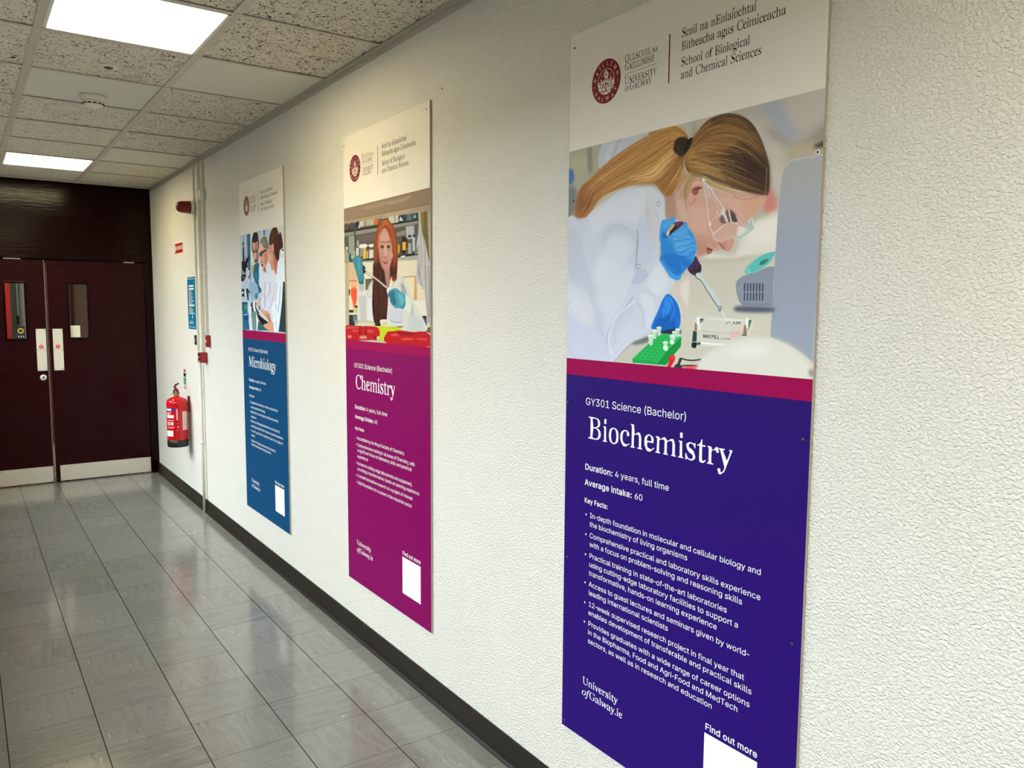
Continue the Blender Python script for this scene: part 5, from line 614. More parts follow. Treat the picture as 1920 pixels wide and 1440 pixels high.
P|214,222,234|0.4|1|1|372,1800 425,1702 506,1774 572,1681 632,1832 684,1947 686,2206 388,2188 369,1932|
P|214,216,230|0.2|1|0|399,2067 654,2087 642,2667 466,2639 403,2589 374,2420 426,2303|
P|118,112,100|0.3|1|1|400,1316 418,1250 469,1197 518,1221 555,1348 561,1451 513,1441 464,1441 433,1340|
H|150,146,130/80,76,66/176,172,156|469,1201 435,1271 408,1335/510,1219 515,1340 529,1445|30|0.5|0.7
P|222,160,136|0.3|1|1|389,1418 408,1343 425,1312 465,1415 529,1445 556,1517 549,1635 523,1716 488,1823 455,1854 431,1790 408,1700 402,1594|
P|232,196,196|0.8|0.8|1|399,1385 425,1321 456,1413 405,1456|
P|196,120,90|1.2|0.7|1|479,1504 543,1532 524,1699 474,1727|
P|206,150,130|0.6|0.8|1|513,1441 545,1464 535,1565 510,1578|
P|20,20,24|0.3|1|1|392,1497 463,1466 513,1450 516,1485 463,1501 441,1549 403,1577 390,1558|
P|90,110,110|0.3|0.9|1|408,1508 438,1505 428,1555 407,1556|
P|40,14,20|0.3|0.9|1|413,1674 434,1677 421,1702|
P|40,14,20|0.3|0.9|1|416,1727 449,1732 436,1773 419,1762|
P|150,90,80|0.6|0.8|1|447,1844 489,1797 503,1902 479,1882|
P|52,20,12|0.3|1|1|567,1351 574,1234 616,1110 663,1064 701,1083 729,1172 736,1222 759,1179 780,1233 799,1367 797,1480 745,1518 734,1697 711,1727 667,1620 647,1500 608,1460 586,1405|
P|96,46,20|1.5|0.7|1|597,1239 623,1145 670,1107 675,1224 642,1333 610,1368|
H|90,40,20/30,12,10/120,64,34|663,1073 598,1198 594,1390/701,1091 733,1352 727,1680|60|0.5|0.6
P|206,140,116|0.3|1|1|561,1451 586,1405 626,1371 645,1383 647,1467 644,1600 711,1727 692,1881 683,1964 661,1936 639,1858 608,1863 579,1741 560,1688 575,1571 556,1500|
P|228,170,146|0.4|0.9|1|629,1389 645,1400 642,1516 626,1530|
P|170,96,76|1|0.7|1|644,1600 703,1725 684,1922 655,1835|
P|226,174,156|1.2|0.7|1|562,1586 606,1577 620,1663 587,1709|
P|60,24,18|0.4|0.8|1|639,1499 653,1568 648,1601 634,1548|
P|220,232,240|0.3|1|1|711,1727 742,1665 757,1635 801,1691 821,1743 813,2213 655,2204 674,2046 692,1881|
P|220,234,242|0.2|1|0|632,2085 791,2098 769,2506 720,2825 687,3021 627,3043 600,2865 544,2653 647,2425|
P|220,228,234|0.4|1|1|760,1521 818,1532 821,1775 800,1740 765,1636|
P|16,22,44|0.3|1|1|782,1509 811,1511 807,1538 782,1525|
P|34,56,62|0.2|1|0|791,2098 819,2100 822,3040 701,3028 736,2745 770,2427|
L|120,134,160|1|0.55|0.5|653,2103 650,2264 593,2473
L|120,134,160|1|0.55|0.5|690,2106 671,2345 653,2473
L|120,134,160|1|0.55|0.5|746,2189 727,2426 694,2666
L|120,134,160|1|0.55|0.5|556,2096 567,2260 503,2372
L|120,134,160|1|0.55|0.5|478,2090 473,2338 459,2589
L|120,134,160|1|0.55|0.5|593,2505 560,2604 602,2799
L|120,134,160|1|0.55|0.5|442,2304 470,2438 460,2555
L|120,134,160|1|0.55|0.5|667,2522 655,2748 658,2991
L|244,248,250|1.6|0.7|0.8|719,2108 700,2346 682,2506
L|244,248,250|1.6|0.7|0.8|622,2554 664,2667 646,2829
L|244,248,250|1.6|0.7|0.8|524,2126 505,2290
P|60,26,30|0.3|1|1|195,2504 231,2461 246,2556 260,2677 208,2688 188,2609|
P|226,226,232|0.3|1|1|230,2487 274,2461 303,2625 269,2669 244,2634|
P|206,222,226|0.2|1|0|133,2557 203,2557 211,2906 217,3037 156,3042|
P|110,140,140|0.5|1|1|195,2688 294,2668 306,2848 294,3031 217,3037 204,2854|
P|232,232,236|0.2|1|0|294,2677 335,2675 340,2846 311,3029 294,3031|
P|40,100,106|0.2|1|0|331,2847 460,2924 536,3026 310,3046|
P|216,160,136|0.3|1|1|386,2623 466,2639 536,2662 557,2752 578,2858 539,2860 478,2789 400,2708|
P|176,116,90|0.8|0.7|1|480,2705 542,2720 570,2850 532,2836|
P|28,16,18|0.3|1|1|302,2676 367,2743 431,2799 524,2861 570,2842 531,2886 491,2922 427,2934 380,2878 332,2813|
P|30,34,60|0.3|1|1|282,2479 302,2487 296,2573 336,2658 359,2709 302,2668 279,2591|
L|236,236,240|1.1|1|0.2|300,2582 361,2658 432,2732 531,2869 593,2865
P|220,170,140|0.3|1|1|332,2470 358,2437 373,2479 363,2556 339,2539|
P|60,20,16|0.3|1|1|351,2556 371,2556 365,2632 353,2624|
L|16,18,30|0.9|1|0.1|391,2386 374,2445
P|214,160,130|0.3|1|1|428,2926 492,2888 601,2857 613,2978 604,3045 528,3027 458,2983|
P|120,66,50|0.6|0.8|1|427,2934 474,2990 536,3026 489,3022|'''}
COL = S.collection
random.seed(5)

# ------------------------------------------------------------------ helpers
def lin(c):
    return tuple(((v/255)/12.92 if v/255 <= .04045 else ((v/255+.055)/1.055)**2.4) for v in c)

class MB:
    """collects shapes of ONE mesh"""
    def __init__(s): s.v=[]; s.f=[]; s.mi=[]; s.sm=[]
    def add(s, vs, fs, mi=0, smooth=False):
        o=len(s.v); s.v+= [tuple(map(float,v)) for v in vs]
        for f in fs: s.f.append([i+o for i in f]); s.mi.append(mi); s.sm.append(smooth)
        return s
    def box(s, a, b, mi=0, bev=0):
        x0,y0,z0=[min(p,q) for p,q in zip(a,b)]; x1,y1,z1=[max(p,q) for p,q in zip(a,b)]
        if bev<=0:
            vs=[(x0,y0,z0),(x1,y0,z0),(x1,y1,z0),(x0,y1,z0),(x0,y0,z1),(x1,y0,z1),(x1,y1,z1),(x0,y1,z1)]
            return s.add(vs,[(0,3,2,1),(4,5,6,7),(0,1,5,4),(1,2,6,5),(2,3,7,6),(3,0,4,7)],mi)
        import bmesh
        bm=bmesh.new(); bmesh.ops.create_cube(bm,size=1)
        bmesh.ops.scale(bm,vec=(x1-x0,y1-y0,z1-z0),verts=bm.verts)
        bmesh.ops.translate(bm,vec=((x0+x1)/2,(y0+y1)/2,(z0+z1)/2),verts=bm.verts)
        bmesh.ops.bevel(bm,geom=bm.edges[:],offset=bev,segments=2,affect='EDGES',profile=.5)
        bm.verts.index_update()
        s.add([v.co[:] for v in bm.verts],[[v.index for v in f.verts] for f in bm.faces],mi)
        bm.free(); return s
    def lathe(s, prof, c, axis='z', n=32, mi=0, smooth=True, sx=1, sy=1):
        # prof: [(radius, height)...]
        vs=[]; fs=[]
        for r,h in prof:
            for k in range(n):
                a=2*math.pi*k/n; p=(r*math.cos(a)*sx, r*math.sin(a)*sy, h)
                if axis=='x': p=(p[2],p[0],p[1])
                if axis=='-x': p=(-p[2],p[0],p[1])
                if axis=='y': p=(p[1],p[2],p[0])
                if axis=='-y': p=(p[0],-p[2],p[1])
                vs.append((p[0]+c[0],p[1]+c[1],p[2]+c[2]))
        m=len(prof)
        for i in range(m-1):
            for k in range(n):
                fs.append((i*n+k,i*n+(k+1)%n,(i+1)*n+(k+1)%n,(i+1)*n+k))
        s.add(vs,fs,mi,smooth)
        o=len(s.v)-len(vs)
        for e in (0,m-1):
            if prof[e][0]>1e-6: s.f.append([o+e*n+k for k in range(n)]); s.mi.append(mi); s.sm.append(False)
        return s
    def tube(s, pts, r, n=10, mi=0, closed=False):
        pts=[Vector(p) for p in pts]; m=len(pts); vs=[]; fs=[]
        rr=r if isinstance(r,(list,tuple)) else [r]*m
        up=Vector((0,0,1)); prev=None
        for i,p in enumerate(pts):
            a=pts[i-1] if (i>0 or closed) else p; b=pts[(i+1)%m] if (i<m-1 or closed) else p
            t=(b-a).normalized()
            if prev is None:
                nrm=t.cross(up) if abs(t.dot(up))<.95 else t.cross(Vector((1,0,0)))
            else: nrm=prev-t*prev.dot(t)
            nrm.normalize(); prev=nrm; bi=t.cross(nrm)
            for k in range(n):
                q=2*math.pi*k/n; w=p+(nrm*math.cos(q)+bi*math.sin(q))*rr[i]; vs.append(w[:])
        for i in range(m if closed else m-1):
            j=(i+1)%m
            for k in range(n): fs.append((i*n+k,i*n+(k+1)%n,j*n+(k+1)%n,j*n+k))
        if not closed: fs+= [tuple(range(n)), tuple((m-1)*n+k for k in range(n))]
        return s.add(vs,fs,mi,True)
    def flat(s, loops, fn, mi=0):
        # loops: closed 2-D outlines (outer + holes) filled and carried into space by fn(x, y)
        def inside(p,L):
            c=False
            for (ax,ay),(bx,by) in zip(L,L[1:]+L[:1]):
                if (ay>p[1])!=(by>p[1]) and p[0]<ax+(p[1]-ay)*(bx-ax)/(by-ay): c=not c
            return c
        key=tuple(len(l) for l in loops)
        dep=[sum(inside(l[0],m) for m in loops if m is not l) for l in loops]
        for i,l in enumerate(loops):
            if dep[i]%2: continue
            grp=[l]+[m for j,m in enumerate(loops) if dep[j]==dep[i]+1 and inside(m[0],l)]
            tri=tessellate_polygon([[Vector((x,y,0)) for x,y in g] for g in grp])
            P=[q for g in grp for q in g]; fs=[]
            for t in tri:
                a,b,c=[P[k] for k in t]
                if (b[0]-a[0])*(c[1]-a[1])-(b[1]-a[1])*(c[0]-a[0])<0: t=(t[0],t[2],t[1])
                fs.append(t)
            s.add([fn(x,y) for x,y in P],fs,mi)
        return s
    def build(s, name, mats, parent=None, fix=True):
        me=bpy.data.meshes.new(name); me.from_pydata(s.v,[],s.f)
        for m in (mats if isinstance(mats,(list,tuple)) else [mats]): me.materials.append(m)
        me.polygons.foreach_set('material_index',s.mi); me.polygons.foreach_set('use_smooth',s.sm)
        if fix:
            import bmesh
            bm=bmesh.new(); bm.from_mesh(me); bmesh.ops.recalc_face_normals(bm,faces=bm.faces); bm.to_mesh(me); bm.free()
        me.update()
        o=bpy.data.objects.new(name,me); COL.objects.link(o)
        if parent is not None:
            o.parent=parent; o.matrix_parent_inverse=Matrix.Translation(-Vector(parent.location))
        return o

def tag(o,label=None,cat=None,group=None,kind=None):
    if label: o['label']=label
    if cat: o['category']=cat
    if group: o['group']=group
    if kind: o['kind']=kind
    return o
def thing(name,loc,label,cat,group=None):
    o=bpy.data.objects.new(name,None); COL.objects.link(o); o.location=loc; o.empty_display_size=.05
    return tag(o,label,cat,group)
def struct(mb,name,m,parent=None,label=None):
    o=mb.build(name,m,parent)
    if parent is None: o['kind']='structure'
    if label: o['label']=label
    return o

# ------------------------------------------------------------------ materials
class N:
    def __init__(s,name):
        m=bpy.data.materials.new(name); m.use_nodes=True; s.m=m; s.t=m.node_tree; s.b=s.t.nodes['Principled BSDF']
    def n(s,k,**kw):
        x=s.t.nodes.new('ShaderNode'+k)
        for a,v in kw.items():
            if hasattr(x,a): setattr(x,a,v)
            else: x.inputs[a.replace('_',' ')].default_value=v
        return x
    def l(s,a,b): s.t.links.new(a,b)
    def math(s,op,a,b=None,c=None):
        x=s.t.nodes.new('ShaderNodeMath'); x.operation=op
        for i,v in enumerate((a,b,c)):
            if v is None: continue
            if isinstance(v,(int,float)): x.inputs[i].default_value=v
            else: s.l(v,x.inputs[i])
        return x.outputs[0]
    def mix(s,f,a,b):
        x=s.t.nodes.new('ShaderNodeMix'); x.data_type='RGBA'
        for i,v in ((0,f),(6,a),(7,b)):
            if isinstance(v,(int,float)): x.inputs[i].default_value=v
            elif isinstance(v,tuple): x.inputs[i].default_value=(*v[:3],1)
            else: s.l(v,x.inputs[i])
        return x.outputs[2]
    def ramp(s,f,lo,hi):
        x=s.t.nodes.new('ShaderNodeMapRange'); x.inputs[1].default_value=lo; x.inputs[2].default_value=hi; s.l(f,x.inputs[0]); return x.outputs[0]
    def pos(s,scale=(1,1,1),loc=(0,0,0)):
        g=s.n('NewGeometry'); mp=s.n('Mapping'); mp.inputs['Scale'].default_value=scale; mp.inputs['Location'].default_value=loc
        s.l(g.outputs['Position'],mp.inputs[0]); return mp.outputs[0]
    def noise(s,vec,scale,detail=2,rough=.5,dist=0):
        x=s.n('TexNoise'); x.inputs['Scale'].default_value=scale; x.inputs['Detail'].default_value=detail; x.inputs['Roughness'].default_value=rough; x.inputs['Distortion'].default_value=dist
        s.l(vec,x.inputs['Vector']); return x.outputs['Fac']
    def bump(s,h,dist,strength=1):
        x=s.n('Bump'); x.inputs['Distance'].default_value=dist; x.inputs['Strength'].default_value=strength; s.l(h,x.inputs['Height']); s.l(x.outputs[0],s.b.inputs['Normal']); return x
    def set(s,**k):
        for a,v in k.items():
            i=s.b.inputs[a.replace('_',' ')]
            if hasattr(v,'is_linked') or hasattr(v,'links'): s.l(v,i)
            elif isinstance(v,tuple): i.default_value=(*v,1)
            else: i.default_value=v
        return s

def mat(name,rgb,rough=.5,metal=0,var=.06,scale=30,spec=.5,emit=0,emitc=None):
    q=N(name); c=lin(rgb)
    if var>0:
        f=q.noise(q.pos(),scale,3,.6)
        q.l(q.mix(f,tuple(v*(1-var) for v in c),tuple(min(1,v*(1+var)) for v in c)),q.b.inputs['Base Color'])
    else: q.set(Base_Color=c)
    q.set(Roughness=rough,Metallic=metal); q.b.inputs['Specular IOR Level'].default_value=spec
    if emit: q.b.inputs['Emission Color'].default_value=(*(lin(emitc or rgb)),1); q.b.inputs['Emission Strength'].default_value=emit
    return q.m

# calibrated place: wall_right is the plane x=0, the doors stand at y=YD, floor z=0
YD,H,XL=7.966,2.6424,-1.76
TILE,FR0,CE=.2881,3.0071,-.2734
CR0,M1,M0=3.0475,-.5998,-1.1876

def wall_mat():
    q=N('stucco_paint')
    v=q.pos((1,.85,1.15))
    a=q.noise(v,150,2,.5,.4); b=q.noise(v,60,2,.5)
    h=q.math('ADD',q.ramp(a,.36,.66),q.math('MULTIPLY',b,.4))
    q.bump(h,.0024,1)
    f=q.noise(q.pos(),3,3,.6)
    q.l(q.mix(f,lin((226,225,219)),lin((232,231,226))),q.b.inputs['Base Color'])
    q.set(Roughness=.55); q.b.inputs['Specular IOR Level'].default_value=.35
    return q.m
def floor_mat():
    q=N('vinyl_floor_tiles')
    g=q.n('NewGeometry'); sp=q.n('SeparateXYZ'); q.l(g.outputs['Position'],sp.inputs[0])
    u=q.math('DIVIDE',q.math('SUBTRACT',sp.outputs[0],CE),TILE); v=q.math('DIVIDE',q.math('SUBTRACT',sp.outputs[1],FR0),TILE)
    fu=q.math('FLOOR',u); fv=q.math('FLOOR',v)
    par=q.math('FLOORED_MODULO',q.math('ADD',fu,fv),2)
    cb=q.n('CombineXYZ'); q.l(fu,cb.inputs[0]); q.l(fv,cb.inputs[1])
    wn=q.n('TexWhiteNoise'); q.l(cb.outputs[0],wn.inputs[0])
    off=q.n('VectorMath'); off.operation='ADD'; q.l(g.outputs['Position'],off.inputs[0]); q.l(wn.outputs['Color'],off.inputs[1])
    def mapped(s):
        mp=q.n('Mapping'); mp.inputs['Scale'].default_value=s; q.l(off.outputs[0],mp.inputs[0]); return mp.outputs[0]
    def both(sc,d,lo,hi):
        a=q.noise(mapped((1,9,1)),sc,d,.6,.2); b=q.noise(mapped((7,1.1,1)),sc,d,.6,.2)
        m=q.n('Mix'); q.l(par,m.inputs[0]); q.l(a,m.inputs[2]); q.l(b,m.inputs[3]); return q.ramp(m.outputs[0],lo,hi)
    base=q.mix(wn.outputs[0],lin((110,111,107)),lin((121,122,118)))
    c1=q.mix(q.math('MULTIPLY',both(7,5,.35,.7),.7),base,lin((131,132,128)))
    c2=q.mix(q.math('MULTIPLY',both(13,3,.645,.72),.6),c1,lin((66,68,62)))
    c3=q.mix(q.math('MULTIPLY',both(15,3,.67,.73),.55),c2,lin((190,192,184)))
    big=q.noise(q.pos(),1.6,4,.6); c4=q.mix(q.math('MULTIPLY',q.ramp(big,.5,.75),.22),c3,lin((118,112,92)))
    du=q.math('ABSOLUTE',q.math('SUBTRACT',q.math('FRACT',u),.5)); dv=q.math('ABSOLUTE',q.math('SUBTRACT',q.math('FRACT',v),.5))
    su=q.math('GREATER_THAN',du,.5-.0066); sv=q.math('GREATER_THAN',dv,.5-.0034)
    seam=q.math('MAXIMUM',su,q.math('MULTIPLY',sv,.85))
    q.l(q.mix(seam,c4,lin((44,42,38))),q.b.inputs['Base Color'])
    r=q.noise(q.pos(),5,4,.6); q.l(q.math('ADD',q.math('MULTIPLY',r,.10),.08),q.b.inputs['Roughness'])
    h=q.math('SUBTRACT',q.math('MULTIPLY',q.noise(q.pos(),9,3,.5),.6),q.math('MULTIPLY',seam,.5))
    q.bump(h,.0008,.5)
    q.b.inputs['IOR'].default_value=1.62
    q.l(q.math('SUBTRACT',.5,q.math('MULTIPLY',seam,.46)),q.b.inputs['Specular IOR Level'])
    return q.m
def tile_mat(name,dens):
    q=N(name); v=q.pos((1,1.0,1))
    a=q.noise(v,42,2,.55,2.2); w=q.noise(v,7,2,.5)
    b=q.noise(q.pos((1,1,1),(3,7,1)),120,1,.5,.6)
    worm=q.ramp(q.math('ADD',a,q.math('MULTIPLY',q.math('SUBTRACT',w,.5),.10)),.615-dens,.64-dens)
    dot=q.ramp(b,.70,.73)
    m=q.math('MAXIMUM',worm,dot)
    base=q.mix(q.noise(v,5,3,.6),lin((214,207,190)),lin((222,215,199)))
    q.l(q.mix(m,base,lin((70,62,50))),q.b.inputs['Base Color'])
    q.bump(q.math('SUBTRACT',1,m),.003,.8); q.set(Roughness=.9); q.b.inputs['Specular IOR Level'].default_value=.15
    return q.m
def plain_tile_mat():
    q=N('smooth_ceiling_tile'); v=q.pos((1,3,1)); f=q.noise(v,12,5,.7)
    q.l(q.mix(f,lin((206,201,187)),lin((224,219,206))),q.b.inputs['Base Color']); q.bump(f,.002,.4); q.set(Roughness=.9); return q.m
def print_mat(name,rgb,rough=.5):
    return mat(name,rgb,rough,0,.03,14,.09)
def gloss_paint(name,rgb,rough=.2,bd=.0016,sp_=.14):
    q=N(name); f=q.noise(q.pos(),6,4,.6); c=lin(rgb)
    q.l(q.mix(f,tuple(v*.8 for v in c),tuple(v*1.25 for v in c)),q.b.inputs['Base Color'])
    s=q.noise(q.pos(),14,3,.6); q.l(q.math('ADD',q.math('MULTIPLY',s,.14),rough),q.b.inputs['Roughness'])
    q.bump(q.noise(q.pos((.6,1,4)),14,3,.5),bd,.45); q.b.inputs['Specular IOR Level'].default_value=sp_
    return q.m

M=dict(
 wall=wall_mat(), floor=floor_mat(), ftile=tile_mat('fissured_ceiling_tile',.02), ftile2=tile_mat('fine_fissured_ceiling_tile',-.01), ptile=plain_tile_mat(),
 tbar=mat('ceiling_grid_metal',(196,188,174),.5), angle=mat('wall_angle_metal',(186,180,166),.5),
 skirting=mat('dark_vinyl_skirting',(30,25,21),.42,var=.15,spec=.2), maroon=gloss_paint('maroon_gloss_paint',(20,0,2),.09), maroon2=gloss_paint('maroon_door_paint',(36,4,9),.2,.0004,.12),
 steel=mat('brushed_steel',(214,210,200),.5,.35,.12,60), plate=mat('satin_push_plate',(222,220,212),.4,.2), dark=mat('dark_rubber',(18,18,18),.5), dbrown=mat('dark_brown_block',(34,28,26),.6),
 white=mat('white_plastic',(226,222,208),.4), trunk=mat('painted_trunking',(216,212,198),.5), red=mat('red_gloss_plastic',(150,16,24),.3), redd=mat('dark_red_plastic',(120,10,14),.32),
 extred=mat('extinguisher_red_enamel',(196,14,26),.14), black=mat('black_plastic',(20,20,20),.35), brass=mat('brass',(170,150,100),.3,.9), chrome=mat('chrome_wire',(210,210,210),.2,1),
 pwhite=print_mat('poster_white',(234,229,223)), board=mat('foam_board_edge',(180,170,150),.6), ink=print_mat('dark_print_ink',(52,40,42)), maroonink=print_mat('maroon_print_ink',(122,22,48)),
 cream=print_mat('cream_print_ink',(236,222,216)), softink=print_mat('soft_print_ink',(168,100,104)), wink=print_mat('white_print_ink',(238,238,240)),
 magenta=print_mat('magenta_print',(152,0,78)), purple=print_mat('violet_print',(40,15,110)), cmag=print_mat('magenta_violet_print',(126,0,88)), blue=print_mat('petrol_blue_print',(0,70,116)),
 screw=mat('screw_head',(96,92,88),.4,.7), screwl=mat('bright_washer',(236,234,226),.35,.2), holem=mat('screw_hole_dark',(26,24,22),.6),
 teal=print_mat('teal_notice_print',(0,110,150)), signred=print_mat('red_sign_print',(176,10,22)), green=print_mat('green_label_print',(70,150,110)), navy=print_mat('navy_label_print',(24,40,80)),
 labelw=print_mat('pale_label_print',(226,222,214)), labelp=print_mat('pink_label_print',(226,150,150)), lblue=print_mat('blue_label_print',(30,60,150)),
 sticker=print_mat('sticker_red',(206,60,84)), yellow=print_mat('sticker_yellow',(196,170,70)), paper=print_mat('white_paper',(226,228,220)),
 rough=mat('plain_wall_paint',(150,140,122),.7), lobbyred=gloss_paint('red_door_paint',(150,40,36),.3), lobbyw=mat('pale_green_wall',(150,160,150),.6), lobbyb=mat('brown_wood_panel',(110,84,72),.5,var=.2,scale=8), lobbyo=mat('rust_wood_panel',(128,62,46),.5,var=.3,scale=9),
 outside=mat('outside_paving',(120,118,110),.8), frame=mat('white_window_frame',(226,226,222),.4),
)
def lamp_mat():
    q=N('lit_diffuser'); q.set(Base_Color=(.9,.9,.88),Roughness=.5); q.b.inputs['Emission Color'].default_value=(*LAMPC,1); q.b.inputs['Emission Strength'].default_value=LAMP; return q.m
def glass_mat(name,tint,refl=.08):
    m=bpy.data.materials.new(name); m.use_nodes=True; t=m.node_tree; t.nodes.clear()
    o=t.nodes.new('ShaderNodeOutputMaterial'); a=t.nodes.new('ShaderNodeBsdfTransparent'); b=t.nodes.new('ShaderNodeBsdfGlossy'); x=t.nodes.new('ShaderNodeMixShader'); fr=t.nodes.new('ShaderNodeLayerWeight'); fr.inputs[0].default_value=.2
    a.inputs[0].default_value=(*tint,1); b.inputs['Roughness'].default_value=.03
    mm=t.nodes.new('ShaderNodeMath'); mm.operation='MULTIPLY'; mm.inputs[1].default_value=refl*4; t.links.new(fr.outputs['Fresnel'],mm.inputs[0])
    t.links.new(mm.outputs[0],x.inputs[0]); t.links.new(a.outputs[0],x.inputs[1]); t.links.new(b.outputs[0],x.inputs[2]); t.links.new(x.outputs[0],o.inputs[0]); return m
LAMPC=(1.0,.84,.48); LAMP=17.0
M['lamp']=lamp_mat(); M['glass']=glass_mat('clear_glass',(.9,.93,.92)); M['dglass']=glass_mat('door_glass',(.72,.74,.72),.1)

# ------------------------------------------------------------------ setting
YB=-4.0; YE=10.6
struct(MB().box((-3.4,YB,-.1),(.3,YE,0)),'floor',M['floor'])
w=MB(); w.box((0,YB,-.05),(.2,YD+.05,H+.3)); struct(w,'wall_right',M['wall'])
# left wall with its band of windows (daylight side of the corridor)
wins=[(-2.6,-1.2),(-.9,.5),(.8,2.2),(2.5,3.9),(4.2,5.6),(5.9,7.4)]
w=MB(); w.box((XL-.2,YB,-.05),(XL,YD+.05,.95)); w.box((XL-.2,YB,2.2),(XL,YD+.05,H+.3))
e=[YB]+[t for p in wins for t in p]+[YD+.05]
for a,b in zip(e[0::2],e[1::2]): w.box((XL-.2,a,.95),(XL,b,2.2))
struct(w,'wall_left',M['rough'])
for i,(a,b) in enumerate(wins):
    t=bpy.data.objects.new(f'window_{i+1}',None); COL.objects.link(t); t.location=(XL-.12,(a+b)/2,.95); t['kind']='structure'
    f=MB(); x0,x1=XL-.16,XL-.1
    f.box((x0,a,.95),(x1,b,1.0)); f.box((x0,a,2.15),(x1,b,2.2)); f.box((x0,a,1.0),(x1,a+.05,2.15)); f.box((x0,b-.05,1.0),(x1,b,2.15)); f.box((x0,(a+b)/2-.02,1.0),(x1,(a+b)/2+.02,2.15))
    f.build('window_frame',M['frame'],t)
    MB().box((XL-.135,a+.05,1.0),(XL-.13,b-.05,2.15)).build('pane',M['glass'],t)
struct(MB().box((XL-.2,YB-.2,-.05),(.2,YB,H+.3)),'wall_back',M['rough'])
# end wall around the doors: frame posts, door head and fixed panel above, all in maroon gloss
w=MB(); w.box((-.068,YD-.01,0),(0,YD+.12,1.975),bev=.003); w.box((XL,YD-.01,0),(-1.665,YD+.12,1.975),bev=.003); w.box((XL,YD-.012,1.975),(0,YD+.12,2.035),bev=.004)
w.box((XL,YD+.058,1.945),(0,YD+.12,1.976)); struct(w,'trim_1',M['maroon'])
w=MB(); w.box((XL,YD+.015,2.035),(0,YD+.12,H+.3)); w.box((-.012,YD-.002,2.035),(0,YD+.02,H)); struct(w,'wall_end',M['maroon'])

def leaf(n,x0,x1,hinge_left):
    t=bpy.data.objects.new(f'door_{n}',None); COL.objects.link(t); t.location=((x0+x1)/2,YD+.03,0); t['kind']='structure'
    yf=YD+.012; yb=yf+.044
    wx=(-.694,-.546) if not hinge_left else (-1.168,-1.022)
    z0,z1=1.283,1.764
    b=MB(); b.box((x0,yf,.006),(wx[0],yb,1.965)); b.box((wx[1],yf,.006),(x1,yb,1.965)); b.box((wx[0],yf,.006),(wx[1],yb,z0)); b.box((wx[0],yf,z1),(wx[1],yb,1.965))
    b.build('leaf',M['maroon2'],t)
    b=MB(); g=.014
    for a,c in (((wx[0]-g,yf-.006,z0-g),(wx[0]+.004,yb,z1+g)),((wx[1]-.004,yf-.006,z0-g),(wx[1]+g,yb,z1+g)),((wx[0],yf-.006,z0-g),(wx[1],yb,z0+.004)),((wx[0],yf-.006,z1-.004),(wx[1],yb,z1+g))): b.box(a,c,bev=.002)
    b.build('glazing_bead',M['maroon'],t)
    MB().box((wx[0],yf+.018,z0),(wx[1],yf+.024,z1)).build('pane',M['dglass'],t)
    return t,yf
d1,yf=leaf(1,-1.660,-.873,True)
d2,_=leaf(2,-.853,-.070,False)
MB().box((-.8745,yf-.004,.01),(-.866,yf+.05,1.965)).build('meeting_strip',mat('worn_edge_strip',(104,92,84),.5,var=.3),d1)
def screws(b,pts,y):
    for x,z in pts: b.lathe([(.0001,.0022),(.003,.002),(.0042,.0)],(x,y,z),'-y',10)
def plates(t,k,push):
    x0,x1=k; o=MB().box((x0,yf-.002,.012),(x1,yf,.152)).build('kick_plate',M['steel'],t)
    b=MB(); n=4; screws(b,[(x0+.012+(x1-x0-.024)*i/n,z) for i in range(n+1) for z in (.024,.140)],yf-.0018)
    b.build('screws',M['screw'],o)
    x0,x1=push; o=MB().box((x0,yf-.0025,1.003),(x1,yf,1.369),bev=.0008).build('push_plate',M['plate'],t)
    b=MB(); screws(b,[(x,z) for x in (x0+.011,x1-.011) for z in (1.016,1.187,1.356)],yf-.002); b.build('screws',M['screw'],o)
    c=((x0+x1)/2-(.002),yf-.003,1.212); b=MB(); b.lathe([(.018,.0),(.018,.0006)],c,'-y',24,0); b.lathe([(.0125,.0006),(.0125,.0009)],c,'-y',24,1)
    for dz in (-.006,0,.006): b.box((c[0]-.009,c[1]-.0012,c[2]+dz-.0016),(c[0]+.009,c[1]-.001,c[2]+dz+.0016),0)
    b.build('push_sticker',[M['sticker'],M['labelp']],o)
plates(d1,(-1.655,-.876),(-.955,-.880)); plates(d2,(-.820,-.0735),(-.829,-.752))
b=MB(); b.lathe([(.026,.0),(.026,.003),(.024,.005),(.0001,.005)],(-.9145,yf,.944),'-y',28,0); b.lathe([(.008,.0051),(.008,.007),(.0001,.007)],(-.9145,yf,.948),'-y',16,1); b.box((-.918,yf-.0068,.932),(-.911,yf-.005,.945),1)
b.build('lock_escutcheon',[M['plate'],M['screw']],d1)
for t,x0,x1 in ((d1,-1.165,-1.040),(d2,-.238,-.150)):
    b=MB(); b.box((x0,yf-.001,1.9655),(x1,yf+.03,1.9725)); b.build('closer_arm',mat('closer_steel',(220,216,206),.3,.5),t)
# stickers on the glass
b=MB(); y=yf+.0175
b.box((-1.096,y-.0006,1.290),(-1.034,y,1.392),0); b.box((-1.092,y-.0009,1.318),(-1.038,y-.0006,1.386),1)
b.lathe([(.024,.0),(.024,.0003)],(-1.065,y-.0009,1.353),'-y',24,2); b.lathe([(.013,.0),(.013,.0003)],(-1.065,y-.0012,1.353),'-y',20,1)
for x in (-1.086,-1.068,-1.050): b.box((x,y-.0010,1.297),(x+.007,y-.0006,1.311),3)
b.build('window_sticker',[M['navy'],M['holem'],M['yellow'],M['labelw']],d1)
b=MB(); b.box((-.690,y-.0006,1.292),(-.612,y,1.396),0); b.box((-.675,y-.0008,1.326),(-.628,y-.0006,1.372),1); b.build('taped_paper',[M['paper'],print_mat('pale_yellow_print',(216,220,190))],d2)

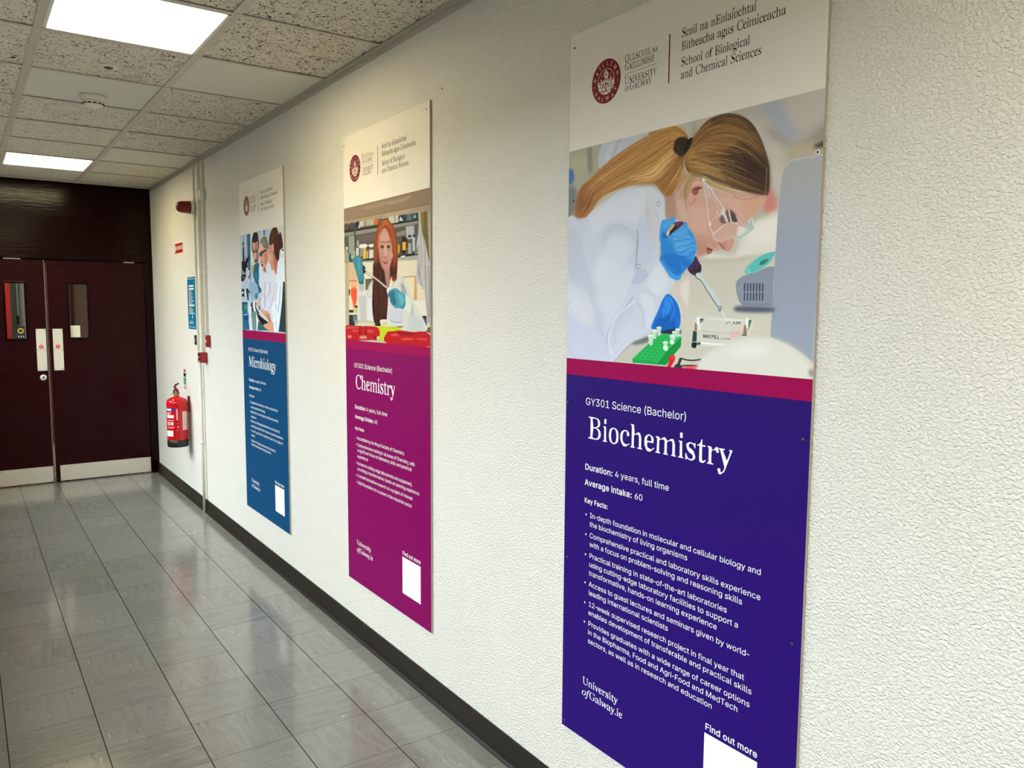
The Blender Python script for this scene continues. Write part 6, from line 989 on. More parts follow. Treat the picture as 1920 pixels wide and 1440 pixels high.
# corridor beyond the doors
struct(MB().box((-3.4,YE,-.05),(.3,YE+.1,H+.3)),'wall_lobby_end',M['lobbyb'])
struct(MB().box((.0,YD+.12,-.05),(.2,YE,H+.3)),'wall_lobby_right',M['rough'])
struct(MB().box((-3.4,YD+.12,-.05),(-3.2,YE,H+.3)),'wall_lobby_left',M['rough'])
struct(MB().box((-3.4,YD+.1,H+.02),(.3,YE,H+.1)),'ceiling_lobby',M['ptile'])
b=MB(); b.box((-1.20,YE-.7,0),(-1.045,YE-.65,2.3)); struct(b,'door_3',M['lobbyred'])
b=MB(); b.box((-1.040,YE-.5,0),(-.80,YE-.4,2.4),0)
for x in (-.975,-.905): b.box((x,YE-.53,0),(x+.013,YE-.5,2.4),1)
b.box((-.985,YE-.535,1.36),(-.965,YE-.52,1.46),2)  # small dark brown block on the pier
struct(b,'wall_lobby_pier',[M['lobbyw'],M['frame'],M['dbrown']])
b=MB(); b.box((-.51,YE-.06,0),(-.42,YE-.01,2.4)); struct(b,'trim_2',M['lobbyo'])
b=MB(); b.box((-.493,YE-.1,1.42),(-.475,YE-.06,1.62)); b.build('pull_handle',M['brass'],bpy.data.objects['trim_2'])

# skirting
b=MB()
pr=[(0,0),(-.022,0),(-.022,.004),(-.014,.012),(-.011,.03),(-.010,.088),(-.006,.0955),(0,.0955)]
ys=[YB,YD-.012]
vs=[(x,y,z) for y in ys for x,z in pr]; n=len(pr)
b.add(vs,[(i,(i+1)%n,n+(i+1)%n,n+i) for i in range(n)]+[tuple(range(n)),tuple(range(n,2*n))])
struct(b,'baseboard_right',M['skirting'])
b=MB().box((XL,YB,0),(XL+.011,YD-.012,.095)); struct(b,'baseboard_left',M['skirting'])

# ceiling: lay-in tiles between T bars
cols_=[(XL,M0),(M0,M1),(M1,0)]
rows=[CR0+.6*k for k in range(-12,9)]+[YD]
kind={('R',-1):0,('R',0):0,('R',1):2,('R',2):0,('R',3):0,('R',4):0,('R',5):2,('R',6):1,('R',7):1,('M',-1):0,('M',1):0,('M',2):2,('M',3):1,('M',4):1,('M',5):1,('M',7):2,('M',8):2,('R',8):2}
lights=[-12,-6,0,6]
b=MB(); zc=H+.0045
for ci,(a,c) in enumerate(cols_):
    for ri in range(len(rows)-1):
        k=ri-12; nm='LMR'[ci]
        if nm=='M' and k in lights: continue
        y0,y1=rows[ri],rows[ri+1]
        kd=kind.get((nm,k),0)
        rnd=random.Random(k*7+ci); s=rnd.uniform(-.0015,.0015)
        b.box((a+.004,y0+.004,zc+s),(c-.004,y1-.004,zc+.02+s),kd)
b.build('ceiling',[M['ftile'],M['ftile2'],M['ptile']])['kind']='structure'
b=MB()
def tb(p,q,wd):
    # inverted T: flange + web
    (x0,y0),(x1,y1)=p,q
    if x0==x1: b.box((x0-wd/2,y0,H),(x0+wd/2,y1,H+.0025)); b.box((x0-.003,y0,H+.002),(x0+.003,y1,H+.04))
    else: b.box((x0,y0-wd/2,H-.0006),(x1,y0+wd/2,H+.002)); b.box((x0,y0-.003,H+.002),(x1,y0+.003,H+.04))
for x in (M0,M1): tb((x,YB),(x,YD),.034)
for y in rows[:-1]: tb((XL,y),(0,y),.022)
struct(b,'trim_3',M['tbar'])
b=MB(); b.box((-.026,YB,H-.001),(0,YD-.013,H+.0015)); b.box((-.003,YB,H-.024),(0,YD-.013,H)); b.box((XL,YB,H-.001),(XL+.026,YD-.013,H+.0015)); b.box((XL,YB,H-.024),(XL+.003,YD-.013,H)); b.box((XL,YD-.03,H-.0008),(0,YD-.012,H+.0016))
struct(b,'trim_4',M['angle'])
struct(MB().box((XL-.2,YB,H+.3),(.2,YD+.12,H+.34)),'ceiling_slab',M['rough'])

# recessed ceiling lights
lab={0:'large lit square ceiling light nearest the viewer, above the first floor tiles',6:'small looking lit ceiling light in front of the maroon doors',-6:'lit ceiling light overhead behind the viewer',-12:'lit ceiling light at the far back of the corridor'}
for k in (0,6,-6,-12):
    y0=CR0+.6*k; y1=y0+.6
    t=thing('ceiling_light',((M0+M1)/2,(y0+y1)/2,H),lab[k],'ceiling light','recessed ceiling lights')
    x0,x1=M0+.014,M1-.014; y0+=.012; y1-=.012
    b=MB()
    for a,c in (((x0,y0,H-.001),(x0+.013,y1,H+.03)),((x1-.013,y0,H-.001),(x1,y1,H+.03)),((x0,y0,H-.001),(x1,y0+.013,H+.03)),((x0,y1-.013,H-.001),(x1,y1,H+.03))): b.box(a,c,bev=.0015)
    b.build('frame',M['frame'],t)
    MB().box((x0+.012,y0+.012,H+.003),(x1-.012,y1-.012,H+.007)).build('diffuser',M['lamp'],t)
    MB().box((x0,y0,H+.03),(x1,y1,H+.075)).build('housing',M['steel'],t)

# smoke detector and flush ceiling discs
t=thing('smoke_detector',(-.872,4.655,H),'white slotted smoke detector hanging from the ceiling between the two lit panels','smoke detector')
MB().lathe([(.060,0),(.060,-.004),(.056,-.022),(.050,-.026)],(-.872,4.655,H+.0045),n=40).build('base',M['white'],t)
b=MB(); b.lathe([(.049,-.026),(.050,-.032),(.046,-.046),(.034,-.056),(.020,-.060),(.0001,-.061)],(-.872,4.655,H+.0045),n=40); b.build('cover',M['white'],t)
b=MB()
for k in range(12):
    a=2*math.pi*k/12
    for j in range(5):
        q=a+(j-2)*.05; b.lathe([(.0045,-.0),(.0045,.006)],(-.872+.0465*math.cos(q),4.655+.0465*math.sin(q),H+.0045-.044),n=6,smooth=False)
b.build('vent_slots',M['holem'],t)
t=thing('ceiling_sensor',(-.885,4.05,H+.01),'small flush white round sensor disc in the speckled tile beside the large light','sensor')
MB().lathe([(.046,.004),(.047,0),(.042,-.005),(.022,-.006),(.020,-.004)],(-.885,4.05,H+.0045),n=36).build('rim',M['white'],t)
MB().lathe([(.019,-.004),(.016,-.009),(.008,-.012),(.0001,-.012)],(-.885,4.05,H+.0045),n=24).build('lens',M['screw'],t)
t=thing('ceiling_sensor',(-.886,5.27,H+.01),'tiny flush round fitting with a dark slot in the tile behind the smoke detector','sensor')
MB().lathe([(.030,.004),(.031,0),(.028,-.004),(.0001,-.004)],(-.886,5.27,H+.0045),n=28).build('rim',M['ptile'],t)
MB().box((-.896,5.266,H-.0005),(-.876,5.274,H+.0006)).build('slot',M['holem'],t)

# ------------------------------------------------------------------ lettering
GLY={k:dict(v) for k,v in GLYPHS.items()}
CAP={'s':305.,'r':273.,'b':305.,'i':273.}
_gc={}
def outline(f,ch):
    if (f,ch) in _gc: return _gc[f,ch]
    src='s' if f=='b' else f
    a,st=GLY[src][ch]
    L=[[tuple(map(float,q.split(','))) for q in c.split()] for c in st.split(';')] if st else []
    if ch=='-': L=[[(x-.17*a,y) for x,y in P] for P in L]; a*=.66
    if f=='b':
        d=8.5; R=[]
        area=lambda P: .5*sum(P[i-1][0]*P[i][1]-P[i][0]*P[i-1][1] for i in range(len(P)))
        sg=1 if sum(map(area,L))>0 else -1
        for P in L:
            Q=[]; n=len(P)
            for i in range(n):
                x,y=P[i]; ax,ay=P[i-1]; bx,by=P[(i+1)%n]
                e1=Vector((x-ax,y-ay)).normalized(); e2=Vector((bx-x,by-y)).normalized()
                n1=Vector((e1.y,-e1.x))*sg; n2=Vector((e2.y,-e2.x))*sg
                m=(n1+n2)
                if m.length<.3: m=n1
                m=m.normalized(); k=d/max(.55,m.dot(n1))
                Q.append((x+m.x*k,y+m.y*k))
            R.append(Q)
        L=R; a=a+13
    _gc[f,ch]=(a,L); return _gc[f,ch]
TRK={'s':0,'b':0,'r':-9,'i':-4}
def measure(runs):
    w=0
    for f,s in runs:
        for ch in s: w+=outline(f,ch)[0]+TRK[f[0]]
    return w
def text(mb,fn,runs,u0,u1,v,cap,mi=0,sizes=None):
    """runs [(font, string)] from u0 to u1 (or natural width when u1 is None) on baseline v, cap height in metres"""
    if isinstance(runs,tuple): runs=[runs]
    sy=cap/CAP[runs[0][0]]; w=measure(runs)*sy
    sx=sy if u1 is None else sy*(u1-u0)/w
    x=u0
    for f,s in runs:
        for ch in s:
            a,L=outline(f,ch)
            if L: mb.flat([[(x+px*sx,-v+py*sy) for px,py in P] for P in L],fn,mi)
            x+=(a+TRK[f[0]])*sx
    return x
def text_small_caps(mb,fn,words,u0,u1,v,cap,mi=0):
    # words: list of (string, scale); scaled capitals
    sy=cap/273.; w=sum((outline('r',c)[0]+4)*k for s,k in words for c in s); sx=(u1-u0)/w; x=u0
    for s,k in words:
        for c in s:
            a,L=outline('r',c)
            if L: mb.flat([[(x+px*sx*k,-v+py*sy*k) for px,py in P] for P in L],fn,mi)
            x+=(a+4)*sx*k

# ------------------------------------------------------------------ printed pictures
def _smooth(P,closed,n=4):
    P=np.asarray(P,float); m=len(P)
    if m<3: return P
    out=[]
    rng=range(m if closed else m-1)
    for i in rng:
        if closed: a,b,c,d=P[i-1],P[i],P[(i+1)%m],P[(i+2)%m]
        else: a,b,c,d=P[max(i-1,0)],P[i],P[i+1],P[min(i+2,m-1)]
        for k in range(n):
            t=k/n
            out.append(.5*((2*b)+(c-a)*t+(2*a-5*b+4*c-d)*t*t+(3*b-a-3*c+d)*t**3))
    if not closed: out.append(P[-1])
    return np.array(out)
def _box(a,r):
    if r<1: return a
    r=int(r)
    for ax in (0,1):
        p=[(0,0),(0,0)]; p[ax]=(r+1,r)
        c=np.cumsum(np.pad(a,p,mode='edge'),axis=ax)
        a=(c[2*r+1:]-c[:-2*r-1])/(2*r+1) if ax==0 else (c[:,2*r+1:]-c[:,:-2*r-1])/(2*r+1)
    return a
class Canvas:
    # printed picture: colour field painted in sheet coordinates (x right, y down, any unit), s = samples per unit
    def __init__(c,x0,y0,x1,y1,s,rgb):
        c.x0,c.y0,c.s=x0,y0,s
        c.w=int(round((x1-x0)*s)); c.h=int(round((y1-y0)*s))
        c.im=np.ones((c.h,c.w,3))*np.array(rgb)/255.
        c.rng=np.random.default_rng(7)
    def _win(c,P,pad):
        a=np.floor(P.min(0)-pad).astype(int); b=np.ceil(P.max(0)+pad).astype(int)+1
        return max(a[0],0),max(a[1],0),min(b[0],c.w),min(b[1],c.h)
    def put(c,win,m,rgb,alpha):
        x0,y0,x1,y1=win; r=c.im[y0:y1,x0:x1]
        m=(m*alpha)[...,None]
        r[:]=r*(1-m)+m*(rgb if isinstance(rgb,np.ndarray) and rgb.ndim==3 else np.array(rgb)/255.)
    def poly(c,rgb,P,blur=0,alpha=1,smooth=True,grad=None):
        P=(np.asarray(P,float)-(c.x0,c.y0))*c.s
        if smooth: P=_smooth(P,True)
        br=blur*c.s; win=c._win(P,br*2+2); x0,y0,x1,y1=win
        if x1<=x0 or y1<=y0: return
        ss=2 if (x1-x0)*(y1-y0)<60000 else 1
        if br<1: ss=2
        X=(np.arange(x0*ss,x1*ss)+.5)/ss; Y=(np.arange(y0*ss,y1*ss)+.5)/ss
        m=np.zeros((len(Y),len(X)),bool)
        A=P; B=np.roll(P,-1,0)
        for (ax,ay),(bx,by) in zip(A,B):
            if ay==by: continue
            lo,hi=(ay,by) if ay<by else (by,ay)
            i0,i1=np.searchsorted(Y,[lo,hi])
            if i1<=i0: continue
            xi=ax+(Y[i0:i1]-ay)*(bx-ax)/(by-ay)
            m[i0:i1]^=(X[None,:]>xi[:,None])
        m=m.astype(float)
        if ss>1: m=m.reshape(len(Y)//ss,ss,len(X)//ss,ss).mean((1,3))
        if br>=1:
            for _ in range(2): m=_box(m,br*.6)
        col=rgb
        if grad:
            (gx0,gy0),(gx1,gy1),rgb2=grad
            XX,YY=np.meshgrid((np.arange(x0,x1)+.5)/c.s+c.x0,(np.arange(y0,y1)+.5)/c.s+c.y0)
            dx,dy=gx1-gx0,gy1-gy0
            t=np.clip(((XX-gx0)*dx+(YY-gy0)*dy)/(dx*dx+dy*dy),0,1)[...,None]
            col=(np.array(rgb)*(1-t)+np.array(rgb2)*t)/255.
        c.put(win,m,col,alpha)
    def line(c,rgb,P,w,alpha=1,blur=0,smooth=True,taper=False):
        P=(np.asarray(P,float)-(c.x0,c.y0))*c.s
        if smooth: P=_smooth(P,False)
        w=w*c.s/2; br=blur*c.s; win=c._win(P,w+br+2); x0,y0,x1,y1=win
        if x1<=x0 or y1<=y0: return
        m=np.zeros((y1-y0,x1-x0)); n=len(P)-1
        for i in range(n):
            a,b=P[i],P[i+1]
            ww=w*(1 if not taper else (1-abs(2*(i+.5)/n-1)**3))
            q0=np.floor(np.minimum(a,b)-ww-br-1.5).astype(int); q1=np.ceil(np.maximum(a,b)+ww+br+1.5).astype(int)
            u0,v0,u1,v1=max(q0[0],x0),max(q0[1],y0),min(q1[0],x1),min(q1[1],y1)
            if u1<=u0 or v1<=v0: continue
            X,Y=np.meshgrid(np.arange(u0,u1)+.5,np.arange(v0,v1)+.5)
            d=b-a; L=d@d+1e-9; t=np.clip(((X-a[0])*d[0]+(Y-a[1])*d[1])/L,0,1)
            D=np.hypot(X-a[0]-t*d[0],Y-a[1]-t*d[1])
            k=np.clip((ww-D)/(1+br)+.5,0,1)*min(1,2*ww+.15)
            s=m[v0-y0:v1-y0,u0-x0:u1-x0]; np.maximum(s,k,out=s)
        c.put(win,m,rgb,alpha)
    def hair(c,cols,G,n,w,alpha=.7,jit=.02):
        # strands blended between guide curves G (each a list of the same number of points)
        G=[_smooth(g,False,3) for g in G]; k=len(G)-1
        sc=np.ptp(np.concatenate(G),axis=0).max()
        for i in range(n):
            t=c.rng.random()*k; j=min(int(t),k-1); f=t-j
            P=G[j]*(1-f)+G[j+1]*f
            a=c.rng.random()*.5; b=.5+c.rng.random()*.5
            L=len(P); P=P[int(a*L):max(int(b*L)+1,int(a*L)+3)]
            P=P+c.rng.normal(0,jit*sc,2)+np.cumsum(c.rng.normal(0,jit*sc*.12,P.shape),0)
            col=cols[c.rng.integers(len(cols))]
            c.line(col,P,w*(.5+c.rng.random()),alpha*(.4+.6*c.rng.random()),smooth=False,taper=True)


def pic_mesh(name,key,sx,sy,s,W,v0,v1,fn,gain,parent,base):
    x1=W*1000/sx; y0,y1=v0*1000/sy,v1*1000/sy
    C=Canvas(0,y0,x1,y1,s,base)
    pt=lambda st:[tuple(float(t)/10 for t in q.split(',')) for q in st.split()]
    for ln in ART[key].split('\n'):
        o=ln.split('|'); rgb=lambda t:tuple(map(int,t.split(',')))
        if o[0]=='P':
            g=None
            if o[6]:
                a,b_,c=o[6].split(); g=(tuple(float(t)/10 for t in a.split(',')),tuple(float(t)/10 for t in b_.split(',')),rgb(c))
            C.poly(rgb(o[1]),pt(o[5]),float(o[2]),float(o[3]),o[4]=='1',g)
        elif o[0]=='L':
            p=pt(o[5]); C.line(rgb(o[1]),p,float(o[2]),float(o[3]),float(o[4]),len(p)>2)
        else: C.hair([rgb(c) for c in o[1].split('/')],[pt(g) for g in o[2].split('/')],int(o[3]),float(o[4]),float(o[5]))
    im=np.clip(C.im,0,1); im=np.where(im<=.04045,im/12.92,((im+.055)/1.055)**2.4)*np.array(gain)
    h,w=C.h,C.w
    # grid of (h+1) x (w+1) points, colour sampled at the points
    P=np.pad(im,((0,1),(0,1),(0,0)),mode='edge')
    ii,jj=np.meshgrid(np.arange(h+1),np.arange(w+1),indexing='ij')
    U=jj/w*W; V=v0+ii/h*(v1-v0)
    X,Y,Z=fn(U,V)
    co=np.stack([X*np.ones_like(U),Y,Z],-1).reshape(-1,3)
    idx=(ii*(w+1)+jj)[:-1,:-1].reshape(-1)
    q=np.stack([idx,idx+w+1,idx+w+2,idx+1],-1)
    me=bpy.data.meshes.new(name); me.vertices.add(len(co)); me.vertices.foreach_set('co',co.astype(np.float32).ravel())
    me.loops.add(q.size); me.loops.foreach_set('vertex_index',q.astype(np.int32).ravel()); me.polygons.add(len(q)); me.polygons.foreach_set('loop_start',np.arange(0,q.size,4,dtype=np.int32)); 
    me.update(calc_edges=True); me.validate()
    at=me.color_attributes.new('print','FLOAT_COLOR','POINT'); c4=np.ones((len(co),4),np.float32); c4[:,:3]=P.reshape(-1,3); at.data.foreach_set('color',c4.ravel())
    m=N(name+'_ink'); a=m.n('Attribute'); a.attribute_name='print'; m.l(a.outputs['Color'],m.b.inputs['Base Color']); m.set(Roughness=.5); m.b.inputs['Specular IOR Level'].default_value=.09
    me.materials.append(m.m)
    o=bpy.data.objects.new(name,me); COL.objects.link(o); o.parent=parent; o.matrix_parent_inverse=Matrix.Translation(-Vector(parent.location)); return o

# ------------------------------------------------------------------ wall posters
TH=.008
EMB=EMBLEM
def poster(P,label,body_mat,title,tw,lines,dur,avg,hdr,scr,key,picp,vs,glab):
    y0,W,zt,zb=P
    yl=y0+W; Hh=zt-zb
    t=thing('wall_poster',(-TH/2,y0+W/2,zb),label,'poster','course posters screwed to the right wall')
    def F(lay):
        x=-TH-.00025*lay
        return lambda u,v: (x,yl-u,zt+v)      # v negative downward
    MB().box((-TH,y0,zb),(-.0012,yl,zt)).build('board',[M['board']],t)
    def rect(name,u0,u1,v0,v1,m,lay):
        mb=MB(); f=F(lay); mb.add([f(u0,-v0),f(u0,-v1),f(u1,-v1),f(u1,-v0)],[(0,1,2,3)]); return mb.build(name,m,t,fix=False)
    e=.0006
    vp,vm0,vm1=vs
    rect('header_print',e,W-e,e,vp,M['pwhite'],1)
    rect('magenta_band',e,W-e,vm0,vm1,M['magenta'],1)
    rect('colour_field',e,W-e,vm1,Hh-e,body_mat,1)
    fx=lambda U,V: (-TH-.00025, yl-U, zt-V)
    po=pic_mesh('printed_photo',key,*picp,W,vp,vm0,fx,GAIN[key],t,PBASE[key]); po['label']=glab
    dx,s=hdr      # header offset along u, and down
    f2,f3,f4,f5=F(2),F(3),F(4),F(5)
    # emblem
    mb=MB(); cx,cy=.1557+dx,.1612+s; R_=.0587
    circ=lambda r,n=64,a0=0,a1=2*math.pi:[(cx+r*math.cos(a0+(a1-a0)*k/n),-cy+r*math.sin(a0+(a1-a0)*k/n)) for k in range(n)]
    mb.flat([circ(R_)],f2,0)
    rim=circ(R_+.0012); mb.flat([rim,circ(R_)],f2,1)
    a0,a1=-.12,math.pi+.12
    o_=[(cx+.0335*math.cos(a0+(a1-a0)*k/40),-cy+.0335*math.sin(a0+(a1-a0)*k/40)) for k in range(41)]; i_=[(cx+.0322*math.cos(a0+(a1-a0)*k/40),-cy+.0322*math.sin(a0+(a1-a0)*k/40)) for k in range(40,-1,-1)]
    mb.flat([o_+i_],f3,1)
    cv=lambda L:[(x/1e4+dx,-(y/1e4+s)) for x,y in L]
    for L in EMB['cream']: mb.flat([cv(L)],f3,1)
    for L in EMB['soft']: mb.flat([cv(L)],f3,2)
    for L in EMB['dark']: mb.flat([cv(L)],f4,0)
    for c,x,y in EMB['let']:
        x,y=x/1e4+dx,-(y/1e4+s); a=math.atan2(y+cy,x-cx)
        if c=='.': mb.flat([[(x+.0016*math.cos(q*.785),y+.0016*math.sin(q*.785)) for q in range(8)]],f3,1); continue
        rot=a-math.pi/2 if y>-cy-.006 else a+math.pi/2
        ad,L=outline('s',c); sc=.0098/305
        cr,sr=math.cos(rot),math.sin(rot); bx=-ad/2*sc; by=-.0049
        mb.flat([[(x+(bx+px*sc)*cr-(by+py*sc)*sr, y+(bx+px*sc)*sr+(by+py*sc)*cr) for px,py in Q] for Q in L],f3,1)
    mb.build('emblem',[M['maroonink'],M['cream'],M['softink']],t,fix=False)
    # header lettering
    mb=MB()
    text_small_caps(mb,f2,[('O',1),('LLSCOIL',.8),(' ',.45),('NA',.62)],.2285+dx,.3495+dx,.1305+s,.0205)
    text_small_caps(mb,f2,[('G',1),('AILLIMHE',.8)],.2285+dx,.3385+dx,.152+s,.0205)
    mb.flat([[(.2285+dx,-.1598-s),(.349+dx,-.1598-s),(.349+dx,-.1608-s),(.2285+dx,-.1608-s)]],f2)
    text_small_caps(mb,f2,[('U',1),('NIVERSITY',.8)],.2285+dx,.3475+dx,.1865+s,.0205)
    text_small_caps(mb,f2,[('OF',.62),(' ',.15),('G',1),('ALWAY',.8)],.2285+dx,.330+dx,.2055+s,.0205)
    mb.build('university_name',M['ink'],t,fix=False); mb=MB()
    for st,u1,v in (('Scoil na nEolaíochtaí',.651,.1195),('Bitheacha agus Ceimiceacha',.729,.1505),('School of Biological',.6365,.1885),('and Chemical Sciences',.669,.2185)):
        text(mb,f2,('r',st),.4295+dx,u1+dx,v+s,.0212)
    mb.build('school_name',M['ink'],t,fix=False)
    mb=MB(); mb.flat([[(.3885+dx,-.1005-s),(.3885+dx,-.219-s),(.3925+dx,-.219-s),(.3925+dx,-.1005-s)]],f2); mb.build('header_rule',M['maroonink'],t,fix=False)
    # body lettering
    mb=MB(); L0=lines['u']; dv=lines['dv']
    text(mb,f2,('s','GY301 Science (Bachelor)'),L0-.002,L0+.390,1.060+dv,.0212)
    mb.build('course_code',M['wink'],t,fix=False); mb=MB()
    text(mb,f2,('r',title),L0+.0065,tw,1.157+dv,.064)
    mb.build('course_title',M['wink'],t,fix=False); mb=MB()
    text(mb,f2,[('b','Duration: '),('s',dur)],L0,lines['du'],1.2505+dv,.0172)
    mb.build('duration_text',M['wink'],t,fix=False); mb=MB()
    text(mb,f2,[('b','Average '+('I' if lines.get('I') else 'i')+'ntake: '),('s',avg)],L0,L0+.241,1.2965+dv,.0172)
    mb.build('intake_text',M['wink'],t,fix=False); mb=MB()
    text(mb,f2,('b','Key Facts:'),L0,L0+.103,1.349+dv,.0142)
    mb.build('facts_heading',M['wink'],t,fix=False); mb=MB()
    for st,u1,v in lines['L']:
        bul=st[0]=='*'
        if bul:
            st=st[1:]; bu,bv=L0+.0085,v-.0062
            mb.flat([[(bu+.0029*math.cos(q*.524),-bv+.0029*math.sin(q*.524)) for q in range(12)]],f2)
        text(mb,f2,('s',st),lines['ub'],u1,v,.0149)
    mb.build('facts_text',M['wink'],t,fix=False); mb=MB()
    vb=lines['vb']
    text(mb,f2,('r','University'),L0+.002,L0+.157,1.904+vb,.0225)
    x=text(mb,f2,('i','of'),L0+.002,L0+.034,1.939+vb,.0225)
    text(mb,f2,('r','Galway.ie'),x,L0+.178,1.939+vb,.0225)
    mb.build('website_text',M['wink'],t,fix=False); mb=MB()
    uq=lines['uq']
    text(mb,f2,('b','Find out more'),uq+.0015,uq+.1605,1.830+vb,.0165)
    mb.build('find_out_text',M['wink'],t,fix=False)
    rect('blank_code_panel',uq,uq+.1605,1.8395+vb,1.9975+vb,M['wink'],2)
    for u,v,kd in scr:
        b=MB(); c=F(3)(u,-v)
        if kd=='w': b.lathe([(.0058,0),(.0052,.0012),(.0030,.0012)],c,'-x',16,0); b.lathe([(.0028,.0006),(.0028,.0016)],c,'-x',12,1); b.build('screw',[M['screwl'],M['holem']],t)
        elif kd=='d': b.lathe([(.0032,0),(.0026,.0012),(.0001,.0014)],c,'-x',12,0); b.build('screw',[M['holem']],t)
        else: b.lathe([(.0042,0),(.0036,.0010),(.0018,.0012)],c,'-x',12,0); b.lathe([(.0017,.0004),(.0017,.0015)],c,'-x',8,1); b.build('screw',[M['screw'],M['holem']],t)
    return t
GAIN={'3':(1.12,1.12,1.15),'2':(.78,.80,.86),'1':(1.1,1.1,1.15)}
PBASE={'3':(190,187,178),'2':(200,190,165),'1':(190,202,210)}
L3=dict(u=.0925,ub=.1175,dv=0,vb=0,du=.428,uq=.569,L=[
 ('*In-depth foundation in molecular and cellular biology and',.721,1.3905),('the biochemistry of living organisms',.497,1.4165),
 ('*Comprehensive practical and laboratory skills experience',.722,1.450),('with a focus on problem-solving and reasoning skills',.671,1.4765),
 ('*Practical training in state-of-the-art laboratories',.627,1.511),('using cutting-edge laboratory facilities to support a',.662,1.537),('transformative, hands-on learning experience',.598,1.5635),
 ('*Access to guest lectures and seminars given by world-',.697,1.5965),('leading international scientists',.437,1.623),
 ('*12-week supervised research project in final year that',.684,1.6575),('enables development of transferable and practical skills',.707,1.6835),
 ('*Provides graduates with a wide range of career options',.703,1.717),('in the Biopharma, Food and Agri-Food and MedTech',.669,1.7435),('sectors, as well as in research and education',.591,1.770)])
L2=dict(u=.0965,ub=.1185,dv=-.0085,vb=-.017,du=.436,uq=.5675,I=1,L=[
 ('*Accredited by the Royal Society of Chemistry',.591,1.3855),('*Comprehensive training in all areas of Chemistry, with',.684,1.417),('a significant focus on laboratory skills and practical',.655,1.442),('experience',.235,1.470),
 ('*Access to cutting-edge laboratories and equipment,',.660,1.5035),('providing a transformative, hands-on learning experience',.720,1.530),('*3-month innovative research on a project of interest',.662,1.562),('*Solid foundation for a career in the industrial sector',.657,1.5945)])
L1=dict(u=.112,ub=.132,dv=-.015,vb=-.022,du=.450,uq=.577,L=[
 ('*Comprehensive training in medical, industrial and',.652,1.3755),('environmental Microbiology',.420,1.406),('*Significant focus on laboratory skills and practical',.659,1.436),('experience',.245,1.466),
 ('*Access to cutting-edge laboratories and equipment,',.682,1.495),('providing a transformative, hands-on learning experience',.736,1.526),('*9-month, supervised, innovative research on a project of',.731,1.557),('interest',.210,1.586),
 ('*Careers in food, pharmaceutical, biomedical,',.603,1.621),('biotechnological and energy sectors',.516,1.645)])
poster((.9974,.833,2.3556,.2792),'tall poster with violet lower field headed Biochemistry, nearest on the right wall',M['purple'],'Biochemistry',.624,L3,'4 years, full time','60',(0,0),
 [(.019,.039,'d'),(.822,.454,'w'),(.024,.470,'d'),(.009,1.06,'g'),(.815,1.061,'g'),(.017,1.536,'g'),(.809,1.522,'g'),(.014,2.057,'g'),(.812,2.045,'g')],'3',(1.7,1.45,1.3),(.326,.9285,.9765),'printed photo of a person in lab coat, goggles and blue gloves using a pipette')
poster((2.6637,.816,2.3497,.2784),'tall poster with magenta lower field headed Chemistry, middle one on the right wall',M['cmag'],'Chemistry',.507,L2,'4 years, full-time','40',(-.0255,-.004),
 [(.012,.042,'d'),(.792,.031,'d'),(.018,1.05,'g'),(.803,1.049,'g'),(.017,1.555,'g'),(.800,1.55,'g'),(.025,2.044,'g'),(.800,2.044,'g')],'2',(5.,2.45,2.),(.3225,.9275,.9655),'printed photo of a red-haired person in a white coat with blue-green gloves')
poster((4.3074,.8215,2.3419,.2806),'tall poster with petrol blue lower field headed Microbiology, farthest on the right wall',M['blue'],'Microbiology',.632,L1,'4 years, full-time','60',(-.004,-.010),
 [(.012,.045,'d'),(.786,.037,'d'),(.796,.488,'g'),(.02,1.05,'g'),(.80,1.55,'g')],'1',(10.,3.,3.),(.322,.9155,.9675),'printed photo of three people in lab coats beside a microscope')

# ------------------------------------------------------------------ wall services near the doors
def conduit(y0,y1,d,z0,z1,label,m=None):
    t=thing('cable_trunking',(-d/2,(y0+y1)/2,z0),label,'trunking','cable trunking runs beside the fire alarm boxes')
    MB().box((-d,y0,z0),(.002,y1,z1),bev=.0015).build('casing',M['trunk'],t)
    MB().box((-d-.0012,y0+.002,z0+.01),(-d+.001,y1-.002,z1-.004),bev=.0006).build('cover',M['trunk'],t)
    MB().box((-d-.0025,y0-.0025,1.815),(0,y1+.0025,1.84),bev=.001).build('joint_clip',M['white'],t)
    return t
conduit(6.283,6.299,.013,1.235,H-.024,'thin white cable trunking farthest from the viewer, running up to the red sounder')
conduit(6.113,6.139,.024,1.235,H-.024,'widest white cable trunking, middle of the three running up from the red box')
conduit(6.002,6.024,.019,1.365,H-.024,'white cable trunking nearest the viewer, ending at the upper red box')
t=thing('junction_box',(-.018,6.012,2.374),'round white junction box on the nearest cable trunking below the ceiling','junction box')
MB().lathe([(.043,0),(.043,.028),(.038,.034),(.0001,.035)],(-.0,6.012,2.374),'-x',32).build('box',M['white'],t)
MB().lathe([(.036,.035),(.034,.038),(.0001,.038)],(0,6.012,2.374),'-x',32).build('lid',M['trunk'],t)
t=thing('conduit_pipe',(-.011,6.192,0),'slim white conduit from the lower red box down to the floor, across the dark skirting','conduit')
MB().lathe([(.0105,0),(.0105,1.16)],(-.0225,6.192,0.001),n=20).build('pipe',M['trunk'],t)
MB().lathe([(.0145,.0),(.0145,.022)],(-.0225,6.192,.532),n=20).build('coupling',M['white'],t)
for z_ in (.60,.93): MB().box((-.020,6.179,z_),(0,6.205,z_+.012)).build('saddle_clip',M['white'],t)

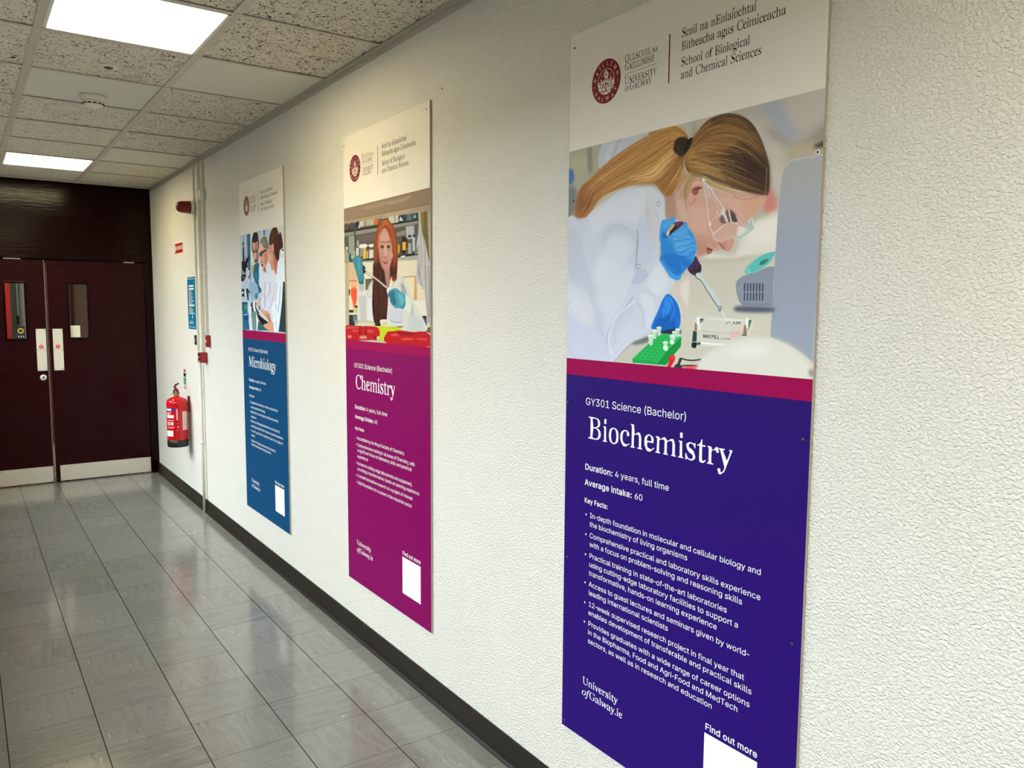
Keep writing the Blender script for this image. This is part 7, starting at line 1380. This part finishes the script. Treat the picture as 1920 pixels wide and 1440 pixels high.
t=thing('alarm_sounder',(-.02,6.30,2.312),'dark red cylindrical alarm sounder on a pale base beside the cable trunking','alarm')
MB().lathe([(.050,.0135),(.052,.020),(.050,.034)],(0,6.30,2.312),'-x',36).build('base',M['white'],t)
b=MB(); b.lathe([(.047,.034),(.046,.050),(.044,.085),(.041,.105),(.037,.112),(.034,.114),(.032,.124),(.024,.129),(.0001,.130)],(0,6.30,2.312),'-x',36); b.build('body',M['redd'],t)
b=MB()
for k in range(10):
    a=2*math.pi*k/10; b.box((-.124,6.30+.022*math.cos(a)-.002,2.312+.022*math.sin(a)-.002),(-.1298,6.30+.022*math.cos(a)+.002,2.312+.022*math.sin(a)+.002))
b.build('grille_slots',M['holem'],t)

def box_unit(loc,a,c,label,face):
    t=thing('alarm_call_point',loc,label,'call point','red alarm boxes on the right wall')
    MB().box(a,(c[0]+.003,)+c[1:],bev=.003).build('housing',M['red'],t)
    b=MB()
    for p,q,mi in face: b.box(p,q,mi)
    b.build('front_plate',[M['black'],M['labelw'],M['redd']],t)
box_unit((-.026,6.095,1.16),(-.052,6.058,1.158),(0,6.132,1.234),'red square alarm box with a dark label, lower of the two beside the blue poster',
  [((-.0535,6.068,1.170),(-.052,6.124,1.224),0),((-.0542,6.072,1.164),(-.052,6.086,1.176),1),((-.0542,6.076,1.196),(-.0535,6.118,1.202),1),((-.0542,6.088,1.206),(-.0535,6.106,1.216),2)])
box_unit((-.013,5.975,1.28),(-.026,5.953,1.278),(0,5.998,1.364),'red alarm box, upper of the two, below the nearest cable trunking',
  [((-.0272,5.958,1.292),(-.026,5.993,1.350),2),((-.0278,5.966,1.31),(-.0272,5.985,1.33),1)])
t=thing('key_switch',(-.006,6.385,1.28),'small upright black and grey key switch left of the trunking below the blue notice','switch')
b=MB(); b.box((-.010,6.365,1.279),(0,6.402,1.353),0,.001); b.build('plate',[M['black']],t)
MB().box((-.012,6.367,1.300),(-.009,6.400,1.330),0).build('grey_band',[mat('grey_plastic',(150,150,142),.4)],t)

# signs
def sign_f(x,yl,zt): return lambda u,v:(x,yl-u,zt+v)
def panel(b,f,u0,v0,u1,v1,mi): b.add([f(u0,-v0),f(u0,-v1),f(u1,-v1),f(u1,-v0)],[(0,1,2,3)],mi)
t=thing('fire_point_sign',(-.002,6.86,2.0),'small red Fire Point sign with white lettering, left of the cable trunking','sign')
MB().box((-.003,6.715,2.0),(-.0005,7.0,2.089)).build('sign_board',M['labelw'],t)
b=MB(); f=sign_f(-.0033,7.0,2.089); panel(b,f,.008,.006,.277,.083,0); b.build('red_face',M['signred'],t,fix=False)
b=MB(); f=sign_f(-.0037,7.0,2.089)
panel(b,f,.016,.016,.024,.072,0); panel(b,f,.03,.016,.036,.03,0); b.flat([[(.040,-.030),(.052,-.022),(.060,-.040),(.056,-.068),(.040,-.068),(.036,-.050)]],f,0)
text(b,f,('b','Fire Point'),.078,.268,.058,.034); b.build('lettering',M['wink'],t,fix=False)

t=thing('fire_action_notice',(-.002,6.49,1.4),'tall narrow teal notice with rows of white text, partly behind the trunking','notice')
MB().box((-.003,6.365,1.397),(-.0005,6.605,1.80)).build('notice_board',M['teal'],t)
b=MB(); f=sign_f(-.0034,6.605,1.80)
panel(b,f,.01,.012,.23,.016,0); panel(b,f,.01,.385,.23,.389,0)
rr=random.Random(3)
for v,hh,n in ((.062,.014,1),(.085,.014,1)):
    panel(b,f,.045,v,.205,v+hh,0)
v=.108
while v<.365:
    if .205<v<.222: panel(b,f,.04,v,.21,v+.012,0); v+=.02; continue
    if .285<v<.335: v+=.008; continue
    u=.042
    end=.12+rr.random()*.09
    while u<end:
        w_=.008+rr.random()*.02; panel(b,f,u,v,min(u+w_,end),v+.0034,0); u+=w_+.004
    v+=.0088
panel(b,f,.036,.282,.215,.285,0); panel(b,f,.13,.292,.142,.322,0); b.flat([[(.05,-.35),(.07,-.35),(.07,-.358),(.05,-.358)]],f,0)
b.build('lettering',M['labelw'],t,fix=False)

t=thing('extinguisher_label_sign',(-.002,6.79,.895),'narrow upright label with red, navy and green bands above the extinguisher','sign')
MB().box((-.003,6.742,.892),(-.0005,6.845,1.070)).build('sign_board',M['labelw'],t)
b=MB(); f=sign_f(-.0034,6.845,1.070)
b.flat([[(.02,-.028)]+[(.051+.031*math.cos(math.pi-k*math.pi/8),-.028+.022*math.sin(k*math.pi/8)) for k in range(9)]+[(.082,-.034),(.02,-.034)]],f,0)
panel(b,f,.012,.040,.092,.070,1); panel(b,f,.040,.046,.062,.064,3)
panel(b,f,.012,.076,.092,.136,2)
for k in range(4): panel(b,f,.030,.080+k*.014,.084,.0825+k*.014,3); 
panel(b,f,.012,.144,.092,.168,0)
for k,(p,q) in enumerate(((.02,.05),(.055,.085))): b.add([(x-.0003,y,z) for x,y,z in [f(p,-.150),f(p,-.160),f(q,-.160),f(q,-.150)]],[(0,1,2,3)],3)
b.build('bands',[M['signred'],M['navy'],M['green'],M['labelw']],t,fix=False)

# small marks on the wall: two screw plugs
for y,z,lb in ((6.87,1.097,'tiny grey wall plug left of the extinguisher label sign'),(2.585,2.375,'tiny dark screw hole in the wall just above the magenta poster')):
    b=MB(); b.lathe([(.004,0),(.003,.0015),(.0001,.0016)],(0,y,z),'-x',10); tag(b.build('wall_plug',M['screw']),lb,'wall plug')

# ------------------------------------------------------------------ fire extinguisher
ex,ey=-.098,6.665; zb=.452; r=.078
t=thing('fire_extinguisher',(ex,ey,zb),'red fire extinguisher with black base hung low on the wall beside the maroon doors','fire extinguisher')
b=MB(); b.lathe([(r-.001,.055),(r,.06),(r,.352),(r-.002,.366),(r-.010,.380),(r-.028,.391),(r-.050,.398),(.020,.401),(.020,.412),(.0001,.412)],(ex,ey,zb),n=56); b.build('cylinder',M['extred'],t)
b=MB(); b.lathe([(.0001,.004),(r-.012,.004),(r-.003,0),(r+.001,.004),(r+.002,.010),(r+.002,.056),(r-.001,.060)],(ex,ey,zb),n=56); b.build('base_skirt',M['black'],t)
b=MB(); b.lathe([(.018,.406),(.018,.420),(.013,.424),(.013,.438),(.0001,.438)],(ex,ey,zb),n=24); b.box((ex-.030,ey-.009,zb+.422),(ex+.012,ey+.009,zb+.440),bev=.002)
o=b.build('valve_head',M['brass'],t)
b=MB(); b.tube([(ex+.004,ey,zb+.410),(ex+.012,ey,zb+.428),(ex+.008,ey,zb+.448),(ex-.004,ey,zb+.463),(ex-.012,ey,zb+.478),(ex-.006,ey,zb+.494),(ex+.012,ey,zb+.503),(ex+.022,ey,zb+.506)],[.011,.011,.010,.009,.010,.009,.007,.004],12); b.build('squeeze_handle',M['redd'],t)
b=MB(); b.tube([(ex-.012,ey-.002,zb+.458),(ex-.020,ey-.002,zb+.440),(ex-.024,ey-.002,zb+.428)],.008,10); b.build('trigger_lever',M['black'],t)
b=MB(); b.tube([(ex+.020+.014*math.cos(a),ey-.010,zb+.474+.014*math.sin(a)) for a in [2*math.pi*k/20 for k in range(20)]],.0013,6,closed=True); b.build('pin_ring',M['chrome'],t)
b=MB(); b.lathe([(.0001,0),(.011,0),(.012,.006),(.012,.014),(.0001,.014)],(ex-.028,ey-.004,zb+.431),'-x',20); b.build('pressure_gauge',M['steel'],t)
b=MB(); b.tube([(ex+.006,ey+.012,zb+.428),(ex+.020,ey+.06,zb+.413),(ex+.024,ey+.088,zb+.38),(ex+.022,ey+.089,zb+.2),(ex+.020,ey+.088,zb+.08)],[.008,.008,.008,.008,.011],12); b.build('hose',M['black'],t)
b=MB(); b.box((-.012,ey-.018,zb+.27),(.002,ey+.018,zb+.40)); b.box((-.030,ey-.012,zb+.33),(-.008,ey+.012,zb+.345)); b.build('wall_bracket',M['redd'],t)
def wrap(b,a0,a1,z0,z1,mi,off=.0006,n=8):
    vs=[];fs=[]
    for k in range(n+1):
        a=math.radians(a0+(a1-a0)*k/n)
        for z in (z0,z1): vs.append((ex+(r+off)*math.cos(a),ey+(r+off)*math.sin(a),zb+z))
    for k in range(n): fs.append((2*k,2*k+2,2*k+3,2*k+1))
    b.add(vs,fs,mi,True)
# the side facing the viewer is at about 255 degrees; left of the picture = smaller angle
b=MB(); V=257
wrap(b,V-76,V-12,.293,.317,2); wrap(b,V-70,V-32,.296,.311,0,.0011)
for z0,z1,a0,a1 in ((.276,.282,-68,-34),(.265,.269,-66,-44),(.237,.2615,-66,-18),(.215,.219,-66,-18),(.180,.204,-62,-46),(.180,.204,-40,-22),(.162,.165,-64,-14),(.155,.156,-64,-20)): wrap(b,V+a0,V+a1,z0,z1,0)
wrap(b,V-58,V-50,.187,.197,1,.0011); wrap(b,V-36,V-32,.182,.202,1,.0011)
wrap(b,V-4,V+4,.219,.311,3); wrap(b,V-2,V+2,.230,.304,0,.0011); wrap(b,V-8,V+8,.190,.192,3); wrap(b,V-6,V+6,.138,.141,3); wrap(b,V,V+6,.162,.171,0)
wrap(b,V+30,V+66,.138,.287,4,.0008); 
for k in range(9): wrap(b,V+36,V+60,.147+k*.016,.150+k*.016,3,.0012)
wrap(b,V-74,V-24,.090,.136,0,.0008); wrap(b,V-66,V-34,.107,.118,5,.0012)
b.build('labels',[M['labelw'],M['signred'],M['lblue'],M['labelp'],print_mat('pale_pink_label',(236,214,206)),print_mat('pale_blue_label',(196,216,222))],t)

# ------------------------------------------------------------------ light
def area(name,loc,rot,sx,sy,power,color,spread=180):
    l=bpy.data.lights.new(name,'AREA'); l.shape='RECTANGLE'; l.size=sx; l.size_y=sy; l.energy=power; l.color=color; l.spread=math.radians(spread)
    o=bpy.data.objects.new(name,l); COL.objects.link(o); o.location=loc; o.rotation_euler=rot; return o
EXPO=0.44; WORLD=.35
# sky light falling through the window band of the left wall, from above
area('daylight',(XL-1.1,3.4,3.0),(0,math.radians(-50),0),2.4,13.5,1080,(.92,.95,1.0))
area('far_wall_fill',(XL-1.1,8.3,3.0),(0,math.radians(-50),0),2.4,4.0,270,(.92,.95,1.0))  # added fill, no source of its own: brightens the wall by the doors
# unseen lamp added to brighten the corridor beyond the doors
area('lobby_light',(-1.6,9.2,H-.02),(0,0,0),.6,.6,45,(1,.9,.75))

wd=bpy.data.worlds.new('daylight'); S.world=wd; wd.use_nodes=True
bg=wd.node_tree.nodes['Background']; bg.inputs[0].default_value=(.75,.85,1,1); bg.inputs[1].default_value=WORLD

# ------------------------------------------------------------------ camera
cam=bpy.data.cameras.new('camera'); co=bpy.data.objects.new('camera',cam); COL.objects.link(co); S.camera=co
FPX,yaw,pitch,roll=1473.73,.6115,-.0958,.0066
cam.sensor_fit='HORIZONTAL'; cam.sensor_width=36; cam.lens=FPX/1920*36; cam.clip_start=.02; cam.clip_end=60
f=Vector((math.sin(yaw)*math.cos(pitch),math.cos(yaw)*math.cos(pitch),math.sin(pitch))); rr_=Vector((math.cos(yaw),-math.sin(yaw),0)); u=rr_.cross(f)
c,s=math.cos(roll),math.sin(roll); X=rr_*c+u*s; Yv=-rr_*s+u*c; Z=-f
co.matrix_world=Matrix(((X.x,Yv.x,Z.x,-1.4906),(X.y,Yv.y,Z.y,0),(X.z,Yv.z,Z.z,1.5733),(0,0,0,1)))
S.view_settings.view_transform='Standard'; S.view_settings.look='None'; S.view_settings.gamma=1; S.view_settings.exposure=EXPO; S.view_settings.use_curve_mapping=False
